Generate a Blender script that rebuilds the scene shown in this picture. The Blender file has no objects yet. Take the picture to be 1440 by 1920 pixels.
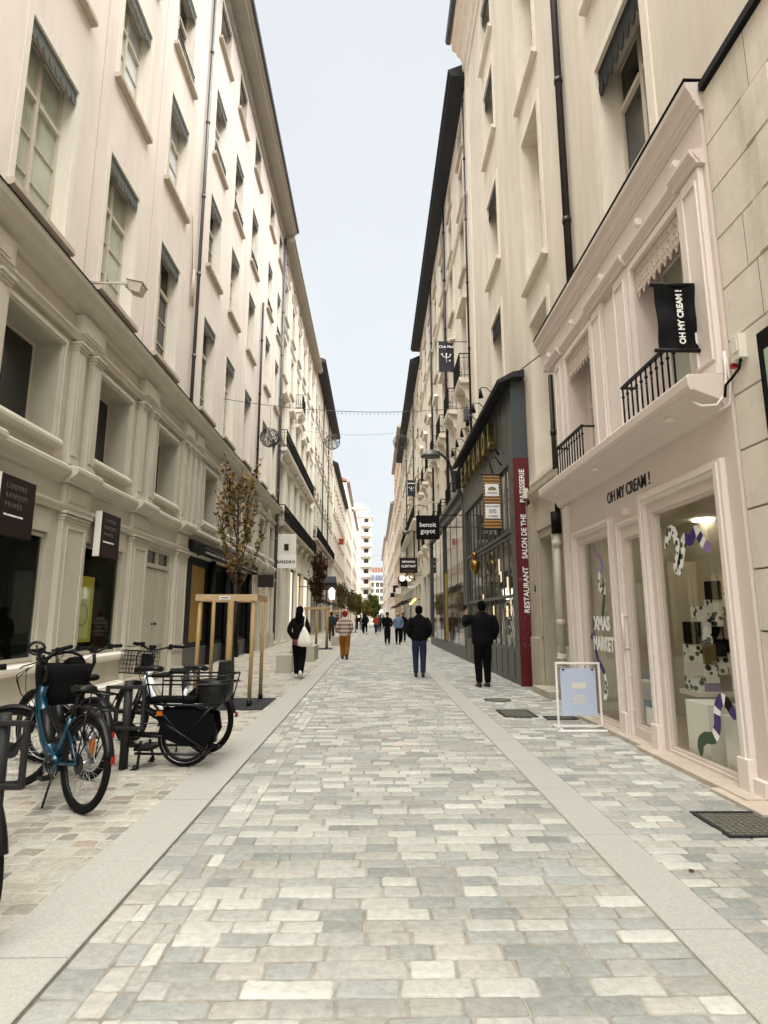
# A pedestrian shopping street seen between tall plaster facades.
SKYC = (.91, .94, .935)
SUN = 1.5
EXPO = 3.15
import bpy, bmesh, math, random
from mathutils import Vector, Matrix
import numpy as np
R = random.Random(7)
SC = bpy.context.scene
COL = SC.collection
PI = math.pi

# ---------------------------------------------------------------- materials
MATS = {}
def mat(name, col, rough=0.6, metal=0.0, var=0.0, scale=3.0, bump=0.0, bscale=40.0, stretch=(1,1,1), emit=None, estr=1.0, coat=0.0, spec=0.5, dark=None, darkfac=0.0):
    if name in MATS: return MATS[name]
    m = bpy.data.materials.new(name); m.use_nodes = True
    nt = m.node_tree; b = nt.nodes['Principled BSDF']
    b.inputs['Roughness'].default_value = rough
    b.inputs['Metallic'].default_value = metal
    b.inputs['Specular IOR Level'].default_value = spec
    b.inputs['Coat Weight'].default_value = coat
    c = (*col, 1)
    b.inputs['Base Color'].default_value = c
    if var > 0 or bump > 0:
        tc = nt.nodes.new('ShaderNodeTexCoord'); mp = nt.nodes.new('ShaderNodeMapping')
        mp.inputs['Scale'].default_value = stretch
        nt.links.new(tc.outputs['Object'], mp.inputs['Vector'])
    if var > 0:
        n = nt.nodes.new('ShaderNodeTexNoise'); n.inputs['Scale'].default_value = scale; n.inputs['Detail'].default_value = 7; n.inputs['Roughness'].default_value = .62
        nt.links.new(mp.outputs[0], n.inputs['Vector'])
        r = nt.nodes.new('ShaderNodeValToRGB')
        r.color_ramp.elements[0].position = .3; r.color_ramp.elements[1].position = .7
        r.color_ramp.elements[0].color = (*[x*(1-var) for x in col], 1)
        r.color_ramp.elements[1].color = (*[min(1, x*(1+var*.6)) for x in col], 1)
        nt.links.new(n.outputs['Fac'], r.inputs['Fac'])
        out = r.outputs['Color']
        if dark:
            n2 = nt.nodes.new('ShaderNodeTexNoise'); n2.inputs['Scale'].default_value = scale*.45; n2.inputs['Detail'].default_value = 9; n2.inputs['Roughness'].default_value = .7
            mp2 = nt.nodes.new('ShaderNodeMapping'); mp2.inputs['Scale'].default_value = (3.2, 3.2, .32); mp2.inputs['Location'].default_value = (3.1, 7.7, 1.3)
            nt.links.new(tc.outputs['Object'], mp2.inputs['Vector']); nt.links.new(mp2.outputs[0], n2.inputs['Vector'])
            r2 = nt.nodes.new('ShaderNodeValToRGB'); r2.color_ramp.elements[0].position = .48; r2.color_ramp.elements[1].position = .72
            r2.color_ramp.elements[0].color = (0,0,0,1); r2.color_ramp.elements[1].color = (darkfac,)*3+(1,)
            nt.links.new(n2.outputs['Fac'], r2.inputs['Fac'])
            mx = nt.nodes.new('ShaderNodeMix'); mx.data_type = 'RGBA'
            nt.links.new(r2.outputs['Color'], mx.inputs['Factor']); nt.links.new(out, mx.inputs['A']); mx.inputs['B'].default_value = (*dark, 1)
            out = mx.outputs['Result']
        nt.links.new(out, b.inputs['Base Color'])
    if bump > 0:
        n3 = nt.nodes.new('ShaderNodeTexNoise'); n3.inputs['Scale'].default_value = bscale; n3.inputs['Detail'].default_value = 5
        nt.links.new(mp.outputs[0], n3.inputs['Vector'])
        bp = nt.nodes.new('ShaderNodeBump'); bp.inputs['Strength'].default_value = bump; bp.inputs['Distance'].default_value = .01
        nt.links.new(n3.outputs['Fac'], bp.inputs['Height']); nt.links.new(bp.outputs[0], b.inputs['Normal'])
    if emit:
        b.inputs['Emission Color'].default_value = (*emit, 1); b.inputs['Emission Strength'].default_value = estr
    MATS[name] = m
    return m

def schlick(nt):
    "mirror share of glass, the same from both sides of a pane"
    lw = nt.nodes.new('ShaderNodeLayerWeight'); lw.inputs['Blend'].default_value = .5
    p = nt.nodes.new('ShaderNodeMath'); p.operation = 'POWER'; p.inputs[1].default_value = 5; nt.links.new(lw.outputs['Facing'], p.inputs[0])
    a = nt.nodes.new('ShaderNodeMath'); a.operation = 'MULTIPLY_ADD'; a.inputs[1].default_value = .93; a.inputs[2].default_value = .07; nt.links.new(p.outputs[0], a.inputs[0])
    return a.outputs[0]
def glassmat(name, tint, fac_t, rough=0.02, refl=1.0):
    "thin shop glass: part see-through, part mirror by fresnel"
    m = bpy.data.materials.new(name); m.use_nodes = True; nt = m.node_tree; nt.nodes.clear()
    o = nt.nodes.new('ShaderNodeOutputMaterial'); t = nt.nodes.new('ShaderNodeBsdfTransparent'); g = nt.nodes.new('ShaderNodeBsdfGlossy')
    t.inputs['Color'].default_value = (*tint, 1); g.inputs['Roughness'].default_value = rough
    fr = schlick(nt)
    mm = nt.nodes.new('ShaderNodeMath'); mm.operation = 'MULTIPLY_ADD'; mm.inputs[1].default_value = refl; mm.inputs[2].default_value = fac_t; mm.use_clamp = True
    nt.links.new(fr, mm.inputs[0])
    x = nt.nodes.new('ShaderNodeMixShader'); nt.links.new(mm.outputs[0], x.inputs[0]); nt.links.new(t.outputs[0], x.inputs[1]); nt.links.new(g.outputs[0], x.inputs[2])
    nt.links.new(x.outputs[0], o.inputs[0]); MATS[name] = m
    return m

def solidglass(name, col, fac, rough=0.04):
    "window pane with a curtain, darkness or painted sky reflection as diffuse body under a mirror-like surface"
    m = bpy.data.materials.new(name); m.use_nodes = True; nt = m.node_tree; nt.nodes.clear()
    o = nt.nodes.new('ShaderNodeOutputMaterial'); t = nt.nodes.new('ShaderNodeBsdfDiffuse'); g = nt.nodes.new('ShaderNodeBsdfGlossy')
    tc = nt.nodes.new('ShaderNodeTexCoord'); n = nt.nodes.new('ShaderNodeTexNoise'); n.inputs['Scale'].default_value = .8; n.inputs['Detail'].default_value = 3
    nt.links.new(tc.outputs['Object'], n.inputs['Vector'])
    r = nt.nodes.new('ShaderNodeValToRGB'); r.color_ramp.elements[0].position = .35; r.color_ramp.elements[1].position = .65
    r.color_ramp.elements[0].color = (*[c*.72 for c in col], 1); r.color_ramp.elements[1].color = (*[c*1.15 for c in col], 1)
    nt.links.new(n.outputs['Fac'], r.inputs['Fac']); nt.links.new(r.outputs[0], t.inputs['Color'])
    g.inputs['Roughness'].default_value = rough
    n4 = nt.nodes.new('ShaderNodeTexNoise'); n4.inputs['Scale'].default_value = 1.3; nt.links.new(tc.outputs['Object'], n4.inputs['Vector'])
    bp = nt.nodes.new('ShaderNodeBump'); bp.inputs['Strength'].default_value = .12; bp.inputs['Distance'].default_value = .02
    nt.links.new(n4.outputs['Fac'], bp.inputs['Height']); nt.links.new(bp.outputs[0], g.inputs['Normal'])
    fr = schlick(nt)
    mm = nt.nodes.new('ShaderNodeMath'); mm.operation = 'ADD'; mm.inputs[1].default_value = fac; mm.use_clamp = True
    nt.links.new(fr, mm.inputs[0])
    x = nt.nodes.new('ShaderNodeMixShader'); nt.links.new(mm.outputs[0], x.inputs[0]); nt.links.new(t.outputs[0], x.inputs[1]); nt.links.new(g.outputs[0], x.inputs[2])
    nt.links.new(x.outputs[0], o.inputs[0]); MATS[name] = m
    return m

M = MATS
mat('plaster_rose', (.755,.68,.63), .85, var=.14, scale=.8, bump=.25, bscale=60, stretch=(1,1,.35), dark=(.55,.48,.41), darkfac=.45)
mat('plaster_warm', (.685,.63,.535), .85, var=.17, scale=.8, bump=.25, bscale=60, stretch=(1,1,.3), dark=(.50,.41,.29), darkfac=.5)
mat('plaster_cream', (.66,.61,.52), .85, var=.12, scale=.9, bump=.2, bscale=50, stretch=(1,1,.35), dark=(.38,.33,.26), darkfac=.4)
mat('plaster_grey', (.50,.46,.38), .85, var=.14, scale=.9, bump=.2, bscale=50, stretch=(1,1,.3), dark=(.26,.23,.19), darkfac=.5)
mat('plaster_pale', (.72,.67,.60), .85, var=.08, scale=.6, stretch=(1,1,.4), dark=(.55,.48,.40), darkfac=.4)
mat('plaster_ochre', (.60,.45,.31), .85, var=.1, scale=.9, bump=.2, stretch=(1,1,.35), dark=(.36,.27,.2), darkfac=.4)
mat('trim_light', (.74,.70,.63), .7, var=.07, scale=2.5, dark=(.46,.40,.33), darkfac=.35)
mat('trim_warm', (.74,.68,.58), .7, var=.07, scale=2.5, dark=(.47,.38,.28), darkfac=.4)
mat('sill_stone', (.50,.43,.35), .75, var=.12, scale=5, dark=(.33,.27,.21), darkfac=.5)
mat('panel_cream', (.50,.465,.385), .5, var=.07, scale=1.5, bump=.06, bscale=25, dark=(.36,.32,.26), darkfac=.35)
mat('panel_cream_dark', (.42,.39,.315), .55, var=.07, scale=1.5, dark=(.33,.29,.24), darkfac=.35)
mat('pink_wood', (.635,.545,.495), .42, var=.04, scale=1.2, bump=.03, bscale=15)
mat('pink_light', (.73,.65,.60), .4, var=.03, scale=2)
mat('stone_ashlar', (.68,.62,.53), .85, var=.12, scale=2.2, bump=.35, bscale=30, dark=(.33,.29,.22), darkfac=.5)
mat('stone_joint', (.10,.085,.07), .9)
mat('stone_old', (.44,.39,.31), .85, var=.15, scale=1.5, bump=.4, bscale=20, dark=(.20,.17,.13), darkfac=.55)
mat('soffit', (.33,.305,.26), .8, var=.1, scale=2)
mat('zinc', (.075,.08,.09), .5, metal=.4, var=.2, scale=4)
mat('roof_dark', (.012,.014,.020), .7, var=.3, scale=3)
mat('roof_tile', (.33,.13,.075), .8, var=.35, scale=9)
mat('slate', (.16,.18,.22), .6, var=.25, scale=5)
mat('flash_black', (.005,.005,.006), .6, spec=.2)
mat('win_frame', (.54,.49,.41), .45, var=.05, scale=6)
mat('win_frame_dark', (.20,.17,.13), .5)
mat('valance_grey', (.085,.098,.09), .6, metal=0, var=.15, scale=8)
mat('valance_dark', (.010,.010,.010), .7, spec=.2, var=.4, scale=14)
mat('lace', (.66,.56,.49), .6, var=.12, scale=30)
mat('iron', (.003,.003,.0035), .5, spec=.25)
mat('iron_grey', (.018,.018,.018), .6, spec=.3)
mat('pipe_grey', (.10,.10,.10), .45, metal=.5, var=.2, scale=5)
mat('pipe_brown', (.024,.016,.015), .45, metal=.3, var=.2, scale=6)
mat('pipe_cream', (.52,.48,.40), .5, var=.1, scale=6)
mat('rest_grey', (.068,.070,.062), .45, var=.08, scale=2)
mat('rest_blue', (.050,.060,.068), .45, var=.06, scale=2)
mat('jewel_frame', (.045,.048,.045), .4, metal=.2)
mat('sign_red', (.095,.003,.007), .45, var=.05, scale=3)
mat('sign_black', (.0018,.0018,.0022), .6, spec=.15)
mat('sign_brown', (.014,.007,.0065), .5, spec=.25)
mat('sign_navy', (.004,.004,.016), .6)
mat('letter_white', (.85,.84,.82), .5)
mat('letter_dim', (.10,.08,.075), .5)
mat('letter_black', (.004,.004,.004), .5)
mat('letter_gold', (.22,.16,.045), .35, metal=.7, var=.35, scale=20)
mat('gold', (.22,.13,.03), .3, metal=.9)
mat('wood', (.36,.24,.10), .65, var=.22, scale=6, stretch=(8,8,1.0), bump=.15, bscale=30)
mat('wood_beam', (.44,.31,.17), .65, var=.2, scale=6, stretch=(1.2,8,8), bump=.15, bscale=30)
mat('plywood', (.34,.20,.035), .6, var=.2, scale=3, stretch=(5,5,.8))
mat('rubber_mat', (.009,.011,.014), .7, var=.2, scale=5)
mat('granite', (.385,.375,.34), .75, var=.16, scale=60, bump=.15, bscale=120, dark=(.30,.285,.25), darkfac=.8)
mat('granite_block', (.40,.37,.31), .8, var=.12, scale=40, bump=.2, bscale=90)
mat('bike_black', (.0022,.0022,.003), .45, spec=.35)
mat('bike_rubber', (.0028,.0028,.0028), .8, spec=.2)
mat('bike_teal', (.002,.042,.075), .28, metal=.35, coat=.6)
mat('bike_white', (.62,.66,.70), .3, coat=.5)
mat('alu', (.45,.45,.46), .35, metal=.9)
mat('reflector_red', (.25,.003,.003), .25)
mat('reflector_orange', (.4,.10,.004), .3)
mat('white_paint', (.80,.78,.74), .4)
mat('poster_blue', (.46,.53,.66), .5, var=.03, scale=1)
mat('poster_yellow', (.75,.68,.35), .5, emit=(.8,.66,.3), estr=.045)
mat('paper_yellow', (.55,.46,.07), .6, var=.2, scale=3, emit=(.50,.36,.05), estr=.06)
mat('print_cream', (.66,.63,.55), .5)
mat('paper_green', (.3,.42,.3), .6)
mat('plastic_cream', (.68,.66,.56), .5)
mat('purple', (.035,.012,.14), .5)
mat('lilac', (.26,.17,.33), .5)
mat('snake_green', (.022,.06,.018), .5)
mat('cloth_black', (.0028,.0028,.0034), .9, spec=.15, bump=1.0, bscale=9)
mat('cloth_dark', (.0035,.0035,.004), .95, spec=.1, bump=.2, bscale=60)
mat('denim', (.008,.016,.055), .9, var=.3, scale=14, bump=1.0, bscale=9)
mat('denim_light', (.12,.19,.29), .9, var=.3, scale=15)
mat('cloth_white', (.72,.69,.62), .9, bump=.2, bscale=30)
mat('cloth_pink', (.22,.05,.05), .9)
mat('cloth_red', (.22,.006,.01), .9, bump=.4, bscale=120)
mat('cloth_mustard', (.25,.085,.003), .9, var=.1, scale=10)
mat('cloth_orange', (.25,.03,.01), .9)
mat('cloth_grey', (.18,.18,.19), .9)
mat('cloth_green', (.006,.02,.018), .9)
mat('leather_dark', (.006,.004,.004), .5)
mat('leather_wine', (.03,.003,.003), .45)
mat('skin', (.26,.14,.09), .6)
mat('hair_dark', (.002,.0015,.0015), .95, spec=.1, bump=.3, bscale=120)
mat('hair_grey', (.4,.38,.35), .7)
mat('bark', (.045,.033,.022), .9, var=.35, scale=15, bump=.5, bscale=40)
mat('twig', (.045,.027,.017), .9, var=.2, scale=10)
mat('leaf_ochre', (.24,.14,.028), .7, var=.3, scale=8)
mat('leaf_brown', (.075,.028,.010), .7, var=.3, scale=8)
mat('leaf_olive', (.15,.14,.028), .7, var=.3, scale=8)
mat('leaf_green', (.14,.19,.03), .7, var=.3, scale=8)
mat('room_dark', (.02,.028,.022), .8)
mat('room_warm', (.52,.46,.34), .8, var=.05, scale=1)
mat('room_floor', (.42,.33,.22), .5, var=.1, scale=3)
mat('lamp_warm', (1,.8,.5), .5, emit=(1,.78,.45), estr=.6)
mat('lamp_amber', (1,.6,.2), .5, emit=(1,.50,.13), estr=.35)
mat('lamp_white', (1,1,1), .5, emit=(1,.95,.85), estr=1.3)
mat('shop_lit', (.8,.6,.35), .5, emit=(1,.78,.46), estr=.10, var=.35, scale=1.2)
mat('shop_lit_pale', (.7,.68,.6), .5, emit=(1,.90,.72), estr=.09, var=.3, scale=1.5)
mat('wire_metal', (.045,.045,.045), .5, metal=.5)
mat('brass_plate', (.3,.25,.12), .4, metal=.7)
mat('concrete_dark', (.11,.105,.08), .85, var=.3, scale=15)
mat('awning_black', (.003,.0032,.004), .6, spec=.25)
mat('awning_red', (.10,.012,.012), .7)
glassmat('glass_shop', (.92,.93,.88), .01, refl=.85)
glassmat('glass_dark', (.40,.46,.38), .0, refl=.7)
solidglass('pane_curtain', (.46,.49,.40), .02)
solidglass('pane_dark', (.012,.013,.011), .02)
solidglass('pane_mirror', (.12,.11,.075), .22)
solidglass('pane_rest', (.04,.038,.028), .16)
solidglass('pane_white', (.70,.74,.78), .10)  # bright sky reflection painted into the pane's body colour

def chevron_mat():
    m = bpy.data.materials.new('chevron_cloth'); m.use_nodes = True; nt = m.node_tree; b = nt.nodes['Principled BSDF']; b.inputs['Roughness'].default_value = .7
    tc = nt.nodes.new('ShaderNodeTexCoord'); sp = nt.nodes.new('ShaderNodeSeparateXYZ'); nt.links.new(tc.outputs['Object'], sp.inputs[0])
    def math_(op, a, b_=None, v=None):
        n = nt.nodes.new('ShaderNodeMath'); n.operation = op; nt.links.new(a, n.inputs[0])
        if b_ is not None: nt.links.new(b_, n.inputs[1])
        elif v is not None: n.inputs[1].default_value = v
        return n.outputs[0]
    z = math_('PINGPONG', sp.outputs[0], v=.035)
    s = math_('ADD', sp.outputs[2], z)
    f = math_('FRACT', math_('MULTIPLY', s, v=12.5))
    g = math_('GREATER_THAN', f, v=.5)
    mx = nt.nodes.new('ShaderNodeMix'); mx.data_type = 'RGBA'; nt.links.new(g, mx.inputs['Factor'])
    mx.inputs['A'].default_value = (.02,.004,.002,1); mx.inputs['B'].default_value = (.48,.26,.07,1)
    nt.links.new(mx.outputs['Result'], b.inputs['Base Color']); MATS['chevron'] = m
chevron_mat()
def spots_mat():
    m = bpy.data.materials.new('cow_spots'); m.use_nodes = True; nt = m.node_tree; b = nt.nodes['Principled BSDF']; b.inputs['Roughness'].default_value = .5
    tc = nt.nodes.new('ShaderNodeTexCoord'); v = nt.nodes.new('ShaderNodeTexVoronoi'); v.inputs['Scale'].default_value = 13
    nt.links.new(tc.outputs['Object'], v.inputs['Vector'])
    r = nt.nodes.new('ShaderNodeValToRGB'); r.color_ramp.interpolation = 'CONSTANT'; r.color_ramp.elements[1].position = .40
    r.color_ramp.elements[0].color = (.03,.05,.03,1); r.color_ramp.elements[1].color = (.8,.8,.75,1)
    nt.links.new(v.outputs['Distance'], r.inputs['Fac']); nt.links.new(r.outputs[0], b.inputs['Base Color']); MATS['spots'] = m
spots_mat()
def plaid_mat():
    m = bpy.data.materials.new('plaid_cloth'); m.use_nodes = True; nt = m.node_tree; b = nt.nodes['Principled BSDF']; b.inputs['Roughness'].default_value = .95
    tc = nt.nodes.new('ShaderNodeTexCoord'); sp = nt.nodes.new('ShaderNodeSeparateXYZ'); nt.links.new(tc.outputs['Object'], sp.inputs[0])
    w = nt.nodes.new('ShaderNodeMath'); w.operation = 'MULTIPLY'; w.inputs[1].default_value = 7.2; nt.links.new(sp.outputs[2], w.inputs[0])
    f = nt.nodes.new('ShaderNodeMath'); f.operation = 'FRACT'; nt.links.new(w.outputs[0], f.inputs[0])
    r = nt.nodes.new('ShaderNodeValToRGB'); r.color_ramp.elements[0].position = .3; r.color_ramp.elements[0].color = (.48,.38,.31,1); r.color_ramp.elements[1].position = .95; r.color_ramp.elements[1].color = (.45,.35,.29,1)
    e = r.color_ramp.elements.new(.62); e.color = (.05,.033,.028,1)
    nt.links.new(f.outputs[0], r.inputs['Fac']); nt.links.new(r.outputs[0], b.inputs['Base Color']); MATS['plaid'] = m
plaid_mat()
def sett_mat(name, mulc, noise):
    m = bpy.data.materials.new(name); m.use_nodes = True; nt = m.node_tree; b = nt.nodes['Principled BSDF']
    at = nt.nodes.new('ShaderNodeAttribute'); at.attribute_name = 'Col'
    tc = nt.nodes.new('ShaderNodeTexCoord'); n = nt.nodes.new('ShaderNodeTexNoise'); n.inputs['Scale'].default_value = 22; n.inputs['Detail'].default_value = 8; n.inputs['Roughness'].default_value = .7
    nt.links.new(tc.outputs['Object'], n.inputs['Vector'])
    n2 = nt.nodes.new('ShaderNodeTexNoise'); n2.inputs['Scale'].default_value = 1.1; n2.inputs['Detail'].default_value = 6
    nt.links.new(tc.outputs['Object'], n2.inputs['Vector'])
    r = nt.nodes.new('ShaderNodeMapRange'); r.inputs['From Min'].default_value = .3; r.inputs['From Max'].default_value = .7; r.inputs['To Min'].default_value = 1-noise; r.inputs['To Max'].default_value = 1+noise*.6
    nt.links.new(n.outputs['Fac'], r.inputs['Value'])
    r2 = nt.nodes.new('ShaderNodeMapRange'); r2.inputs['From Min'].default_value = .3; r2.inputs['From Max'].default_value = .7; r2.inputs['To Min'].default_value = .84; r2.inputs['To Max'].default_value = 1.10
    nt.links.new(n2.outputs['Fac'], r2.inputs['Value'])
    mu = nt.nodes.new('ShaderNodeMath'); mu.operation = 'MULTIPLY'; nt.links.new(r.outputs[0], mu.inputs[0]); nt.links.new(r2.outputs[0], mu.inputs[1])
    v = nt.nodes.new('ShaderNodeVectorMath'); v.operation = 'SCALE'; nt.links.new(at.outputs['Color'], v.inputs[0]); nt.links.new(mu.outputs[0], v.inputs['Scale'])
    n5 = nt.nodes.new('ShaderNodeTexNoise'); n5.inputs['Scale'].default_value = 5.5; n5.inputs['Detail'].default_value = 10; n5.inputs['Roughness'].default_value = .75; nt.links.new(tc.outputs['Object'], n5.inputs['Vector'])
    r5 = nt.nodes.new('ShaderNodeMapRange'); r5.inputs['From Min'].default_value = .50; r5.inputs['From Max'].default_value = .72; r5.inputs['To Max'].default_value = .32; nt.links.new(n5.outputs['Fac'], r5.inputs['Value'])
    m5 = nt.nodes.new('ShaderNodeMix'); m5.data_type = 'RGBA'; nt.links.new(r5.outputs[0], m5.inputs['Factor']); nt.links.new(v.outputs[0], m5.inputs['A']); m5.inputs['B'].default_value = (.40,.375,.31,1)
    n6 = nt.nodes.new('ShaderNodeTexVoronoi'); n6.inputs['Scale'].default_value = 9; nt.links.new(tc.outputs['Object'], n6.inputs['Vector'])
    r6 = nt.nodes.new('ShaderNodeMath'); r6.operation = 'LESS_THAN'; r6.inputs[1].default_value = .045; nt.links.new(n6.outputs['Distance'], r6.inputs[0])
    m6 = nt.nodes.new('ShaderNodeMix'); m6.data_type = 'RGBA'; m6.inputs['B'].default_value = (.13,.125,.115,1); k6 = nt.nodes.new('ShaderNodeMath'); k6.operation = 'MULTIPLY'; k6.inputs[1].default_value = .5; nt.links.new(r6.outputs[0], k6.inputs[0]); nt.links.new(k6.outputs[0], m6.inputs['Factor']); nt.links.new(m5.outputs['Result'], m6.inputs['A'])
    nt.links.new(m6.outputs['Result'], b.inputs['Base Color'])
    b.inputs['Roughness'].default_value = .72
    n3 = nt.nodes.new('ShaderNodeTexNoise'); n3.inputs['Scale'].default_value = 45; n3.inputs['Detail'].default_value = 6; nt.links.new(tc.outputs['Object'], n3.inputs['Vector'])
    bp = nt.nodes.new('ShaderNodeBump'); bp.inputs['Strength'].default_value = .6; bp.inputs['Distance'].default_value = .008
    nt.links.new(n3.outputs['Fac'], bp.inputs['Height']); nt.links.new(bp.outputs[0], b.inputs['Normal']); MATS[name] = m
sett_mat('setts', 1, .24)

# ---------------------------------------------------------------- mesh builder
class MB:
    def __init__(s): s.v = []; s.f = []; s.m = []; s.sm = []
    def face(s, pts, mi=0, sm=False):
        n = len(s.v); s.v += [tuple(p) for p in pts]; s.f.append(list(range(n, n+len(pts)))); s.m.append(mi); s.sm.append(sm)
    def add(s, vs, fs, mi=0, sm=False):
        n = len(s.v); s.v += [tuple(p) for p in vs]
        for f in fs: s.f.append([i+n for i in f]); s.m.append(mi); s.sm.append(sm)
    def box(s, x0, x1, y0, y1, z0, z1, mi=0):
        if x0 > x1: x0, x1 = x1, x0
        if y0 > y1: y0, y1 = y1, y0
        if z0 > z1: z0, z1 = z1, z0
        vs = [(x0,y0,z0),(x1,y0,z0),(x1,y1,z0),(x0,y1,z0),(x0,y0,z1),(x1,y0,z1),(x1,y1,z1),(x0,y1,z1)]
        s.add(vs, [(3,2,1,0),(4,5,6,7),(0,1,5,4),(1,2,6,5),(2,3,7,6),(3,0,4,7)], mi)
    def cyl(s, a, b, r, r2=None, n=10, mi=0, cap=True, sm=True):
        a = Vector(a); b = Vector(b); r2 = r if r2 is None else r2
        d = b-a
        if d.length < 1e-6: return
        d.normalize(); u = d.orthogonal().normalized(); w = d.cross(u)
        vs = []
        for p, rr in ((a, r), (b, r2)):
            for i in range(n):
                t = 2*PI*i/n; vs.append(p+(u*math.cos(t)+w*math.sin(t))*rr)
        s.add(vs, [(i, (i+1) % n, n+(i+1) % n, n+i) for i in range(n)], mi, sm)
        if cap: s.add(vs[:n], [tuple(range(n))[::-1]], mi); s.add(vs[n:], [tuple(range(n))], mi)
    def tube(s, pts, r, n=8, mi=0, closed=False, radii=None):
        pts = [Vector(p) for p in pts]; k = len(pts); vs = []; u = None
        for i, p in enumerate(pts):
            if closed: d = pts[(i+1) % k]-pts[i-1]
            else: d = pts[min(i+1, k-1)]-pts[max(i-1, 0)]
            d.normalize()
            if u is None: u = d.orthogonal().normalized()
            else:
                u = u-d*u.dot(d); u.normalize()
            w = d.cross(u); rr = radii[i] if radii else r
            for j in range(n):
                t = 2*PI*j/n; vs.append(p+(u*math.cos(t)+w*math.sin(t))*rr)
        fs = []
        for i in range(k if closed else k-1):
            a = i*n; b = ((i+1) % k)*n
            for j in range(n): fs.append((a+j, a+(j+1) % n, b+(j+1) % n, b+j))
        if not closed: fs.append(tuple(range(n))[::-1]); fs.append(tuple(range((k-1)*n, k*n)))
        s.add(vs, fs, mi, True)
    def prism(s, poly, axis, a, b, mi=0):
        "extrude a 2-D polygon along an axis: 'y' -> poly is (x,z); 'x' -> (y,z); 'z' -> (x,y)"
        def P(p, t):
            return {'y': (p[0], t, p[1]), 'x': (t, p[0], p[1]), 'z': (p[0], p[1], t)}[axis]
        n = len(poly); vs = [P(p, a) for p in poly]+[P(p, b) for p in poly]
        s.add(vs, [(i, (i+1) % n, n+(i+1) % n, n+i) for i in range(n)]+[tuple(range(n))[::-1], tuple(range(n, 2*n))], mi)
    def ball(s, c, r, n=10, mi=0, sz=1.0, sx=1.0, sy=1.0):
        vs = [(c[0], c[1], c[2]-r*sz)]; fs = []
        k = max(4, n//2)
        for i in range(1, k):
            t = PI*i/k-PI/2
            for j in range(n):
                p = 2*PI*j/n; vs.append((c[0]+r*sx*math.cos(t)*math.cos(p), c[1]+r*sy*math.cos(t)*math.sin(p), c[2]+r*sz*math.sin(t)))
        vs.append((c[0], c[1], c[2]+r*sz)); L = len(vs)-1
        for j in range(n): fs.append((0, 1+(j+1) % n, 1+j)); fs.append((L, L-n+j, L-n+(j+1) % n))
        for i in range(k-2):
            for j in range(n): a = 1+i*n; fs.append((a+j, a+(j+1) % n, a+n+(j+1) % n, a+n+j))
        s.add(vs, fs, mi, True)
    def loft(s, rings, n=14, mi=0, cap=True):
        "rings: (cx,cy,cz,rx,ry[,tilt vector]) horizontal ellipses joined into a skin"
        vs = []
        for q in rings:
            for j in range(n):
                t = 2*PI*j/n; c, d = math.cos(t), math.sin(t)
                ex = .8 if len(q) < 6 else q[5]
                vs.append((q[0]+q[3]*math.copysign(abs(c)**ex, c), q[1]+q[4]*math.copysign(abs(d)**ex, d), q[2]))
        fs = []
        for i in range(len(rings)-1):
            for j in range(n): a = i*n; fs.append((a+j, a+(j+1) % n, a+n+(j+1) % n, a+n+j))
        if cap: fs.append(tuple(range(n))[::-1]); fs.append(tuple(range((len(rings)-1)*n, len(rings)*n)))
        s.add(vs, fs, mi, True)
    def mesh(s, name, mats):
        me = bpy.data.meshes.new(name); me.from_pydata(s.v, [], s.f)
        for m in (mats if isinstance(mats, (list, tuple)) else [mats]): me.materials.append(MATS[m] if isinstance(m, str) else m)
        me.polygons.foreach_set('material_index', s.m); me.polygons.foreach_set('use_smooth', s.sm)
        me.update()
        bm = bmesh.new(); bm.from_mesh(me)
        if s.sm and any(s.sm): bmesh.ops.remove_doubles(bm, verts=bm.verts, dist=1e-5)
        bmesh.ops.recalc_face_normals(bm, faces=bm.faces); bm.to_mesh(me); bm.free()
        return me
    def mark(s):
        if not hasattr(s, 'mk'): s.mk = []
        s.mk.append((len(s.v), len(s.f)))
    def build_parts(s, name, mats, parent=None, loc=None, rot=None, bevel=0):
        "one object for each marked piece"
        v0 = f0 = 0; out = []
        for (v1, f1) in s.mk:
            q = MB(); q.v = s.v[v0:v1]; q.f = [[i-v0 for i in f] for f in s.f[f0:f1]]; q.m = s.m[f0:f1]; q.sm = s.sm[f0:f1]
            if q.f: out.append(q.build(name, mats, parent, loc, rot, bevel))
            v0, f0 = v1, f1
        return out
    def build(s, name, mats, parent=None, loc=None, rot=None, bevel=0):
        return obj(name, s.mesh(name, mats), parent, loc, rot, bevel)

def obj(name, me, parent=None, loc=None, rot=None, bevel=0):
    o = bpy.data.objects.new(name, me); COL.objects.link(o)
    if parent:
        o.parent = parent
        if loc is None:
            q = Vector((0,0,0)); p = parent
            while p: q += Vector(p.location); p = p.parent
            o.location = -q
    if loc is not None: o.location = loc
    if rot: o.rotation_euler = rot
    if bevel:
        b = o.modifiers.new('bevel', 'BEVEL'); b.width = bevel; b.segments = 2; b.limit_method = 'ANGLE'; b.angle_limit = math.radians(40)
    return o
def tag(o, label=None, cat=None, group=None, kind=None):
    if label: o['label'] = label
    if cat: o['category'] = cat
    if group: o['group'] = group
    if kind: o['kind'] = kind
    return o
def thing(name, label, cat, loc=(0,0,0), rotz=0, group=None):
    o = bpy.data.objects.new(name, None); COL.objects.link(o); o.location = loc; o.rotation_euler = (0,0,rotz); o.empty_display_size = .2
    return tag(o, label, cat, group)
def copy_tree(o, parent=None):
    c = o.copy(); COL.objects.link(c); c.parent = parent
    for ch in o.children: copy_tree(ch, c)
    return c

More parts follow.
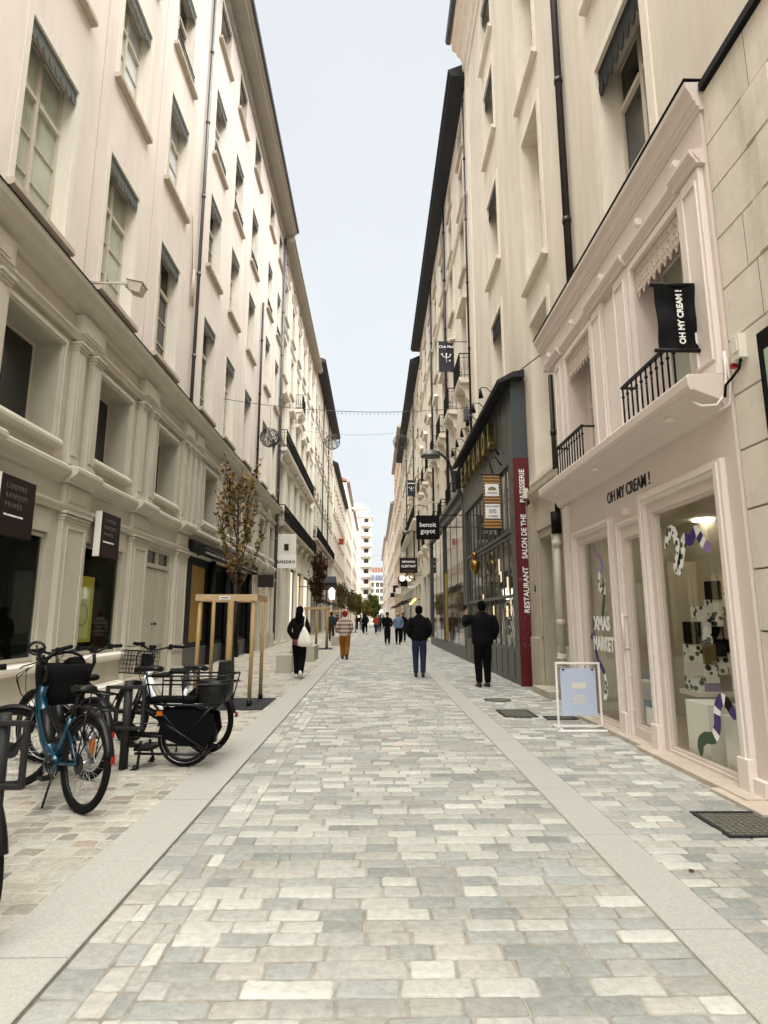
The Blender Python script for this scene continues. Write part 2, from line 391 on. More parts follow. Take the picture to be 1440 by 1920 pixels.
AX = {'L': ((0,1,0),(0,0,1),(1,0,0)), 'R': ((0,-1,0),(0,0,1),(-1,0,0)), 'C': ((1,0,0),(0,0,1),(0,-1,0)), 'CV': ((0,0,1),(-1,0,0),(0,-1,0)),
      'CM': ((-1,0,0),(0,0,1),(0,-1,0))}
def text(name, s, size, loc, face, material, parent, sx=1.0, extrude=.004, align='CENTER', bold=0.0, spacing=1.0, line=1.0):
    cu = bpy.data.curves.new('t', 'FONT'); cu.body = s; cu.size = size; cu.extrude = extrude; cu.align_x = align; cu.align_y = 'CENTER'
    cu.offset = bold; cu.space_character = spacing; cu.space_line = line; cu.resolution_u = 3
    o = bpy.data.objects.new('t', cu); COL.objects.link(o)
    bpy.context.view_layer.update()
    me = bpy.data.meshes.new_from_object(o.evaluated_get(bpy.context.evaluated_depsgraph_get()))
    COL.objects.unlink(o); bpy.data.objects.remove(o)
    X, Y, Z = [Vector(q) for q in AX[face]]
    mt = Matrix(((X.x*sx, Y.x, Z.x, loc[0]), (X.y*sx, Y.y, Z.y, loc[1]), (X.z*sx, Y.z, Z.z, loc[2]), (0,0,0,1)))
    me.transform(mt); me.name = name; me.materials.clear(); me.materials.append(MATS[material])
    return obj(name, me, parent)
# ---------------------------------------------------------------- ground
def setts(name, xs, y0, y1, rowd, wmin, wmax, palette, seed, z=0.0, jit=.006, transverse=True, gap=.0032, wild=False):
    "one mesh of individually shaped setts, each with the colour of its own stone"
    r = random.Random(seed); V = []; F = []; C = []
    y = y0
    while y < y1:
        d = rowd*r.uniform(.88, 1.12)
        x = xs[0]
        first = True
        while x < xs[1]-.02:
            w = r.uniform(wmin, wmax)*(.6 if first and r.random() < .5 else 1)
            if r.random() < .12: w *= 1.35
            if x+w > xs[1]-.05: w = xs[1]-x
            first = False
            a, b, c, e = x+gap, x+w-gap, y+gap, y+d-gap
            ch = min(.010, w*.12)*r.uniform(.7, 1.2)
            j = lambda: r.uniform(-jit, jit)
            poly = [(a+ch, c+j()), ((a+b)/2, c+j()*1.2), (b-ch, c+j()), (b+j(), c+ch), (b+j(), e-ch), (b-ch, e+j()), ((a+b)/2, e+j()*1.2), (a+ch, e+j()), (a+j(), e-ch), (a+j(), c+ch)]
            h = z+r.uniform(-.0025, .0025); n = len(V); k = len(poly)
            mx, my = (a+b)/2, (c+e)/2; tx, ty = r.uniform(-.006, .006), r.uniform(-.008, .008)
            for p in poly: V.append((p[0], p[1], h-.009))
            for p in poly: V.append((mx+(p[0]-mx)*.95, my+(p[1]-my)*.92, h-.0012+tx*(p[0]-mx)*3+ty*(p[1]-my)*3))
            for p in poly: V.append((mx+(p[0]-mx)*.88, my+(p[1]-my)*.82, h+.0004+tx*(p[0]-mx)*3+ty*(p[1]-my)*3))
            col = r.choice(palette); q = r.uniform(.84, 1.12); col = (*[min(1, v*q) for v in col], 1)
            for i in range(k):
                F.append((n+i, n+(i+1) % k, n+k+(i+1) % k, n+k+i)); C.append((*[v*.9 for v in col[:3]], 1))
                F.append((n+k+i, n+k+(i+1) % k, n+2*k+(i+1) % k, n+2*k+i)); C.append(col)
            F.append(tuple(range(n+2*k, n+3*k))); C.append(col)
            x += w
        y += d
    return V, F, C
def sett_object(name, parts, extra=None):
    V = []; F = []; C = []
    for v, f, c in parts:
        n = len(V); V += v; F += [tuple(i+n for i in q) for q in f]; C += c
    me = bpy.data.meshes.new(name); me.from_pydata(V, [], F); me.materials.append(MATS['setts'])
    at = me.color_attributes.new('Col', 'FLOAT_COLOR', 'CORNER')
    tot = np.array([len(f) for f in F]); cc = np.repeat(np.array(C, dtype=np.float32), tot, axis=0)
    at.data.foreach_set('color', cc.ravel())
    me.polygons.foreach_set('use_smooth', [True]*len(F)); me.update()
    return me
PAL = [(.58,.58,.52),(.62,.62,.56),(.66,.66,.60),(.70,.70,.635),(.50,.50,.45),(.44,.45,.41),(.37,.39,.36),(.34,.36,.34),(.38,.40,.37),(.41,.41,.37),(.52,.50,.44),(.40,.42,.40),(.60,.60,.54),(.45,.44,.40),(.72,.715,.65),(.64,.63,.57),(.30,.32,.30),(.54,.515,.455),(.46,.46,.42),(.42,.41,.37)]
PAL = [tuple((v*.80+m*.20)*.72 for v, m in zip(c, (.51,.50,.445))) for c in PAL]
PALF = [tuple(v*.9+.03 for v in c) for c in PAL]
PALS = [(.42,.39,.32),(.46,.43,.35),(.50,.47,.39),(.38,.35,.29),(.44,.42,.36),(.34,.31,.26),(.48,.45,.38),(.52,.49,.42),(.49,.47,.40),(.53,.51,.44),(.47,.46,.40),(.51,.48,.40),(.40,.38,.33),(.26,.245,.22),(.45,.41,.34),(.36,.30,.24)]
PALS = [tuple(v*.86 for v in c) for c in PALS]
XL, XR = -1.30, 1.40           # edges of the roadway
YE = 60.0
me = sett_object('road', [setts('r', (-.92, XR), .8, 26, .120, .18, .30, PAL, 3),
    setts('c', (XL, -1.11), .8, 26, .20, .19, .19, PAL, 5), setts('c', (-1.11, -.92), .75, 26, .17, .19, .19, PAL, 6),
    setts('r', (XL, XR), 26, YE, .13, .18, .30, PALF, 8)])
tag(obj('road', me), kind='structure')
me = sett_object('pavement', [setts('l', (-5.6, -1.71), .8, 30, .125, .13, .20, PALS, 13, jit=.012, gap=.0075), setts('l', (-5.6, -1.71), 30, YE, .14, .16, .26, PALS, 14)])
tag(obj('pavement', me), kind='structure')
me = sett_object('pavement', [setts('l', (1.72, 4.0), .8, 30, .12, .15, .27, PAL, 23), setts('l', (1.72, 4.0), 30, YE, .14, .18, .3, PALF, 24)])
tag(obj('pavement', me), kind='structure')
# mortar bed under the setts, far paving and ground out to the horizon
mat('mortar', (.30,.275,.225), .95, var=.3, scale=5, bump=.5, bscale=150, dark=(.10,.085,.065), darkfac=.75)
mat('far_paving', (.36,.35,.315), .85, var=.12, scale=3, stretch=(1,5,1))
mat('ground_far', (.28,.26,.23), .9, var=.1, scale=1)
b = MB(); b.box(-5.9, 4.2, -8, YE+.2, -.2, -.0062); tag(b.build('mortar_bed', 'mortar'), kind='structure')
mat('sand_joint', (.43,.405,.34), .95, var=.15, scale=6, bump=.5, bscale=120, dark=(.25,.22,.17), darkfac=.4)
b = MB(); b.box(-5.9, -1.712, -8, YE+.1, -.1, -.0035); tag(b.build('sand_bed', 'sand_joint'), kind='structure')
b = MB(); b.box(-5.9, 4.2, YE+.2, 250, -.2, -.002); tag(b.build('street_surface', 'far_paving'), kind='structure')
b = MB(); b.face([(-900,-900,-.21),(900,-900,-.21),(900,1500,-.21),(-900,1500,-.21)]); tag(b.build('ground', 'ground_far'), kind='structure')
def kerb(xa, xb, z, name, seed):
    r = random.Random(seed); b = MB(); y = -6
    while y < 140:
        L = r.uniform(.95, 1.25); dz = r.uniform(-.001, .001)
        b.prism([(xa, -.1), (xb, -.1), (xb, z-.004+dz), (xb-.005, z+dz), (xa+.005, z+dz), (xa, z-.004+dz)], 'y', y+.0035, y+L-.0035)
        y += L
    tag(b.build(name, 'granite'), kind='structure')
kerb(-1.71, -1.3095, .010, 'kerb', 1)
kerb(1.405, 1.715, .004, 'kerb', 2)
b = MB(); b.box(-1.309, -1.3005, -6, 60, -.1, -.0045); tag(b.build('kerb_gap', 'concrete_dark'), kind='structure')
# covers and gratings
def grate(x0, x1, y0, y1, label, nx=9):
    t = thing('drain_cover', label, 'drain cover', ((x0+x1)/2, (y0+y1)/2, 0))
    b = MB(); f = .03; z = .012
    b.box(x0, x1, y0, y0+f, -.01, z); b.box(x0, x1, y1-f, y1, -.01, z); b.box(x0, x0+f, y0+f, y1-f, -.01, z); b.box(x1-f, x1, y0+f, y1-f, -.01, z)
    b.build('rim', 'iron_grey', t)
    b = MB(); b.box(x0+f, x1-f, y0+f, y1-f, -.01, .004)
    nyy = max(4, int((y1-y0)/.05))
    for i in range(nx):
        for j in range(nyy):
            u = x0+f+.008+(x1-x0-2*f)*(i/nx); v = y0+f+.006+(y1-y0-2*f)*(j/nyy)
            b.box(u, u+(x1-x0-2*f)/nx*.62, v, v+(y1-y0-2*f)/nyy*.6, .0042, .0095)
    b.build('grid', 'concrete_dark', t)
grate(2.38, 2.98, 4.22, 4.74, 'square dark grating in the paving in front of the pink shop', 11)
grate(1.93, 2.43, 9.05, 9.75, 'dark rectangular cover in the paving left of the sandwich board', 8)
grate(2.50, 2.96, 8.85, 9.12, 'thin dark cover just behind the white sandwich board', 8)
t = thing('manhole_cover', 'small round manhole cover on the right pavement behind the covers', 'manhole', (2.20, 10.9, 0))
b = MB(); b.cyl((2.2,10.9,-.01), (2.2,10.9,.008), .24, n=28); b.build('rim', 'iron_grey', t)
b = MB(); b.cyl((2.2,10.9,.0), (2.2,10.9,.011), .20, n=28); b.build('lid', 'concrete_dark', t)
t = tag(MB().build('x', 'iron_grey'), None); bpy.data.objects.remove(t)
b = MB(); b.cyl((.30,7.2,-.01), (.30,7.2,.008), .10, n=20); b.cyl((.30,7.2,.008), (.30,7.2,.0105), .075, n=20)
tag(b.build('valve_cover', 'sill_stone'), 'small round brownish valve cover in the middle of the roadway', 'valve cover')

# ---------------------------------------------------------------- facade tools
def wall(b, X, side, y0, y1, z0, z1, ops, depth=.32, mi=0, rmi=None):
    "street-facing wall with real openings and reveals"
    rmi = mi if rmi is None else rmi
    ops = [o for o in ops if o[0] < y1 and o[1] > y0]
    ys = sorted({y0, y1, *[q for o in ops for q in o[:2]]}); zs = sorted({z0, z1, *[q for o in ops for q in o[2:4]]})
    ys = [y for y in ys if y0 <= y <= y1]; zs = [z for z in zs if z0 <= z <= z1]
    for i in range(len(ys)-1):
        run = None
        for k in range(len(zs)-1):
            cy, cz = (ys[i]+ys[i+1])/2, (zs[k]+zs[k+1])/2
            if any(o[0] < cy < o[1] and o[2] < cz < o[3] for o in ops): continue
            b.face([(X,ys[i],zs[k]),(X,ys[i+1],zs[k]),(X,ys[i+1],zs[k+1]),(X,ys[i],zs[k+1])], mi)
    Xi = X-side*depth
    for o in ops:
        ya, yb, za, zb = o[:4]
        b.face([(X,ya,za),(Xi,ya,za),(Xi,ya,zb),(X,ya,zb)], rmi); b.face([(X,yb,za),(Xi,yb,za),(Xi,yb,zb),(X,yb,zb)], rmi)
        b.face([(X,ya,za),(Xi,ya,za),(Xi,yb,za),(X,yb,za)], rmi); b.face([(X,ya,zb),(Xi,ya,zb),(Xi,yb,zb),(X,yb,zb)], rmi)
def body(b, X, side, y0, y1, z0, z1, depth=9, gap=.45, mi=0):
    "the rest of the building behind the street wall, with closing strips to it"
    Xi = X-side*gap; Xb = X-side*depth
    b.box(Xi, Xb, y0, y1, z0, z1, mi)
    e = .002
    for ya in (y0, y1): b.face([(X,ya,z0),(Xi,ya,z0),(Xi,ya,z1),(X,ya,z1)], mi)
    b.face([(X,y0,z1),(Xi,y0,z1),(Xi,y1,z1),(X,y1,z1)], mi)
def profile(b, X, side, y0, y1, pts, mi=0):
    "moulding: pts are (out, z) from the wall plane"
    b.prism([(X+side*p[0], p[1]) for p in pts], 'y', y0, y1, mi)

WP = {}
def window_proto(key, w, h, style='A', frame='win_frame', pane='pane_curtain', recess=.26, sill=True, sillmat='sill_stone', surround=None, valance=None, railing=False, bars=2, transom=.72, shutters=None):
    "window thing-part: frame mesh with pane, sill, valance, railing as sub-parts. local: x out to the street, y along, z up, origin at the opening's bottom centre"
    if key in WP: return WP[key]
    d = {}
    b = MB(); x0, x1 = -recess-.06, -recess; f = .055; y0, y1 = -w/2, w/2
    b.box(x0, x1, y0, y0+f, 0, h); b.box(x0, x1, y1-f, y1, 0, h); b.box(x0, x1, y0+f, y1-f, 0, f); b.box(x0, x1, y0+f, y1-f, h-f, h)
    tz = h*transom
    xm0, xm1 = x0-.005, x1+.012
    if style in 'AB':
        b.box(xm0, xm1, -.045, .045, f, h-f)
        if transom < 1:
            b.box(xm0+.002, xm1+.015, y0+f, -.045, tz-.04, tz+.04); b.box(xm0+.002, xm1+.015, .045, y1-f, tz-.04, tz+.04)
        top = tz-.04 if transom < 1 else h-f
        for i in range(1, bars+1):
            z = f+(top-f)*i/(bars+1)
            b.box(x0+.012, x1-.008, y0+f, -.045, z-.013, z+.013); b.box(x0+.012, x1-.008, .045, y1-f, z-.013, z+.013)
    elif style == 'C':
        b.box(xm0, xm1, -.035, .035, f, h-f)
    mats = [frame]
    if surround:
        sw = surround[0]; so = surround[1]
        b.box(-.05, so, y0-sw, y0-.001, -.02, h+sw, 1); b.box(-.05, so, y1+.001, y1+sw, -.02, h+sw, 1); b.box(-.05, so+.001, y0, y1, h+.001, h+sw-.001, 1)
        mats = [frame, surround[2]]
    d['win'] = b.mesh('window', mats)
    b = MB(); b.face([(x0+.02,y0+.02,.02),(x0+.02,y1-.02,.02),(x0+.02,y1-.02,h-.02),(x0+.02,y0+.02,h-.02)]); d['pane'] = b.mesh('pane', pane)
    if sill:
        b = MB(); e = .10 if not surround else surround[0]+.04
        b.prism([(-recess+.002, -.005), (-recess+.002, .03), (.13, .015), (.13, -.075), (.10, -.10), (.0, -.115), (.0, -.005)], 'y', y0+.003, y1-.003)
        b.prism([(.004, .013), (.13, .014), (.131, -.075), (.10, -.101), (.004, -.115)], 'y', y0-e, y0+.002); b.prism([(.004, .013), (.13, .014), (.131, -.075), (.10, -.101), (.004, -.115)], 'y', y1-.002, y1+e)
        d['sill'] = b.mesh('sill', sillmat)
    if valance:
        b = MB(); n = max(4, int(w/.17)); vh = valance[1]; s = w/n; xa = -.03
        b.box(xa-.012, xa-.004, y0+.004, y1-.004, h-vh*.55, h-.004)
        b.box(-.12, xa-.012, y0+.004, y1-.004, h-.05, h-.006)
        for i in range(n):
            c = y0+s*(i+.5); P = []
            for q in range(9):
                t = PI*q/8; P.append((c-s*.48*math.cos(t), h-vh*.55-.42*vh*math.sin(t)+.01))
            b.prism([(p[0], p[1]) for p in P]+[(c+s*.48, h-vh*.5), (c-s*.48, h-vh*.5)], 'x', xa-.010, xa+.004)
        d['valance'] = b.mesh('valance', valance[0])
    if railing:
        b = MB(); xr = .04; hh = .48
        b.box(xr-.012, xr+.012, y0-.02, y1+.02, hh, hh+.03); b.box(xr-.01, xr+.01, y0-.02, y1+.02, .06, .08)
        n = int(w/.13)
        for i in range(n+1):
            y = y0+w*i/n; b.cyl((xr,y,.06), (xr,y,hh), .009, n=5, cap=False)
            if i < n:
                c = y+w/n/2
                b.tube([(xr, c+.045*math.cos(t), .27+.16*math.sin(t)) for t in [2*PI*q/10 for q in range(10)]], .007, n=4, closed=True)
                b.tube([(xr, c+.03*math.cos(t), .27+.06*math.sin(t)) for t in [2*PI*q/8 for q in range(8)]], .006, n=4, closed=True)
        d['railing'] = b.mesh('railing', 'iron')
    WP[key] = d
    return d
def put_window(d, X, side, yc, z, parent, pane=None, label=None):
    "place one window of a prototype under its building"
    q = Vector((0,0,0)); p = parent
    while p: q += Vector(p.location); p = p.parent
    w = obj('window', d['win'], parent, Vector((X, yc, z))-q, (0,0,0 if side > 0 else PI))
    for k in ('pane', 'sill', 'valance', 'railing'):
        if k in d:
            me = d[k]
            if k == 'pane' and pane:
                kk = 'pane_'+pane
                if kk not in d: m2 = me.copy(); m2.materials.clear(); m2.materials.append(MATS[pane]); d[kk] = m2
                me = d[kk]
            obj(k, me, w, (0,0,0))
    if label: w['label'] = label
    return w
def downpipe(b, x, y, z0, z1, r=.055, step=2.6):
    b.cyl((x,y,z0), (x,y,z1), r, n=10)
    z = z0+step*.6
    while z < z1: b.cyl((x,y,z-.05), (x,y,z+.05), r+.014, n=10); z += step
def balcony(parent, X, side, y0, y1, z, out, slabmat='trim_light', rail='iron', h=1.0, consoles=(), solid=False):
    "balcony part of a building with its railing as a sub-part"
    b = MB(); profile(b, X-side*.02, side, y0, y1, [(0,z-.05),(0,z-.22),(out*.9,z-.20),(out*.96,z-.13),(out,z-.10),(out,z)])
    for c in consoles:
        profile(b, X, side, c-.09, c+.09, [(.001,z-.85),(out*.25,z-.72),(out*.42,z-.45),(out*.85,z-.30),(out*.85,z-.222),(.001,z-.222)])
    o = b.build('balcony', slabmat, parent)
    b = MB(); xo = X+side*(out-.06)
    def rail_run(p, q):
        p = Vector(p); q = Vector(q); L = (q-p).length; n = max(2, int(L/.13)); d = (q-p)/n
        b.cyl(p+Vector((0,0,h)), q+Vector((0,0,h)), .022, n=6); b.cyl(p+Vector((0,0,.1)), q+Vector((0,0,.1)), .014, n=5); b.cyl(p+Vector((0,0,h-.16)), q+Vector((0,0,h-.16)), .010, n=5)
        for i in range(n+1):
            a = p+d*i; b.cyl(a, a+Vector((0,0,h)), .010, n=5, cap=False)
            if i < n and h > .6:
                m = a+d*.5; dd = d.normalized()
                b.tube([m+dd*(.05*math.cos(t))+Vector((0,0,h*.5+.2*math.sin(t))) for t in [2*PI*k/8 for k in range(8)]], .008, n=4, closed=True)
    rail_run((xo,y0+.05,z), (xo,y1-.05,z)); rail_run((X+side*.03,y0+.05,z), (xo,y0+.05,z)); rail_run((xo,y1-.05,z), (X+side*.03,y1-.05,z))
    b.build('railing', rail, o)
    return o
# ================================================================ LEFT SIDE
XW = -5.35
# ---- long rose building
BL = thing('apartment_building', 'long pale rose plaster building with scalloped grey valances above the cream panelled front', 'building', (XW, 15, 0))
rows = [(7.72, 3.03, 'r1'), (12.47, 2.63, 'r2'), (16.52, 2.58, 'r3'), (21.02, 1.68, 'r4')]
wcols = [8.55, 11.30, 14.15, 17.75, 20.55, 23.65, 27.45, 30.35]
wcols = [8.50, 11.27, 14.12, 17.85, 20.65, 23.72, 27.55, 30.30]
ww = [1.42, 1.42, 1.40, 1.35, 1.30, 1.30, 1.20, 1.1]
ops = []
for (z, h, k) in rows:
    for y, w in zip(wcols, ww): ops.append((y-w/2, y+w/2, z, z+h))
    ops.append((5.05, 6.45, z, z+h)) if k != 'r1x' else None
b = MB(); wall(b, XW, 1, -6, 31.2, 7.0, 23.4, ops, .34, 0, 1); body(b, XW, 1, -6, 31.2, 7.0, 23.6)
b.build('wall', ['plaster_rose', 'trim_light'], BL)
b = MB()   # fine shadow joints and plain strips between the bays
for y in (9.95, 12.72, 16.35, 22.2, 29.0):
    b.box(XW, XW+.006, y-.008, y+.008, 7.3, 23.3); b.mark()
b.build_parts('facade_seam', 'sill_stone', BL)
for (z, h, k) in rows:
    for i, (y, w) in enumerate([(5.75, 1.4)]+list(zip(wcols, ww))):
        d = window_proto(('L', k, round(w, 2)), w, h, 'A', surround=(.13, .008, 'trim_light'), valance=('valance_grey', .34 if k != 'r4' else .25), railing=(k == 'r3'), bars=2 if k != 'r4' else 1, transom=.70 if k != 'r4' else 1)
        pane = None
        if k == 'r2' and i in (1, 2, 3): pane = 'pane_white'
        elif k in ('r3', 'r4'): pane = R.choice(['pane_dark', 'pane_curtain', 'pane_white'])
        elif i >= 3 and R.random() < .4: pane = 'pane_dark'
        put_window(d, XW, 1, y, z, BL, pane)
b = MB(); profile(b, XW, 1, -6, 31.35, [(.001,22.95),(.04,22.95),(.05,23.1),(.12,23.18),(.12,23.34),(.16,23.38),(.62,23.42),(.62,23.56),(.68,23.60),(.74,23.66),(.76,23.80),(.001,23.9)])
for i in range(300):
    y = -1+i*.108
    if y < 31.2: b.box(XW+.12, XW+.165, y, y+.06, 23.2, 23.34)
b.build('cornice', 'soffit', BL)
b = MB(); b.prism([(XW+.76, 23.70), (XW+.84, 23.72), (XW+.86, 23.84), (XW+.70, 23.86)], 'y', -6, 31.38)
b.build('gutter', 'zinc', BL)
b = MB(); b.prism([(XW+.74, 23.86), (XW-4.5, 26.2), (XW-9, 23.86)], 'y', -6, 31.3); b.build('roof', 'roof_tile', BL)
b = MB(); downpipe(b, XW+.10, 16.1, 7.35, 22.9, .05); b.build('downpipe', 'pipe_grey', BL)
b = MB(); b.tube([(XW+.05,15.3,13.0),(XW+.06,15.35,12.85),(XW+.06,15.5,12.2),(XW+.06,15.62,11.2)], .022, n=6)
for q in range(3): b.cyl((XW+.07,15.70+q*.06,10.3), (XW+.07,15.66+q*.06,11.4), .022, n=6)
b.build('cable_conduit', 'sill_stone', BL)
b = MB(); downpipe(b, XW+.10, 25.6, 7.35, 16.0, .05); b.build('downpipe', 'pipe_brown', BL)
b = MB(); downpipe(b, XW+.12, 31.1, 4.0, 23.2, .06); b.build('downpipe', 'pipe_grey', BL)

# ---- two-storey panelled base of that building
SB = thing('panelled_shopfront', 'cream panelled two-storey shop base with pilasters and deep square windows on the left', 'shopfront', (XW, 15, 0))
pil_g = [(6.95,7.85),(9.90,10.74),(12.78,13.68),(15.72,16.62)]
gops = [(7.98,9.64,.77,2.82),(10.80,12.56,.77,2.82),(-1,3.3,.78,2.8),(4.2,6.9,.78,2.8)]
mwin = [(7.92,9.45),(10.85,12.30),(13.95,15.42),(18.0,19.45),(20.95,22.4),(23.9,25.35),(26.75,28.15),(29.3,30.6),(4.9,6.4),(1.9,3.4)]
mops = [(a, c, 4.42, 6.02) for a, c in mwin]
b = MB()
wall(b, XW, 1, -6, 16.62, 0, 3.75, [o for o in gops]+[(13.78,15.55,.0,3.12)], .10)
wall(b, XW, 1, -6, 31.2, 3.75, 6.99, mops, .47, 0, 1)
b.box(XW-.48, XW-9, -6, 31.2, 3.75, 6.99); b.box(XW-2.6, XW-9, -6, 16.62, 0, 3.75)
b.build('wall', ['panel_cream', 'panel_cream_dark'], SB)
b = MB()      # plinth and rails
for a, c in ((-6,4.1),(7.0,9.88),(10.77,12.76),(4.1,7.0)):
    profile(b, XW, 1, a, c, [(.001,.001),(.14,.001),(.14,.13),(.10,.16),(.10,.18),(.001,.18)])
    profile(b, XW, 1, a, c, [(.001,.60),(.05,.60),(.12,.66),(.12,.72),(.05,.74),(.001,.76)]); b.mark()
b.build_parts('plinth', 'trim_light', SB, bevel=.004)
def pilaster(b, y0, y1, z0, z1, out=.10):
    "panelled pilaster: base, sunk panel with raised rim, capital"
    b.box(XW, XW+out, y0, y1, z0, z1)
    w = y1-y0; m = w*.14; r = .028
    za, zb = z0+.75 if z0 < 1 else z0+.2, z1-.22
    X1 = XW+out
    for (p, q, s, t) in ((y0+m, y0+m+r, za, zb), (y1-m-r, y1-m, za, zb), (y0+m+r, y1-m-r, za, za+r), (y0+m+r, y1-m-r, zb-r, zb)): b.box(X1, X1+.022, p, q, s, t)
    for (dz, o) in ((0, .02), (.05, .045), (.11, .07)): b.box(XW+.001, X1+o, y0-o*.7, y1+o*.7, z1-.12+dz, z1-.075+dz)
    if z0 < 1:
        b.box(XW+.001, X1+.04, y0-.03, y1+.03, z0+.001, z0+.16); b.box(XW+.001, X1+.03, y0-.02, y1+.02, z0+.60, z0+.73)
for (a, c) in pil_g+[(4.0,4.15)]:
    b = MB(); pilaster(b, a, c, 0, 3.20); b.build('pilaster', 'panel_cream', SB, bevel=.004)
b = MB()      # frieze blocks, entablature between the storeys
profile(b, XW, 1, -6, 31.2, [(.001,3.22),(.08,3.22),(.09,3.28),(.12,3.32),(.12,3.36),(.001,3.36)])
profile(b, XW, 1, -6, 31.2, [(.001,3.70),(.05,3.72),(.07,3.78),(.16,3.84),(.20,3.90),(.20,3.96),(.16,4.0),(.001,4.02)])
for (a, c) in pil_g+[(19.75,20.6),(22.7,23.6),(25.6,26.5),(28.4,29.1)]:
    b.box(XW, XW+.09, a, c, 3.365, 3.70); b.box(XW+.09, XW+.105, a+.12, c-.12, 3.42, 3.64)
    profile(b, XW, 1, a-.05, c+.05, [(.001,3.705),(.15,3.725),(.17,3.785),(.26,3.845),(.30,3.905),(.30,3.965),(.26,4.005),(.001,4.025)])
b.build('entablature', 'panel_cream', SB)
mp = [(6.95,7.22),(7.55,7.82),(9.82,10.10),(10.42,10.70),(12.74,13.02),(13.36,13.64),(15.72,15.96),(16.22,16.46),(16.72,16.96),(17.22,17.46),(19.75,20.0),(20.35,20.6),(22.7,22.95),(23.35,23.6),(25.6,25.85),(26.2,26.45),(28.4,28.62),(28.85,29.1)]
for (a, c) in mp:
    b = MB(); b.box(XW, XW+.13, a, c, 4.05, 6.22)
    b.box(XW, XW+.16, a-.02, c+.02, 4.026, 4.12); b.box(XW+.13, XW+.145, a+.05, c-.05, 4.2, 6.05)
    for dz, o in ((0,.02),(.05,.045),(.10,.075)): b.box(XW+.001, XW+.13+o, a-o*.6, c+o*.6, 6.10+dz, 6.148+dz)
    b.build('pilaster', 'panel_cream', SB, bevel=.003)
b = MB()
for (a, c) in mwin:   # moulded frame round each deep window, sill block and panel below
    for (p, q, s, t) in ((a-.14,a-.002,4.28,6.16),(c+.002,c+.14,4.28,6.16)): b.box(XW, XW+.06, p, q, s, t); b.box(XW+.06, XW+.085, p+.04, q-.04, s, t-.04)
    b.box(XW, XW+.062, a-.002, c+.002, 6.022, 6.16); b.box(XW+.062, XW+.086, a-.1, c+.1, 6.06, 6.12)
    profile(b, XW, 1, a-.16, c+.16, [(.001,4.20),(.10,4.22),(.14,4.27),(.14,4.32),(.08,4.40),(.001,4.40)]); b.mark()
b.build_parts('window_moulding', 'panel_cream', SB, bevel=.004)
for (a, c) in mwin:
    b = MB(); x = XW-.42
    b.box(x-.05, x, a, a+.03, 4.42, 6.02); b.box(x-.05, x, c-.035, c, 4.42, 6.02); b.box(x-.05, x, a+.03, c-.035, 4.42, 4.47); b.box(x-.05, x, a+.03, c-.035, 5.97, 6.02)
    w = b.build('window', 'panel_cream', SB)
    b = MB(); b.face([(x-.02,a+.01,4.43),(x-.02,c-.01,4.43),(x-.02,c-.01,6.0),(x-.02,a+.01,6.0)]); b.build('pane', 'pane_dark', w)
    b = MB(); b.box(XW-.12, XW-.06, a+.03, c-.03, 4.425, 4.46); b.build('sill', 'pipe_brown', w)
b = MB()      # top frieze blocks and the big cornice with its black flashing
profile(b, XW, 1, -6, 31.2, [(.001,6.28),(.09,6.28),(.10,6.34),(.14,6.38),(.14,6.42),(.001,6.42)])
profile(b, XW, 1, -6, 31.2, [(.001,6.78),(.06,6.80),(.10,6.88),(.24,6.93),(.27,6.96),(.27,7.02),(.36,7.10),(.38,7.20),(.001,7.24)])
for (a, c) in [(6.95,7.82),(9.82,10.70),(12.74,13.64),(15.72,16.5),(16.7,17.46),(19.75,20.6),(22.7,23.6),(25.6,26.45),(28.4,29.1)]:
    b.box(XW, XW+.16, a, c, 6.425, 6.775); b.box(XW+.16, XW+.175, a+.12, c-.12, 6.48, 6.72)
b.build('cornice', 'panel_cream', SB)
b = MB(); b.prism([(XW+.386,7.19),(XW+.395,7.21),(XW+.0,7.31),(XW+.0,7.245),(XW+.384,7.203)], 'y', -6, 31.2); b.build('flashing', 'flash_black', SB)
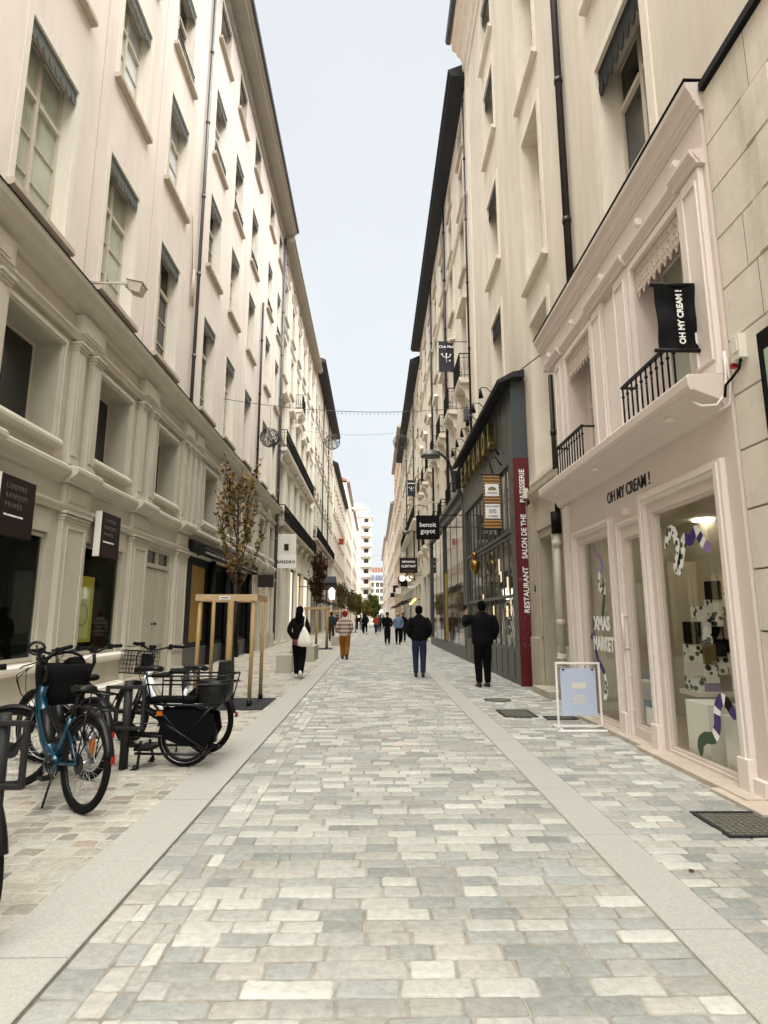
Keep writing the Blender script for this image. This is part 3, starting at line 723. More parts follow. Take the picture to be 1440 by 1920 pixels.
for k, (a, c) in enumerate([(7.98,9.64),(10.80,12.56),(4.2,6.9)]):   # bank windows
    b = MB(); x = XW-.04
    b.box(x-.05, x, a, a+.05, .78, 2.8); b.box(x-.05, x, c-.05, c, .78, 2.8); b.box(x-.05, x, a+.05, c-.05, .78, .84); b.box(x-.05, x, a+.05, c-.05, 2.74, 2.8)
    b.box(XW+.001, XW+.03, a, c, 2.82, 3.18)
    w = b.build('display_window', 'panel_cream', SB)
    b = MB(); b.face([(x-.03,a+.04,.82),(x-.03,c-.04,.82),(x-.03,c-.04,2.76),(x-.03,a+.04,2.76)]); b.build('glass', 'glass_dark', w)
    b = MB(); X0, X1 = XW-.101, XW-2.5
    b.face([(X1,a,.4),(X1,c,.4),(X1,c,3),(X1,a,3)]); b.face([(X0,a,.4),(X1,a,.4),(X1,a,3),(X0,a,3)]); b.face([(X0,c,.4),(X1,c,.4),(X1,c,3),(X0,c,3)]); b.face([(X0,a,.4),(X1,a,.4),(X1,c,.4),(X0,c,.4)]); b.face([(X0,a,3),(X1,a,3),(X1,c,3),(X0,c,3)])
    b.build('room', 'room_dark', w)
    if k == 1:
        b = MB(); b.box(x-.30, x-.28, 11.25, 12.10, .98, 2.25); b.build('poster', 'paper_yellow', w)
        b = MB(); b.box(x-.278, x-.27, 11.38, 11.95, 1.05, 2.05)
        b.build('poster_sheet', 'poster_yellow', w)
        b = MB(); b.tube([(x-.262, 11.67+.2*math.cos(t), 1.5+.2*math.sin(t)) for t in [2*PI*q/24 for q in range(24)]], .008, n=5, closed=True); b.build('poster_ring', 'sill_stone', w)
    if k == 0:
        b = MB(); b.box(x-.30, x-.28, 7.95, 8.2, .95, 1.9); b.build('poster', 'paper_green', w)
b = MB()   # boarded double door with a small transom light
x = XW-.05
for (p, q) in ((13.86,14.64),(14.68,15.47)):
    b.box(x-.05, x, p, q, .12, 2.62); b.box(x, x+.02, p+.10, q-.10, .8, 2.5); b.box(x, x+.02, p+.10, q-.10, .22, .68)
b.box(x-.06, x+.03, 13.78, 13.86, .02, 3.12); b.box(x-.06, x+.03, 15.47, 15.55, .02, 3.12); b.box(x-.06, x+.03, 13.86, 15.47, 2.64, 2.74); b.box(x-.06, x+.03, 13.86, 15.47, 3.04, 3.12); b.box(x-.06, x+.03, 14.63, 14.70, 2.74, 3.04)
dr = b.build('door', 'panel_cream_dark', SB, bevel=.004)
b = MB(); b.box(x-.05, x-.03, 13.86, 15.47, 2.74, 3.04); b.build('transom_pane', 'pane_dark', dr)
b = MB(); b.cyl((x,14.55,1.3), (x+.05,14.55,1.3), .03); b.mark(); b.cyl((x,14.78,1.3), (x+.05,14.78,1.3), .03); b.mark(); b.build_parts('handle', 'iron_grey', dr)
b = MB(); b.box(XW-.2, XW+.18, 13.8, 15.53, .001, .10); b.build('doorstep', 'stone_old', SB)

def bank_sign(y0, y1, z0, z1, x, label, dim):
    t = thing('shop_sign', label, 'sign', (x, (y0+y1)/2, z0), 0, 'two brown box signs on the cream base')
    b = MB(); b.box(x-.12, x, y0, y1, z0, z1); b.build('sign_box', 'sign_brown', t)
    b = MB(); b.box(x-.12, x+.001, y0-.012, y0-.001, z0-.005, z1+.005); b.build('sign_edge', 'trim_light', t)
    yc = y0+.12
    h = z1-z0
    for i, s in enumerate(('LOUVRE', 'BANQUE', 'PRIVÉE')):
        text('lettering', s, .105, (x+.001, yc, z1-.15-i*.135), 'L', dim, t, sx=1.0, align='LEFT', spacing=1.35)
    text('lettering', 'PAR LA BANQUE POSTALE', .038, (x+.001, yc, z1-.56), 'L', 'letter_white', t, sx=1.0, align='LEFT', bold=.001)
bank_sign(7.95, 8.78, 2.58, 3.42, XW+.24, 'nearest brown box sign with pale lettering over the first dark shop window', 'letter_dim')
bank_sign(10.98, 11.80, 2.58, 3.42, XW+.24, 'farther brown box sign with faint lettering over the window with the yellow poster', 'letter_dim')

# ---- black boutique under the base
BS = thing('shopfront', 'black shopfront with a boarded window and rolled black awning under the cream base', 'shopfront', (XW, 20, 0))
ops = [(17.35,18.95,.72,3.0),(19.5,20.9,.72,3.0),(21.3,22.5,.05,3.0),(23.0,24.6,.72,3.0)]
b = MB(); wall(b, XW+.02, 1, 16.64, 25.2, 0, 3.68, ops, .25); b.box(XW-.9, XW-9, 16.64, 31.2, 0, 3.74)
b.box(XW+.02, XW+.26, 16.66, 25.2, 3.30, 3.62)
b.build('wall', 'awning_black', BS)
b = MB(); b.box(XW+.02, XW+.05, 16.7, 19.2, .02, .60); b.mark(); b.box(XW+.021, XW+.06, 19.3, 21.2, .02, .60); b.mark(); b.box(XW+.021, XW+.06, 22.7, 25.1, .02, .60); b.mark(); b.build_parts('plinth', 'rest_grey', BS)
b = MB(); b.box(XW-.10, XW-.06, 17.45, 18.95, .74, 2.98); b.build('plywood_board', 'plywood', BS)
for (a, c, z0, z1) in ops[1:]:
    b = MB(); x = XW-.1
    b.box(x, x+.05, a, a+.06, z0, z1); b.box(x, x+.05, c-.06, c, z0, z1); b.box(x, x+.05, a+.06, c-.06, z1-.06, z1); b.box(x, x+.05, (a+c)/2-.03, (a+c)/2+.03, z0, z1-.06)
    w = b.build('display_window', 'sign_black', BS)
    b = MB(); b.face([(x+.02,a,z0),(x+.02,c,z0),(x+.02,c,z1),(x+.02,a,z1)]); b.build('glass', 'glass_shop', w)
    b = MB(); b.box(XW-.85, XW-.80, a-.3, c+.3, .1, 3.1); b.build('lit_display', 'shop_lit', w)
for a in (16.9, 20.9):
    b = MB(); b.cyl((XW+.38,a,3.36), (XW+.38,a+3.6,3.36), .10, n=12); b.box(XW+.28, XW+.52, a-.06, a, 3.2, 3.5); b.box(XW+.28, XW+.52, a+3.6, a+3.66, 3.2, 3.5)
    aw = b.build('awning_roll', 'awning_black', BS)
    b = MB(); b.box(XW+.47, XW+.50, a, a+3.6, 3.27, 3.33); b.build('awning_bar', 'alu', aw)
b = MB()
for y in (19.2, 21.1, 22.75, 24.9): b.cyl((XW+.12,y,0), (XW+.12,y,3.25), .10, n=12); b.box(XW+.02, XW+.25, y-.13, y+.13, .001, .5); b.mark()
b.build_parts('column', 'awning_black', BS)
# ---- pale shop next to it
PS = thing('shopfront', 'cream shopfront with tall lit windows between the black shop and the white sign', 'shopfront', (XW, 28, 0))
ops = [(25.7,27.0,.7,3.0),(27.5,28.8,.7,3.0),(29.3,30.6,.7,3.0)]
b = MB(); wall(b, XW+.01, 1, 25.2, 31.18, 0, 3.69, ops, .2)
for y in (25.3, 27.1, 28.9, 30.7): b.box(XW+.01, XW+.13, y, y+.3, .001, 3.2); b.box(XW+.02, XW+.18, y-.04, y+.34, .002, .66)
profile(b, XW+.01, 1, 25.2, 31.18, [(.001,3.25),(.1,3.27),(.16,3.36),(.16,3.42),(.001,3.44)])
b.build('wall', 'panel_cream', PS, bevel=.004)
for (a, c, z0, z1) in ops:
    b = MB(); x = XW-.1; b.box(x, x+.04, a, a+.05, z0, z1); b.box(x, x+.04, c-.05, c, z0, z1); b.box(x, x+.04, a+.05, c-.05, z1-.05, z1)
    w = b.build('display_window', 'trim_light', PS)
    b = MB(); b.face([(x+.02,a,z0),(x+.02,c,z0),(x+.02,c,z1),(x+.02,a,z1)]); b.build('glass', 'glass_shop', w)
    b = MB(); b.box(XW-.7, XW-.65, a-.2, c+.2, .1, 3.1); b.build('lit_display', 'shop_lit_pale', w)
t = thing('hanging_sign', 'small brown blank hanging sign beside the black awning', 'sign', (XW+.5, 26.5, 3.1))
b = MB(); b.box(XW+.15, XW+.85, 26.48, 26.53, 2.78, 3.35); b.build('board', 'pipe_brown', t); b = MB(); b.cyl((XW+.02,26.5,3.4), (XW+.85,26.5,3.4), .012, n=6); b.build('bracket', 'iron', t)

# ================================================================ generic facade for the farther houses
def house(label, X, side, y0, y1, ztop, rows, cols, w, wallmat, cat='building', surround=None, framemat='win_frame', pane='pane_dark', sills=True, valance=None,
          eave=None, strings=(), pil=None, zbase=0, depth=9, bars=1, base_ops=(), recess=.22, railing_rows=(), name='apartment_building', style='A', far=False):
    t = thing(name, label, cat, (X, (y0+y1)/2, 0))
    ops = [(y-w/2, y+w/2, z, z+h) for (z, h) in rows for y in cols]+list(base_ops)
    b = MB(); wall(b, X, side, y0, y1, zbase, ztop, ops, recess+.06, 0, 0); body(b, X, side, y0, y1, zbase, ztop, depth, .5)
    b.build('wall', wallmat, t)
    for ri, (z, h) in enumerate(rows):
        d = window_proto((label, ri), w, h, style, frame=framemat, pane=pane, recess=recess, sill=sills, surround=surround, valance=valance, railing=(ri in railing_rows or far), bars=bars, transom=.72 if h > 2.2 else 1)
        for y in cols: put_window(d, X, side, y, z, t, R.choice([None, None, 'pane_curtain', 'pane_dark', 'pane_white']))
    if strings or pil:
        b = MB()
        for z in strings: profile(b, X, side, y0, y1, [(.001,z-.12),(.06,z-.10),(.10,z-.04),(.12,z),(.12,z+.05),(.001,z+.09)])
        if pil:
            for (a, c, z0, z1) in pil: b.box(X, X+side*.10, a, c, z0, z1)
        b.build('moulding', surround[2] if surround else 'trim_light', t)
    if eave:
        out, zz, m = eave
        b = MB(); profile(b, X, side, y0-.1, y1+.1, [(-.05,ztop-.05),(.08,ztop-.02),(out,zz-.10),(out+.02,zz+.02),(out+.10,zz+.04),(out+.10,zz+.16),(-.05,zz+.5)]); b.build('eave', m, t)
        b = MB(); b.prism([(X+side*(out+.05), zz+.2), (X-side*4.5, zz+2.6), (X-side*9, zz+.2)], 'y', y0-.05, y1+.05); b.build('roof', 'roof_tile' if m != 'zinc' else 'slate', t)
    return t

# ---- L2: off-white house with balconies
c2 = [32.75, 35.75, 38.75, 41.75, 44.75, 47.75]
pl = [(y+.95, y+1.35, 7.5, 22.2) for y in c2]+[(31.35, 31.7, 7.5, 22.2), (y0 := 49.3, 49.7, 7.5, 22.2)]
bops = [(31.9,33.6,.1,4.6),(34.2,36.9,.1,4.6),(37.6,40.4,.5,4.6),(41.1,43.9,.5,4.6),(44.6,49.2,.5,4.6)]
L2 = house('off-white house with black iron balconies and tall pilasters past the rose building', XW+.02, 1, 31.22, 49.8, 23.0,
    [(7.45,2.7),(11.4,2.6),(15.3,2.4),(18.9,2.3),(22.0,.9)], c2, 1.15, 'plaster_cream', surround=(.14,.03,'trim_light'), eave=(.55, 23.1, 'soffit'),
    strings=(6.3,10.3,14.4,18.2,21.6), pil=pl, base_ops=bops, recess=.24)
balcony(L2, XW+.02, 1, 31.5, 49.5, 6.55, .5, 'stone_old', h=.95, consoles=[32, 35, 38, 41, 44, 47, 49])
balcony(L2, XW+.02, 1, 31.5, 46.5, 10.75, .5, 'trim_light', h=1.0, consoles=[31.8, 34.3, 37.3, 40.3, 43.3, 46.2])
balcony(L2, XW+.02, 1, 37.8, 39.7, 15.25, .5, 'trim_light', h=1.0, consoles=[38, 39.5])
b = MB()
for y in c2[:5]: profile(b, XW+.02, 1, y-.8, y+.8, [(.001,14.02),(.22,14.06),(.28,14.16),(.28,14.22),(.001,14.30)]); b.mark()
b.build_parts('window_hood', 'trim_light', L2)
b = MB(); downpipe(b, XW+.12, 31.4, .3, 22.8, .06); b.build('downpipe', 'pipe_grey', L2)
for k, (a, c, z0, z1) in enumerate(bops):
    b = MB(); x = XW-.24
    b.box(x, x+.06, a, a+.1, z0, z1); b.box(x, x+.06, c-.1, c, z0, z1); b.box(x, x+.06, a+.1, c-.1, z1-.15, z1)
    if k < 2:
        n = 3
        for i in range(n): yy = a+.2+(c-a-.4)*i/n; b.box(x-.02, x+.14, yy, yy+(c-a)/n*.55, z0, z1-.15)
    w = b.build('display_window', 'trim_light' if k < 2 else 'sign_black', L2)
    b = MB(); b.face([(x+.01,a,z0),(x+.01,c,z0),(x+.01,c,z1),(x+.01,a,z1)]); b.build('glass', 'shop_lit_pale' if k in (2, 4) else ('shop_lit' if k == 3 else 'pane_dark'), w)
t = thing('shop_sign', 'white panel sign with black lettering beside the far tree', 'sign', (-4.6, 31.6, 4))
b = MB(); b.box(-5.3, -4.20, 31.60, 31.66, 4.05, 4.75); b.build('board', 'white_paint', t)
b = MB(); b.box(-5.28, -4.22, 31.62, 31.66, 4.752, 5.9); b.build('upper_panel', 'trim_light', t)
text('lettering', 'SANDRO', .22, (-4.74, 31.596, 4.38), 'C', 'letter_black', t, sx=1.0, bold=.008, spacing=1.15)
b = MB(); b.box(-4.86, -4.62, 31.60, 31.615, 5.0, 5.35); b.build('emblem', 'pipe_brown', t)
# L3, L4, L5 ... toward the end of the street
c3 = [51.5+2.75*i for i in range(8)]
L3 = house('grey stone house with dark overhanging eaves and iron balcony past the white sign', XW-.02, 1, 49.82, 73.0, 24.0, [(5.3,2.2),(8.6,2.6),(12.4,2.6),(16.1,2.4),(19.6,2.0)], c3, 1.1, 'plaster_grey',
    far=True, surround=(.12,.04,'trim_light'), eave=(.85, 24.1, 'roof_dark'), strings=(4.9,8.0,11.9,15.6,19.2), base_ops=[(50.5+3.7*i,53.3+3.7*i,.1,3.9) for i in range(6)])
balcony(L3, XW-.02, 1, 50.2, 72.6, 8.2, .5, 'stone_old', h=.95)
b = MB()
for i in range(6): b.box(XW-.3, XW-.26, 50.5+3.7*i, 53.3+3.7*i, .1, 3.9); b.mark()
b.build_parts('display_window', 'pane_dark', L3)
b = MB(); downpipe(b, XW+.1, 58.3, 3, 23.8, .06); b.mark(); downpipe(b, XW+.1, 65.2, 3, 23.8, .06); b.mark(); b.build_parts('downpipe', 'pipe_brown', L3)
L4 = house('pale rose far house with brown eaves on the left', XW+.1, 1, 73.02, 104, 20.6, [(5.2,2.2),(8.4,2.3),(11.6,2.3),(14.8,2.2),(17.8,1.9)], [75+3.1*i for i in range(9)], 1.1, 'plaster_cream',
    far=True, surround=(.12,.03,'trim_light'), eave=(.5, 20.7, 'roof_dark'), strings=(4.6,8.0,14.4), base_ops=[(74.5+4*i,77.4+4*i,.1,3.6) for i in range(7)])
balcony(L4, XW+.1, 1, 74, 90, 4.8, .8, 'stone_old', h=1.0)
b = MB()
for i in range(7): b.box(XW-.25, XW-.2, 74.5+4*i, 77.4+4*i, .1, 3.6); b.mark()
b.build_parts('display_window', 'pane_dark', L4)
L5 = house('tall whitish far house beyond the brown eaves on the left', XW+.3, 1, 104.02, 128, 25.5, [(5.2,2.2),(8.4,2.3),(11.6,2.3),(14.8,2.2),(18,2.1),(21.3,2)], [106+3.2*i for i in range(7)], 1.2, 'plaster_pale',
    far=True, surround=(.12,.03,'trim_light'), eave=(.4, 25.6, 'soffit'), strings=(4.6,14.4,20.8))
L6 = house('rose far house next to the white tower', XW+.6, 1, 128.02, 158, 24.5, [(5.2,2.2),(8.6,2.3),(12,2.3),(15.4,2.2),(18.8,2.1)], [130.5+3.2*i for i in range(8)], 1.2, 'plaster_rose',
    far=True, surround=(.12,.03,'trim_light'), eave=(.4, 24.6, 'soffit'), strings=(4.6,11.4,18.2))
# white tower with curved balconies that closes the left side
TW = thing('tower_block', 'tall white apartment tower with stacked rounded balconies at the end of the street', 'building', (-4.5, 176, 0))
b = MB()
fl = [4.2+3.05*i for i in range(9)]
wops = []
def front_wall(b, x0, x1, z0, z1, Y, ops, depth=.3, mi=0):
    xs = sorted({x0, x1, *[q for o in ops for q in o[:2]]}); zs = sorted({z0, z1, *[q for o in ops for q in o[2:]]})
    for i in range(len(xs)-1):
        for k in range(len(zs)-1):
            cx, cz = (xs[i]+xs[i+1])/2, (zs[k]+zs[k+1])/2
            if any(o[0] < cx < o[1] and o[2] < cz < o[3] for o in ops): continue
            b.face([(xs[i],Y,zs[k]),(xs[i+1],Y,zs[k]),(xs[i+1],Y,zs[k+1]),(xs[i],Y,zs[k+1])], mi)
    for (a, c, p, q) in ops:
        b.face([(a,Y,p),(a,Y+depth,p),(a,Y+depth,q),(a,Y,q)], mi); b.face([(c,Y,p),(c,Y+depth,p),(c,Y+depth,q),(c,Y,q)], mi)
        b.face([(a,Y,p),(a,Y+depth,p),(c,Y+depth,p),(c,Y,p)], mi); b.face([(a,Y,q),(a,Y+depth,q),(c,Y+depth,q),(c,Y,q)], mi)
for z in fl: wops += [(-7.0,-5.7,z+.6,z+2.3), (-3.2,-1.8,z+.2,z+2.4)]
front_wall(b, -8.5, -1.0, 0, 31.5, 176, wops); b.box(-8.5, -1.0, 176.32, 186, 0, 31.5); b.box(-7.6, -2.2, 177, 186, 31.5, 34); b.box(-6.6, -3.2, 178.5, 186, 34, 36)
b.build('wall', 'plaster_pale', TW)
for z in fl:
    b = MB(); b.box(-3.15, -1.85, 176.15, 176.2, z+.25, z+2.35); b.box(-2.54, -2.46, 176.1, 176.15, z+.25, z+2.35); w = b.build('window', 'leather_wine' if z in (fl[2], fl[5]) else 'pane_dark', TW)
    b = MB(); b.box(-6.95, -5.75, 176.15, 176.2, z+.65, z+2.25); w = b.build('window', 'pane_dark', TW)
    b = MB(); P = [(-4.2,176)]+[(-2.5+1.75*math.cos(t), 176-1.5*math.sin(t)) for t in [PI-PI*q/10 for q in range(11)]]+[(-.8,176)]
    b.prism(P, 'z', z-.1, z+.08); b.prism([(-2.5+(p[0]+2.5)*.97, 176+(p[1]-176)*.97) for p in P], 'z', z+.081, z+.95)
    b.build('balcony', 'plaster_pale', TW)
b = MB(); b.prism([(-9,175.6),(-.6,175.6),(-.6,186),(-9,186)], 'z', 31.5, 31.8); b.prism([(-8,176.5),(-1.8,176.5),(-1.8,186),(-8,186)], 'z', 34, 34.25); b.build('cornice', 'trim_light', TW)
def cross_house(label, x0, x1, Y, z1, fl, cols, wm, roof, cat='building'):
    t = thing('apartment_building', label, cat, ((x0+x1)/2, Y, 0)); b = MB()
    ops = [(c-.6, c+.6, z, z+2) for z in fl for c in cols]
    front_wall(b, x0, x1, 0, z1, Y, ops); b.box(x0, x1, Y+.32, Y+10, 0, z1); b.build('wall', wm, t)
    for z in fl:
        for c in cols:
            b = MB(); b.box(c-.58, c+.58, Y+.2, Y+.25, z+.02, z+1.98); w = b.build('window', 'pane_dark', t)
            b = MB(); b.box(c-.04, c+.04, Y+.16, Y+.198, z+.02, z+1.98); b.box(c-.8, c+.8, Y-.12, Y-.001, z-.15, z-.02); b.build('frame', 'trim_light', w)
    b = MB(); b.box(x0-.2, x1+.2, Y-.5, Y-.002, z1-.5, z1-.1)
    for z in fl[::2]: b.box(x0, x1, Y-.25, Y-.003, z-.75, z-.5)
    b.build('cornice', 'trim_light', t)
    b = MB(); b.prism([(Y-.3, z1), (Y+2.6, z1+3.6), (Y+8, z1+3.8), (Y+10, z1)], 'x', x0, x1); rf = b.build('roof', roof, t)
    b = MB()
    for i in range(6):
        xx = x0+1+(x1-x0-2)*i/5; b.box(xx, xx+.9, Y+3, Y+4, z1+3, z1+5.2); b.cyl((xx+.25,Y+3.5,z1+5.2), (xx+.25,Y+3.5,z1+5.9), .15, n=6); b.cyl((xx+.65,Y+3.5,z1+5.2), (xx+.65,Y+3.5,z1+5.8), .15, n=6); b.mark()
    b.build_parts('chimney', 'roof_tile', rf)
    b = MB()
    for c in cols: b.box(c-.7, c+.7, Y-.1, Y+1.6, z1+.6, z1+2.3); b.mark()
    b.build_parts('dormer', 'slate', rf)
cross_house('white house with slate roof and red chimneys closing the far end of the street', -4, 3.4, 232, 15.5, [1.2,4.6,7.8,10.9,13.2], [-3,-.9,1.2,2.8], 'plaster_pale', 'slate')
cross_house('pinkish house half hidden at the far end behind the white tower', -11, -4.4, 222, 17.0, [1.2,4.6,7.8,10.9,13.8], [-9.5,-7.3,-5.3], 'plaster_rose', 'slate')

# ================================================================ RIGHT SIDE
XR_ = 3.5
BR = thing('apartment_building', 'tall warm beige plaster building with deep windows above the pink shop on the right', 'building', (XR_, 12, 0))
win = []   # y0,y1,z0,z1
odd = [(7.0,3.0),(11.42,2.6),(15.62,2.35),(19.15,2.1)]
even = [(4.34,3.58),(8.84,3.7),(13.68,3.5),(18.2,2.9)]
oc = [(6.45,7.95),(15.08,16.42)]; ec = [(11.0,12.3)]
ops = []
for a, c in oc+[(2.2,3.7),(-1.8,-.3)]:
    for (z, h) in odd: ops.append((a, c, z, z+h))
for a, c in ec:
    for (z, h) in even: ops.append((a, c, z, z+h))
b = MB(); wall(b, XR_, -1, -6, 19.6, 0, 22.4, ops+[(11.05,12.05,-.01,3.1),(4.97,9.48,-.01,2.89)], .45, 0, 1); body(b, XR_, -1, -6, 19.6, 3.05, 22.6, 9, .6); b.box(XR_+.6, XR_+9, -6, 4.9, 0, 3.05); b.box(XR_+.6, XR_+9, 9.6, 19.6, 0, 3.05)
b.build('wall', ['plaster_warm', 'trim_warm'], BR)
for a, c in oc+[(2.2,3.7)]:
    for zi, (z, h) in enumerate(odd):
        d = window_proto(('R', zi, round(c-a, 2)), c-a, h, 'A', surround=(.17,.025,'trim_warm'), valance=('valance_dark', .55), recess=.34, bars=1, transom=.74 if h > 2.2 else 1, sillmat='trim_warm')
        put_window(d, XR_, -1, (a+c)/2, z, BR, 'pane_dark' if zi == 0 and a > 6 and a < 9 else R.choice([None, 'pane_dark']))
for a, c in ec:
    for zi, (z, h) in enumerate(even):
        d = window_proto(('Re', zi), c-a, h, 'A', surround=(.17,.025,'trim_warm'), recess=.36, bars=3, transom=.60, sillmat='trim_warm')
        put_window(d, XR_, -1, (a+c)/2, z, BR)
b = MB(); profile(b, XR_, -1, -6, 19.5, [(.001,22.0),(.05,22.02),(.06,22.3),(.14,22.4),(.16,22.75),(.22,22.95),(.34,23.05),(.36,23.2),(.52,23.3),(.54,23.6),(.58,23.64),(.001,23.7)])
b.build('cornice', 'trim_warm', BR)
b = MB(); b.prism([(XR_-.58,23.62),(XR_-.74,23.64),(XR_-.78,23.8),(XR_-.56,23.84)], 'y', -6, 19.55); b.prism([(XR_-.70,23.84),(XR_+4.5,26),(XR_+9,23.84)], 'y', -6, 19.5); b.build('roof', 'zinc', BR)
b = MB(); b.box(XR_-.05, XR_+.05, 19.1, 19.6, .3, 22.0); b.build('corner_pilaster', 'trim_warm', BR)
b = MB(); downpipe(b, XR_-.10, 9.35, 6.66, 22.2, .065, 2.9); b.build('downpipe', 'pipe_brown', BR)
b = MB(); downpipe(b, XR_-.16, 10.55, 3.3, 6.0, .045); b.build('downpipe', 'pipe_brown', BR)
b = MB(); b.cyl((XR_-.20,10.55,2.95), (XR_-.20,10.55,3.35), .09, mi=0); b.build('pipe_joint', 'sign_black', BR)
b = MB(); b.cyl((XR_-.20,10.55,.82), (XR_-.20,10.55,2.95), .062, n=12); b.cyl((XR_-.20,10.55,2.7), (XR_-.20,10.55,2.82), .08, n=12); b.cyl((XR_-.20,10.55,1.3), (XR_-.20,10.55,1.42), .075, n=12)
b.tube([(XR_-.20,10.55,.84),(XR_-.20,10.57,.72),(XR_-.20,10.60,.6),(XR_-.20,10.62,.48),(XR_-.20,10.62,.2)], .085, n=12)
for z in (.6,.68,.75): b.cyl((XR_-.20,10.575,z-.015), (XR_-.20,10.575,z+.015), .11, n=12)
b.build('drain_pipe', 'pipe_cream', BR)
# old stone base and service door between the pink shop and the restaurant
b = MB(); wall(b, XR_-.10, -1, 9.62, 12.95, 0, 3.9, [(11.1,12.0,0,3.05)], .5)
b.box(XR_-.18, XR_-.101, 12.05, 12.75, .001, 1.05); b.box(XR_-.16, XR_-.101, 10.35, 11.0, .001, .95)
profile(b, XR_-.10, -1, 10.45, 12.4, [(.001,3.85),(.06,3.9),(.12,4.02),(.12,4.12),(.001,4.18)])
b.box(XR_-.14, XR_-.101, 10.9, 11.08, 1.0, 3.2); b.box(XR_-.14, XR_-.101, 12.02, 12.2, 1.06, 3.2); b.box(XR_-.141, XR_-.101, 10.9, 12.2, 3.201, 3.4)
b.build('stone_base', 'stone_old', BR, bevel=.012)
b = MB(); x = XR_+.22
b.box(x, x+.06, 11.12, 11.98, .12, 3.03); b.box(x-.03, x-.001, 11.2, 11.52, .3, 1.0); b.box(x-.03, x-.001, 11.58, 11.9, .3, 1.0); b.box(x-.05, x-.001, 11.12, 11.98, 1.06, 1.16); b.box(x-.03, x-.001, 11.53, 11.57, 1.2, 2.9)
dr = b.build('door', 'stone_old', BR)
b = MB()
for i in range(11):
    for k in range(2): b.tube([(x-.02, 11.38+k*.36+.05*math.cos(t), 1.35+.13*i+.05*math.sin(t)) for t in [2*PI*q/8 for q in range(8)]], .012, n=4, closed=True)
b.build('door_grille', 'iron_grey', dr)
b = MB(); b.box(XR_-.35, XR_+.2, 11.0, 12.1, .001, .13); b.build('doorstep', 'stone_old', BR, bevel=.01)
t8 = text('house_number', '8', .18, (XR_-.105, 12.5, 2.05), 'R', 'letter_black', BR, bold=.01)

# ---- stone clad base at the frame edge
ST = thing('stone_shopfront', 'cream ashlar stone ground storey with dark grooves at the right edge', 'shopfront', (3.2, 1, 0))
XS = 3.18
b = MB()
wops = [(1.9,4.02,4.05,5.62),(1.6,4.15,.3,3.35)]
zz = [0,.30,.82,1.34,1.85,2.36,2.88,3.38,3.89,4.40,4.91,5.41,5.91,6.48]
for k in range(len(zz)-1):
    za, zb = zz[k]+.011, zz[k+1]-.011
    wall(b, XS, -1, -6, 4.90, za, zb, [(o[0], o[1], max(o[2], za), min(o[3], zb)) for o in wops if o[2] < zb and o[3] > za], .10, 0)
    b.face([(XS,-6,za),(XS+.02,-6,za-.006),(XS+.02,4.9,za-.006),(XS,4.9,za)], 0); b.face([(XS,-6,zb),(XS+.02,-6,zb+.006),(XS+.02,4.9,zb+.006),(XS,4.9,zb)], 0)
    b.face([(XS,4.9,za),(XS+.3,4.9,za),(XS+.3,4.9,zb),(XS,4.9,zb)], 0)
b.build('stone_courses', 'stone_ashlar', ST)
b = MB(); wall(b, XS+.022, -1, -6, 4.895, 0, 6.48, wops, .35, 0, 1)
r = random.Random(4)
for k in range(len(zz)-1):
    y = -5+r.random()
    while y < 4.6:
        ok = not any(o[0]-.1 < y < o[1]+.1 and o[2] < (zz[k]+zz[k+1])/2 < o[3] for o in wops)
        if ok: b.box(XS-.0006, XS+.004, y-.0035, y+.0035, zz[k]+.012, zz[k+1]-.012)
        y += r.uniform(.9, 1.4)
b.build('joints', ['stone_joint', 'stone_ashlar'], ST)
b = MB(); b.box(XS-.05, XR_, -6, 4.86, 6.481, 6.56); b.build('flashing', 'flash_black', ST)
b = MB(); b.box(XS+.30, XS+.34, 1.9, 4.02, 4.05, 5.62); b.build('window', 'pane_dark', ST)
b = MB(); b.box(XS-.06, XS+.30, 1.6, 1.7, .3, 3.8); b.box(XS-.06, XS+.30, 4.02, 4.14, .3, 3.34); w = b.build('display_window', 'rest_grey', ST)
b = MB(); b.box(XS+.2, XS+.24, 1.7, 4.02, .3, 3.3); b.build('pane', 'pane_mirror', w)
b = MB()
for k in range(6, 13):   # projecting quoins round the upper window
    dd = .34 if k % 2 else .22
    if zz[k+1] < 6.3: b.box(XS-.012, XS+.05, 4.021, 4.021+dd, zz[k]+.013, zz[k+1]-.013); b.mark()
b.build_parts('quoin', 'stone_ashlar', ST, bevel=.004)
t = thing('shop_sign', 'black framed box sign on the stone wall at the right edge', 'sign', (3.1, 4.2, 2.9)); b = MB(); b.box(3.10, 3.179, 3.2, 4.42, 2.75, 3.72); b.build('sign_frame', 'sign_black', t)
b = MB(); b.box(3.09, 3.10, 3.3, 4.34, 2.85, 3.55); b.build('sign_panel', 'paper_green', t)
t = thing('junction_box', 'small cream electrical box with dark cable on the stone wall beside the pink shop', 'electrical box', (3.17, 4.72, 3.65))
b = MB(); b.box(3.11, 3.179, 4.66, 4.77, 3.64, 3.86); b.box(3.10, 3.109, 4.675, 4.755, 3.70, 3.85); b.build('box', 'plastic_cream', t, bevel=.006)
b = MB(); b.box(3.12, 3.17, 4.79, 4.83, 3.60, 3.64); b.build('red_clip', 'reflector_red', t)
b = MB(); b.tube([(3.14,4.70,3.64),(3.13,4.72,3.56),(3.10,4.78,3.50),(3.08,4.85,3.46),(3.08,4.88,3.36)], .012, n=6); b.build('cable', 'sign_black', t)

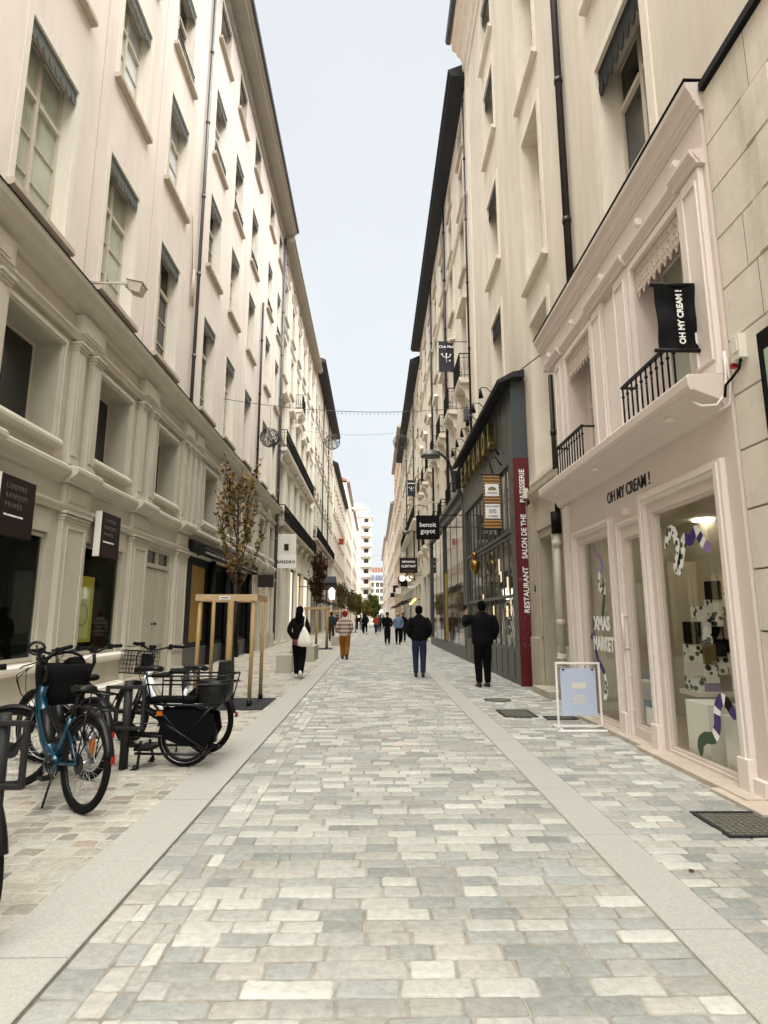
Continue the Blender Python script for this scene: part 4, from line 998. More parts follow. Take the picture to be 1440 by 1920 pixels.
# ---- pink two-storey timber shopfront
PK = thing('shopfront', 'pale pink two-storey timber shopfront with big glass windows and balcony shelf on the right', 'shopfront', (3.15, 7.2, 0))
XP = 3.15; y0, y1 = 4.91, 9.62
gl = [(5.30,6.58,.07,2.63),(6.79,7.36,.16,2.44),(7.80,8.98,.07,2.57)]
mz = [(5.38,6.52,3.61,5.62),(7.95,9.05,3.61,5.62)]
b = MB(); wall(b, XP, -1, y0, y1, 0, 6.40, gl+mz, .10, 0)
for (a, c, z0, z1) in mz:
    x = XP+.10; X2 = XP+.34
    b.face([(x,a,z0),(X2,a,z0),(X2,a,z1),(x,a,z1)]); b.face([(x,c,z0),(X2,c,z0),(X2,c,z1),(x,c,z1)]); b.face([(x,a,z1),(X2,a,z1),(X2,c,z1),(x,c,z1)]); b.face([(x,a,z0),(X2,a,z0),(X2,c,z0),(x,c,z0)])
b.face([(XP,y1,0),(XR_,y1,0),(XR_,y1,6.40),(XP,y1,6.40)]); b.face([(XP,y0,0),(XR_,y0,0),(XR_,y0,6.40),(XP,y0,6.40)])
b.build('wall', 'pink_wood', PK)
b = MB()      # ground floor frames (raised casings) and skirting
def casing(b, a, c, z0, z1, w=.10, o=.05, foot=False):
    X1 = XP-o
    for (p, q, s, t) in ((a-w,a-.002,z0,z1+w),(c+.002,c+w,z0,z1+w)): b.box(XP+.02, X1, p, q, s, t); b.box(X1, X1-.022, p+w*.25, q-w*.25, s, t-w*.25)
    b.box(XP+.02, X1+.001, a-.002, c+.002, z1+.002, z1+w); b.box(X1+.001, X1-.021, a-.06, c+.06, z1+w*.35, z1+w*.72)
casing(b, 5.22, 6.66, .0, 2.74, .13, .05); casing(b, 6.79, 7.42, .0, 2.58, .07, .035); casing(b, 7.72, 9.06, .0, 2.66, .10, .05)
b.box(XP-.001, XP-.07, 9.30, 9.40, 0, 3.22); b.box(XP-.001, XP-.04, 9.50, 9.60, 0, 3.22)
for (a, c) in ((4.92,5.09),(6.80,6.84),(7.50,7.61),(9.17,9.29)): b.box(XP-.001, XP-.055, a, c, .0, .16)
for yy in (5.15, 6.73, 7.55, 9.10): b.box(XP-.02, XP-.085, yy-.075, yy+.075, .0, .30)
b.build('window_casing', 'pink_light', PK, bevel=.006)
b = MB(); b.box(XP-.22, XP+.05, 4.92, 6.9, -.01, .045); b.box(XP-.16, XP+.05, 6.905, 9.6, -.01, .05); b.box(XP-.30, XP-.05, 4.6, 5.3, -.012, .03); b.build('threshold', 'sill_stone', PK, bevel=.006)
names = ['display_window', 'door', 'display_window']
for k, (a, c, z0, z1) in enumerate(gl):
    b = MB(); x0, x1 = XP+.03, XP+.08; f = .05 if k != 1 else .07
    b.box(x0, x1, a-.001, a+f*.4, z0, z1); b.box(x0, x1, c-f*.4, c+.001, z0, z1); b.box(x0, x1, a+f*.4, c-f*.4, z0, z0+.03); b.box(x0, x1, a+f*.4, c-f*.4, z1-.03, z1)
    w = b.build(names[k], 'pink_wood', PK)
    b = MB(); b.face([(XP+.05,a,z0),(XP+.05,c,z0),(XP+.05,c,z1),(XP+.05,a,z1)]); b.build('glass', 'glass_shop', w)
    if k == 1:
        b = MB(); b.cyl((XP-.06,7.41,1.05), (XP-.06,7.41,1.5), .012); b.cyl((XP,7.41,1.08), (XP-.06,7.41,1.08), .010); b.cyl((XP,7.41,1.47), (XP-.06,7.41,1.47), .010)
        for z in (.75, 2.1, .35): b.cyl((XP+.02,7.40,z), (XP-.012,7.40,z), .022)
        b.build('handle', 'pink_light', w)
        b = MB(); b.box(XP+.058, XP+.062, 7.0, 7.2, .22, .42); b.build('sticker', 'white_paint', w)
        b = MB(); b.box(XP+.057, XP+.061, 7.0, 7.24, .421, .50); b.build('sticker', 'bike_teal', w)
# interior of the shop
b = MB(); X1 = 7.2; Y0, Y1 = 4.95, 9.5
b.face([(X1,Y0,0),(X1,Y1,0),(X1,Y1,3),(X1,Y0,3)]); b.face([(XP+.11,Y0,0),(X1,Y0,0),(X1,Y0,3),(XP+.11,Y0,3)]); b.face([(XP+.11,Y1,0),(X1,Y1,0),(X1,Y1,3),(XP+.11,Y1,3)]); b.face([(XP+.11,Y0,2.9),(X1,Y0,2.9),(X1,Y1,2.9),(XP+.11,Y1,2.9)])
b.box(4.95, 5.25, 8.6, 9.49, .03, 2.899); b.box(4.5, 7.15, 9.0, 9.2, .03, 2.3)
b.build('shop_interior', 'room_warm', PK)
b = MB(); b.face([(XP+.10,Y0,.03),(X1,Y0,.03),(X1,Y1,.03),(XP+.10,Y1,.03)]); b.build('shop_floor', 'room_floor', PK)
b = MB()
for (x, y) in ((3.6,5.75),(3.75,6.9),(3.75,8.2),(4.9,6.0),(4.9,7.4),(4.9,8.6),(6.2,6.5),(6.2,8.2)): b.cyl((x,y,2.87), (x,y,2.895), .15, n=16); b.mark()
b.build_parts('ceiling_spot', 'lamp_white', PK)
b = MB()
for i, z in enumerate((.5,.9,1.3,1.7)):
    b.box(6.9, 7.18, 5.4, 8.9, z, z+.04); b.mark()
b.build_parts('wall_shelf', 'white_paint', PK)
b = MB(); r = random.Random(9)
for z in (.54,.94,1.34,1.74):
    y = 5.5
    while y < 8.8:
        h = r.uniform(.12, .26); w = r.uniform(.05, .12); b.box(6.98, 7.08, y, y+w, z, z+h, r.choice([0,1,2,3])); b.mark(); y += w+r.uniform(.02, .15)
b.build_parts('boxed_goods', ['white_paint', 'lilac', 'snake_green', 'sign_brown'], PK)
# the window display: plinths, poster wall of gift boxes
def top(name, label, cat, mb, m, loc, group=None, bevel=0): t = thing(name, label, cat, loc, 0, group); return t
for (x, y, w, h, lab) in ((3.46,6.25,.32,.60,'taller white plinth standing in the near pink shop window'), (3.40,5.60,.22,.55,'white plinth under the striped snake in the near pink shop window'), (3.6,8.15,.3,.62,'white plinth in the far pink shop window')):
    b = MB(); b.box(x-w/2, x+w/2, y-w/2-.05, y+w/2+.05, .03, h); tag(b.build('display_plinth', 'white_paint', bevel=.006), lab, 'plinth', 'white plinths in the shop windows')
t = thing('gift_display', 'shelf crowded with spotted and striped gift boxes behind the near shop window', 'display', (3.95, 6.95, .6))
b = MB(); b.box(3.60, 4.35, 6.75, 7.15, .58, .63); b.build('shelf', 'trim_light', t)
b = MB(); r = random.Random(12); 
for xx in (3.68,3.82,3.96,4.10,4.24):
    z = .632
    while z < 1.80-abs(xx-4.0)*1.6:
        h = r.uniform(.08, .26); w = r.uniform(.10, .16); y = r.uniform(6.8, 6.9)
        b.box(xx-w/2, xx+w/2, y, y+.16, z, z+h-.003, r.choice([0,0,0,1,1,2,3,4])); z += h; b.mark()
b.build_parts('gift_box', ['spots', 'sign_black', 'lilac', 'brass_plate', 'trim_light'], t)
def ribbon(name, label, pts, w, segs, taper=True):
    "flat vinyl snake stuck on the glass: pts are (y,z) on the pane, segs = list of (t_end, material)"
    t = thing(name, label, 'window sticker', (XP+.045, pts[0][0], pts[0][1]))
    P = []
    for i in range(len(pts)-1):
        p0 = pts[max(i-1, 0)]; p1 = pts[i]; p2 = pts[i+1]; p3 = pts[min(i+2, len(pts)-1)]
        for q in range(8):
            u = q/8; P.append(tuple(.5*((2*p1[k])+(-p0[k]+p2[k])*u+(2*p0[k]-5*p1[k]+4*p2[k]-p3[k])*u*u+(-p0[k]+3*p1[k]-3*p2[k]+p3[k])*u**3) for k in (0,1)))
    P.append(pts[-1]); n = len(P); start = 0
    for (te, m) in segs:
        end = min(n-1, int(te*(n-1))); b = MB()
        for i in range(start, end):
            def off(i):
                a = P[max(i-1, 0)]; c = P[min(i+1, n-1)]; d = (c[0]-a[0], c[1]-a[1]); L = math.hypot(*d) or 1
                ww = w*(min(1, (min(i, n-1-i)+1.5)/6) if taper else 1)/2
                return (-d[1]/L*ww, d[0]/L*ww)
            o0, o1 = off(i), off(i+1)
            b.face([(XP+.044, P[i][0]+o0[0], P[i][1]+o0[1]), (XP+.044, P[i][0]-o0[0], P[i][1]-o0[1]), (XP+.044, P[i+1][0]-o1[0], P[i+1][1]-o1[1]), (XP+.044, P[i+1][0]+o1[0], P[i+1][1]+o1[1])])
        if b.v: b.build('band', m, t)
        start = end
ribbon('snake_sticker', 'spotted and purple snake sticker high on the near pink shop window', [(6.40,2.20),(6.27,2.37),(6.17,2.33),(6.13,2.12),(6.20,1.98),(6.14,1.95),(6.05,2.12),(5.98,2.25),(5.87,2.22),(5.76,2.30),(5.67,2.20),(5.58,2.12),(5.50,2.12)], .11, [(.60,'spots'),(.74,'purple'),(.80,'letter_white'),(.84,'purple'),(.88,'letter_white'),(1,'lilac')])
ribbon('snake_sticker', 'green and striped purple snake sticker low on the near pink shop window', [(6.03,.12),(6.02,.24),(5.92,.31),(5.78,.34),(5.70,.45),(5.67,.62),(5.58,.71),(5.47,.66),(5.40,.56)], .11, [(.40,'snake_green'),(.46,'letter_white'),(.58,'purple'),(.63,'letter_white'),(.76,'purple'),(.80,'letter_white'),(.9,'sign_black'),(1,'purple')])
ribbon('snake_sticker', 'lilac, spotted and green snake sticker high on the far pink shop window', [(8.45,2.5),(8.42,2.36),(8.3,2.28),(8.22,2.15),(8.35,2.05),(8.38,1.9),(8.28,1.82),(8.2,1.95),(8.24,1.7),(8.32,1.5),(8.35,1.36)], .09, [(.38,'lilac'),(.78,'spots'),(1,'snake_green')])
ribbon('snake_sticker', 'purple and spotted snake sticker low on the far pink shop window', [(8.85,1.15),(8.72,1.18),(8.66,1.0),(8.6,.85),(8.42,.72),(8.35,.55),(8.40,.38),(8.52,.36)], .09, [(.62,'purple'),(1,'spots')])
text('xmas_lettering', 'XMAS', .26, (XP+.043, 8.38, 1.36), 'R', 'letter_white', PK, sx=.85, bold=.012, extrude=.0005)
text('xmas_lettering', 'MARKET', .26, (XP+.043, 8.36, 1.08), 'R', 'letter_white', PK, sx=.75, bold=.012, extrude=.0005)
text('shop_lettering', 'OH MY CREAM !', .215, (XP-.006, 7.14, 3.02), 'R', 'letter_black', PK, sx=.80, bold=.002)
# floor slab / balcony shelf
b = MB(); b.prism([(XP+.02,3.27),(XP-.04,3.29),(XP-.08,3.36),(2.84,3.45),(2.81,3.445),(2.79,3.49),(2.785,3.575),(2.805,3.60),(XP+.02,3.60)], 'y', 4.93, 9.78)
b.build('balcony_shelf', 'pink_wood', PK, bevel=.006)
b = MB(); 
for (yy, xx) in ((7.6,2.95),(9.25,2.95),(5.6,2.95)): b.cyl((xx,yy,3.42), (xx,yy,3.385), .05, n=16); b.mark()
b.build_parts('downlight', 'trim_light', PK)
b = MB()      # upper pilasters, casings
def upil(b, a, c):
    b.box(XP-.001, XP-.06, a, c, 3.601, 5.72)
    for (p, q, s, t) in ((a+.03,a+.055,3.76,5.6),(c-.055,c-.03,3.76,5.6),(a+.055,c-.055,5.575,5.6),(a+.055,c-.055,3.76,3.785)): b.box(XP-.06, XP-.082, p, q, s, t)
    b.box(XP-.001, XP-.09, a-.02, c+.02, 3.602, 3.70)
for (a, c) in ((4.95,5.27),(6.63,7.0),(7.42,7.8),(9.18,9.52)): upil(b, a, c); b.mark()
b.build_parts('pilaster', 'pink_light', PK, bevel=.005)
b = MB(); b.box(XP-.0005, XP-.035, 7.03, 7.39, 3.61, 5.6); b.mark()
for (a, c, z0, z1) in mz: 
    for (p, q, s, t) in ((a-.09,a-.002,3.61,z1+.09),(c+.002,c+.09,3.61,z1+.09)): b.box(XP-.001, XP-.05, p, q, s, t)
    b.box(XP-.001, XP-.051, a-.002, c+.002, z1+.002, z1+.09); b.mark()
b.build_parts('window_casing', 'pink_light', PK, bevel=.005)
b = MB()
profile(b, XP, -1, 4.90, 9.75, [(.001,5.725),(.05,5.735),(.06,5.77),(.09,5.80),(.11,5.84),(.11,5.87),(.001,5.885)])
for (a, c) in ((4.91,5.35),(6.58,7.85),(9.12,9.8)): profile(b, XP, -1, a, c, [(.001,5.73),(.09,5.74),(.10,5.775),(.13,5.805),(.15,5.845),(.15,5.875),(.001,5.89)])
b.build('architrave', 'pink_wood', PK)
b = MB(); profile(b, XP, -1, 4.88, 10.42, [(-.34,6.30),(.015,6.30),(.02,6.335),(.045,6.35),(.05,6.39),(.07,6.40),(.09,6.47),(.12,6.52),(.135,6.545),(.14,6.60),(-.34,6.62)])
b.box(XP, XR_, 9.63, 10.40, 5.98, 6.30)
b.build('cornice', 'pink_wood', PK)
b = MB(); b.box(XP-.15, XR_, 4.87, 10.43, 6.622, 6.634); b.build('flashing', 'flash_black', PK)
b = MB()
for yy in (5.3, 6.2, 7.35, 8.6, 9.8): b.prism([(XP-.001,6.02),(XP-.001,6.10),(XP-.07,6.11),(XP-.085,6.06),(XP-.07,6.02)], 'y', yy, yy+.07); b.mark()
b.build_parts('spotlight', 'pink_light', PK, bevel=.004)
b = MB(); b.prism([(XP-.001,2.70),(XP-.001,2.79),(XP-.07,2.785),(XP-.07,2.72)], 'y', 7.13, 7.20); b.build('camera', 'pink_light', PK)
for (a, c, z0, z1) in mz:
    b = MB(); x = XP+.30
    b.box(x, x+.05, a, a+.07, z0, z1); b.box(x, x+.05, c-.07, c, z0, z1); b.box(x, x+.05, a+.07, c-.07, z0, z0+.07); b.box(x, x+.05, a+.07, c-.07, z1-.1, z1); b.box(x-.01, x+.05, (a+c)/2-.04, (a+c)/2+.04, z0+.07, z1-.1); b.box(x, x+.05, a+.07, (a+c)/2-.04, 4.75, 4.80); b.box(x, x+.05, (a+c)/2+.04, c-.07, 4.75, 4.80)
    w = b.build('upper_window', 'pink_light', PK)
    b = MB(); b.face([(x+.03,a,z0),(x+.03,c,z0),(x+.03,c,z1),(x+.03,a,z1)]); b.build('pane', 'pane_curtain', w)
    b = MB(); n = 9; s = (c-a)/n     # pierced scalloped valance
    b.box(XP+.015, XP+.03, a+.002, c-.002, z1-.20, z1-.004)
    for i in range(n):
        yc = a+s*(i+.5); b.prism([(yc-s*.47,z1-.20),(yc-s*.47,z1-.30),(yc-s*.2,z1-.33),(yc,z1-.39),(yc+s*.2,z1-.33),(yc+s*.47,z1-.30),(yc+s*.47,z1-.20)], 'x', XP+.014, XP+.028)
        for (dy, dz) in ((-.03,-.10),(.03,-.10),(0,-.17),(-.03,-.24),(.03,-.24),(0,-.06),(0,-.31)):
            b.tube([(XP+.008, yc+dy+.017*math.cos(t), z1+dz+.017*math.sin(t)) for t in [2*PI*q/8 for q in range(8)]], .005, n=4, closed=True)
    b.build('valance', 'lace', w)
    b = MB(); n = 10; xr = 2.92     # balustrade
    ra, rc = a-.02, c+.02
    b.box(xr-.02, xr+.02, ra-.02, rc+.02, 4.10, 4.13)
    b.box(xr-.015, xr+.015, ra, rc, 3.63, 3.65); b.box(xr-.008, XP, ra-.01, ra+.01, 4.10, 4.125); b.box(xr-.008, XP, rc-.01, rc+.01, 4.10, 4.125)
    for i in range(n+1):
        yy = ra+(rc-ra)*i/n; b.cyl((xr,yy,3.60), (xr,yy,4.1), .011, n=7); b.ball((xr,yy,4.0), .021, 8); b.ball((xr,yy,3.93), .015, 8, sz=.6)
    b.build('railing', 'iron', w)
b = MB(); b.tube([(XP-.02,4.90,3.80),(XP-.03,4.89,3.60),(XP-.05,4.89,3.40),(3.02,4.91,3.30),(2.92,4.97,3.31),(2.86,5.06,3.40)], .012, n=6); b.tube([(XP-.01,4.90,3.75),(XP+.0,4.89,3.5),(XP-.02,4.9,3.3),(3.06,4.95,3.26)], .010, n=6); b.build('cable', 'pink_light', PK)
# hanging black banner
t = thing('shop_banner', 'black cloth banner with white vertical lettering above the pink shop balcony', 'banner', (2.92, 5.2, 3.95))
b = MB(); NX, NZ = 8, 16; V = []; F = []
for i in range(NX+1):
    for k in range(NZ+1):
        u, v = i/NX, k/NZ; z = 3.95+.68*v; pinch = 1-.10*math.sin(v*PI)
        x = 2.90+(u-.5)*.43*pinch+.02*(1-v)
        V.append((x, 5.2+.018*math.sin(u*7+v*4)+.01*math.sin(v*11), z))
for i in range(NX):
    for k in range(NZ): a = i*(NZ+1)+k; F.append((a, a+NZ+1, a+NZ+2, a+1))
b.add(V, F, 0, True); b.add([(p[0], p[1]+.008, p[2]) for p in V], F, 0, True); b.build('cloth', 'sign_black', t)
b = MB()
for z in (3.95, 4.63): b.cyl((2.66,5.2,z), (3.15,5.2,z), .020, n=10); b.cyl((3.10,5.2,z), (3.14,5.2,z), .05, n=16); b.mark()
b.build_parts('pole', 'iron', t)
text('lettering', 'OH MY CREAM !', .082, (2.92, 5.168, 4.28), 'CV', 'letter_white', t, sx=.93, bold=.002)
# ---- restaurant front
RS = thing('restaurant_front', 'dark grey two-storey restaurant front with gold letters, mullioned glass and slate canopy', 'shopfront', (3.2, 17, 0))
XF = 3.17; ya, yb = 12.98, 20.7
b = MB(); b.box(XF+.12, XR_-.002, ya+.001, yb, .01, 6.95)
b.box(XF, XF+.12, ya, ya+.55, .012, 6.9); b.box(XF, XF+.12, yb-.35, yb, .012, 6.9); b.box(XF, XF+.12, ya+.55, yb-.35, .012, .78)
b.box(XF, XF+.12, ya+.55, yb-.35, 5.05, 6.9)
for i in range(14): yy = ya+.05+.55*i; b.box(XF-.008, XF, yy, yy+.02, 5.4, 6.85)
for i in range(10): yy = ya+.65+.66*i; b.box(XF-.015, XF-.0005, yy, yy+.54, .12, .70)
b.build('wall', 'rest_grey', RS, bevel=.004)
b = MB(); b.box(XF-.03, XF+.31, ya-.02, ya-.001, 0.012, 6.72); b.build('end_panel', 'rest_blue', RS)
b = MB(); b.box(XF-.035, XF+.315, ya-.03, ya-.021, 1.0, 5.03); b.box(XF-.036, XF+.316, ya-.031, ya-.022, .012, 1.0); b.build('red_panel', 'sign_red', RS)
for s, z, L in (('RESTAURANT', 2.05, 0), ('SALON DE THE', 3.23, 0), ('PATISSERIE', 4.38, 0)):
    text('lettering', s, .165, (XF+.16, ya-.037, z), 'CV', 'letter_white', RS, sx=.98 if s[0] != 'S' else .88, bold=.003)
b = MB(); r = random.Random(3)
for i in range(18):
    x = XF+r.uniform(-.02, .26); z = r.uniform(.8, 1.6); s = r.uniform(.012, .035); b.box(x, x+s, ya-.034, ya-.0305, z, z+s*r.uniform(.8, 1.6))
b.cyl((XF+.03,ya-.036,2.28), (XF+.03,ya-.0305,2.28), .035, n=12); b.build('sticker', 'letter_dim', RS)
b = MB(); n = 11; g0, g1 = ya+.6, yb-.4   # mullions
for i in range(n+1):
    yy = g0+(g1-g0)*i/n; wd = .035 if i % 3 else .06
    b.box(XF+.062, XF+.10, yy-wd/2, yy+wd/2, .78, 5.05)
for z in (1.95, 3.35): b.box(XF+.050, XF+.11, g0, g1, z-.04, z+.04)
b.box(XF+.02, XF+.0499, g0-.05, g1+.05, 3.42, 3.50)
for i in range(30): yy = g0+(g1-g0)*i/29; b.box(XF+.052, XF+.061, yy-.005, yy+.005, 3.5, 5.05)
gw = b.build('glazed_front', 'rest_grey', RS)
b = MB(); b.face([(XF+.083,g0-.04,.78),(XF+.083,g1+.04,.78),(XF+.083,g1+.04,5.05),(XF+.083,g0-.04,5.05)]); b.build('pane', 'pane_rest', gw)
b = MB(); r = random.Random(8)
for i in range(7): yy = g0+.4+r.random()*(g1-g0-1); z = 1.1+r.random()*1.5; b.box(XF+.076, XF+.080, yy, yy+r.uniform(.1, .2), z, z+r.uniform(.2, .5)); b.mark()
b.build_parts('lit_interior', 'shop_lit', gw)
b = MB(); b.tube([(XF+.070, 14.4+.75*math.cos(t), .85+1.0*math.sin(t)) for t in [PI*q/14 for q in range(15)]], .012, n=5)
for k in range(3): b.tube([(XF+.070, 14.4+(.6-.15*k)*math.cos(t), .85+(.8-.2*k)*math.sin(t)) for t in [PI*q/10 for q in range(11)]], .006, n=5)
b.build('painted_arch', 'trim_light', gw)
b = MB(); b.prism([(XF+.0,6.901),(2.83,6.74),(2.80,6.82),(XF+.0,7.03),(XR_-.06,7.08),(XR_-.06,6.901)], 'y', ya-.25, yb+.15)
b.build('canopy', 'roof_dark', RS)
for i in range(7):
    yy = 13.6+1.05*i
    b = MB(); b.tube([(2.84,yy,6.86),(2.72,yy,6.98),(2.58,yy,6.98),(2.56,yy,6.93)], .012, n=5); b.cyl((2.56,yy,6.95), (2.58,yy,6.72), .025, .06, n=10)
    b.build('spot_lamp', 'iron', RS)
# big gold letters standing off the fascia, seen edge-on
for i, ch in enumerate('EPTUNOL'):
    yy = 19.6-i*.80
    text('gold_letter', ch, .92, (XF-.13, yy, 6.12), 'R', 'letter_gold', RS, sx=.62, extrude=.075, bold=.02)
t = thing('hanging_banner', 'long zigzag patterned banner with white panels hanging in front of the restaurant', 'banner', (2.85, 14.3, 3.7))
b = MB(); b.box(2.70, 3.13, 14.30, 14.305, 3.62, 4.95); b.build('cloth', 'chevron', t)
b = MB(); b.box(2.745, 3.085, 14.292, 14.299, 4.42, 4.73); b.mark(); b.box(2.735, 3.10, 14.292, 14.299, 3.86, 4.22); b.mark(); b.build_parts('white_panel', 'letter_white', t)
b = MB(); b.prism([(2.92+.11*math.cos(q*PI/8), 4.57+.09*math.sin(q*PI/8)) for q in range(9)], 'y', 14.286, 14.291); b.build('emblem', 'brass_plate', t)
text('lettering', "L'EPOQUE", .06, (2.915, 14.288, 4.50), 'C', 'letter_dim', t, sx=.95)
for s, z in (('RESTAURANT', 4.16), ('SALON', 4.07), ('DE THE', 4.01), ('PATISSERIE', 3.91)): text('lettering', s, .058, (2.918, 14.288, z), 'C', 'sign_brown', t, sx=.95)
b = MB(); b.cyl((2.62,14.3,4.97), (3.17,14.3,4.97), .016, n=6); b.mark(); b.cyl((2.62,14.3,3.60), (3.17,14.3,3.60), .016, n=6); b.mark(); b.build_parts('pole', 'iron', t); b = MB(); b.tube([(3.16,14.25,5.2),(3.02,14.28,5.42),(2.86,14.3,5.36),(2.95,14.3,5.0)], .02, n=6); b.tube([(3.10,14.2,5.45),(3.0,14.2,5.62),(2.88,14.2,5.55)], .03, n=6); b.build('bracket', 'iron', t)
t = thing('gold_figure', 'gold bust shaped ornament hanging on the restaurant glass', 'ornament', (3.05, 17.6, 3.0))
b = MB(); b.loft([(3.0,17.6,2.72,.05,.08),(3.0,17.6,2.9,.14,.2),(3.0,17.6,3.06,.15,.2),(3.0,17.6,3.16,.06,.08)]); b.ball((3.0,17.6,3.28), .09, 12, sz=1.25); b.cyl((3.05,17.6,2.7), (3.18,17.6,2.7), .02); tag(t, None); b.build('bust', 'gold', t)
# ---- glass jeweller shop
JS = thing('glass_shopfront', 'tall glass shopfront in grey steel frames past the restaurant', 'shopfront', (3.3, 27, 0))
XJ = 3.28; j0, j1 = 20.72, 33.5
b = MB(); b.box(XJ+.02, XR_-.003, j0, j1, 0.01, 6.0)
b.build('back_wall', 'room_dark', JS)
b = MB(); b.box(XJ-.12, XJ+.02, j0, j1, .012, .42); b.box(XJ-.16, XJ+.02, j0, j1, 5.55, 6.0); b.box(XJ-.30, XJ-.161, j0, j1, 5.85, 6.02)
for yy, wd in ((20.72,.22),(26.9,.25),(33.2,.3)): b.box(XJ-.13, XJ+.02, yy, yy+wd, .421, 5.549)
for yy in (23.0, 24.9, 28.9, 31.0): b.box(XJ-.052, XJ+.02, yy, yy+.03, .421, 5.549)
b.build('steel_frame', 'jewel_frame', JS)
b = MB(); b.face([(XJ-.04,j0,.4),(XJ-.04,j1,.4),(XJ-.04,j1,5.6),(XJ-.04,j0,5.6)]); b.build('glass', 'pane_mirror', JS)
b = MB(); b.box(XJ-.08, XJ-.045, 26.45, 26.88, .45, 3.4); b.build('gilded_strip', 'plywood', JS)
t = thing('shop_sign', 'black hanging box sign with white lowercase lettering', 'sign', (2.1, 22.5, 4.8))
b = MB(); b.box(1.61, 2.50, 22.48, 22.56, 4.42, 5.35); b.build('board', 'sign_black', t)
text('lettering', 'benoit', .25, (2.055, 22.475, 4.98), 'C', 'letter_white', t, bold=.003); text('lettering', 'guyot', .25, (2.055, 22.475, 4.73), 'C', 'letter_white', t, bold=.003)
b = MB(); b.cyl((2.4,22.52,5.37), (3.3,22.52,5.37), .02, n=6); b.cyl((2.5,22.52,4.9), (3.3,22.52,4.9), .02, n=6); b.build('bracket', 'iron', t)

# ---- R2 beige house with stone balconies
cr = [21.5, 24.9, 28.3, 31.7, 35.1, 38.5, 41.9]
R2 = house('beige house with small stone balconies and dark overhanging eaves past the restaurant', XR_+.02, -1, 19.62, 43.6, 22.2, [(6.1,2.6),(10.25,3.1),(14.9,2.4),(17.9,1.9),(20.3,1.5)], cr, 1.15, 'plaster_warm',
    surround=(.14,.03,'trim_warm'), eave=(.62, 22.3, 'roof_dark'), strings=(17.3,), base_ops=[(34+3.1*i,36.6+3.1*i,.1,4.3) for i in range(3)], recess=.26)
for i, y in enumerate(cr):
    balcony(R2, XR_+.02, -1, y-.9, y+.9, 10.25, .42, 'trim_warm', h=.95, consoles=[y-.6, y+.6])
    balcony(R2, XR_+.02, -1, y-.9, y+.9, 6.05, .42, 'trim_warm', h=.95, consoles=[y-.6, y+.6])
b = MB()
for y in cr: b.prism([(y-.85,13.5),(y+.85,13.5),(y,13.95)], 'x', XR_-.2, XR_+.01); b.mark()
b.build_parts('pediment', 'trim_warm', R2)
b = MB(); downpipe(b, XR_-.10, 26.6, 5.9, 22.0, .07); b.mark(); downpipe(b, XR_-.10, 33.4, 5.9, 22.0, .06); b.mark(); downpipe(b, XR_-.10, 19.9, 6.9, 22.0, .04); b.mark(); b.build_parts('downpipe', 'pipe_brown', R2)
b = MB()
for i in range(3): b.box(XR_+.2, XR_+.25, 34+3.1*i, 36.6+3.1*i, .1, 4.3); b.mark()
b.build_parts('display_window', 'pane_dark', R2)
R3 = house('warm beige narrow house with dark overhanging eaves in the middle distance on the right', XR_-.02, -1, 43.62, 74.0, 21.2, [(5.6,2.4),(9.2,2.4),(12.6,2.3),(15.9,2.1),(18.8,1.6)], [45.5+3.0*i for i in range(9)], 1.1, 'plaster_cream',
    far=True, surround=(.12,.03,'trim_warm'), eave=(.65, 21.3, 'roof_dark'), strings=(5.0,12.0,18.2), base_ops=[(44.5+3.6*i,47.3+3.6*i,.1,4.0) for i in range(8)])
balcony(R3, XR_-.02, -1, 44, 66, 8.9, .6, 'trim_warm', h=.95)
b = MB(); downpipe(b, XR_-.12, 50.0, 4.5, 21, .06); b.mark(); downpipe(b, XR_-.12, 61.5, 4.5, 21, .06); b.mark(); b.build_parts('downpipe', 'pipe_brown', R3)
b = MB()
for i in range(8): b.box(XR_+.2, XR_+.25, 44.5+3.6*i, 47.3+3.6*i, .1, 4.0); b.mark()
b.build_parts('display_window', 'pane_dark', R3)
R4 = house('pale ochre taller house far along the right side', XR_-.1, -1, 74.02, 100, 26.0, [(5.6,2.4),(9.2,2.4),(12.6,2.3),(15.9,2.2),(19.2,2.1),(22.4,1.9)], [76+3.1*i for i in range(8)], 1.1, 'plaster_ochre',
    far=True, surround=(.12,.03,'trim_warm'), eave=(.4, 26.1, 'soffit'), strings=(5.0,12.0,18.6))
R5 = house('cream far house lower than the ochre one on the right', XR_-.2, -1, 100.02, 150, 20.8, [(5.4,2.2),(8.8,2.3),(12.2,2.2),(15.4,2.1),(18.2,1.6)], [102.5+3.2*i for i in range(14)], 1.1, 'plaster_pale',
    far=True, surround=(.12,.03,'trim_light'), eave=(.5, 20.9, 'soffit'), strings=(4.8,11.6,17.6))
R6 = house('whitish last house on the right side of the street', XR_-.5, -1, 150.02, 215, 21.8, [(5.4,2.2),(8.8,2.3),(12.2,2.2),(15.6,2.2),(18.8,1.9)], [153+3.6*i for i in range(16)], 1.2, 'plaster_pale',
    far=True, surround=(.12,.03,'trim_light'), eave=(.5, 21.9, 'soffit'), strings=(4.8,11.6))
def pilot(t, X, side, ys, mats):
    for y in ys:
        b = MB(); b.box(X+side*.02, X+side*.9, y, y+2.4, 2.9, 3.0); b.prism([(X+side*.02,3.3),(X+side*.9,2.9),(X+side*.9,2.6),(X+side*.88,2.6),(X+side*.88,2.85),(X+side*.02,3.2)], 'y', y, y+2.4)
        b.build('awning', R.choice(mats), t)
pilot(R3, XR_-.02, -1, (56.0, 61.5, 67.5), ['awning_black', 'awning_red', 'sign_brown']); pilot(R4, XR_-.1, -1, (78, 84, 91), ['awning_black', 'awning_red'])
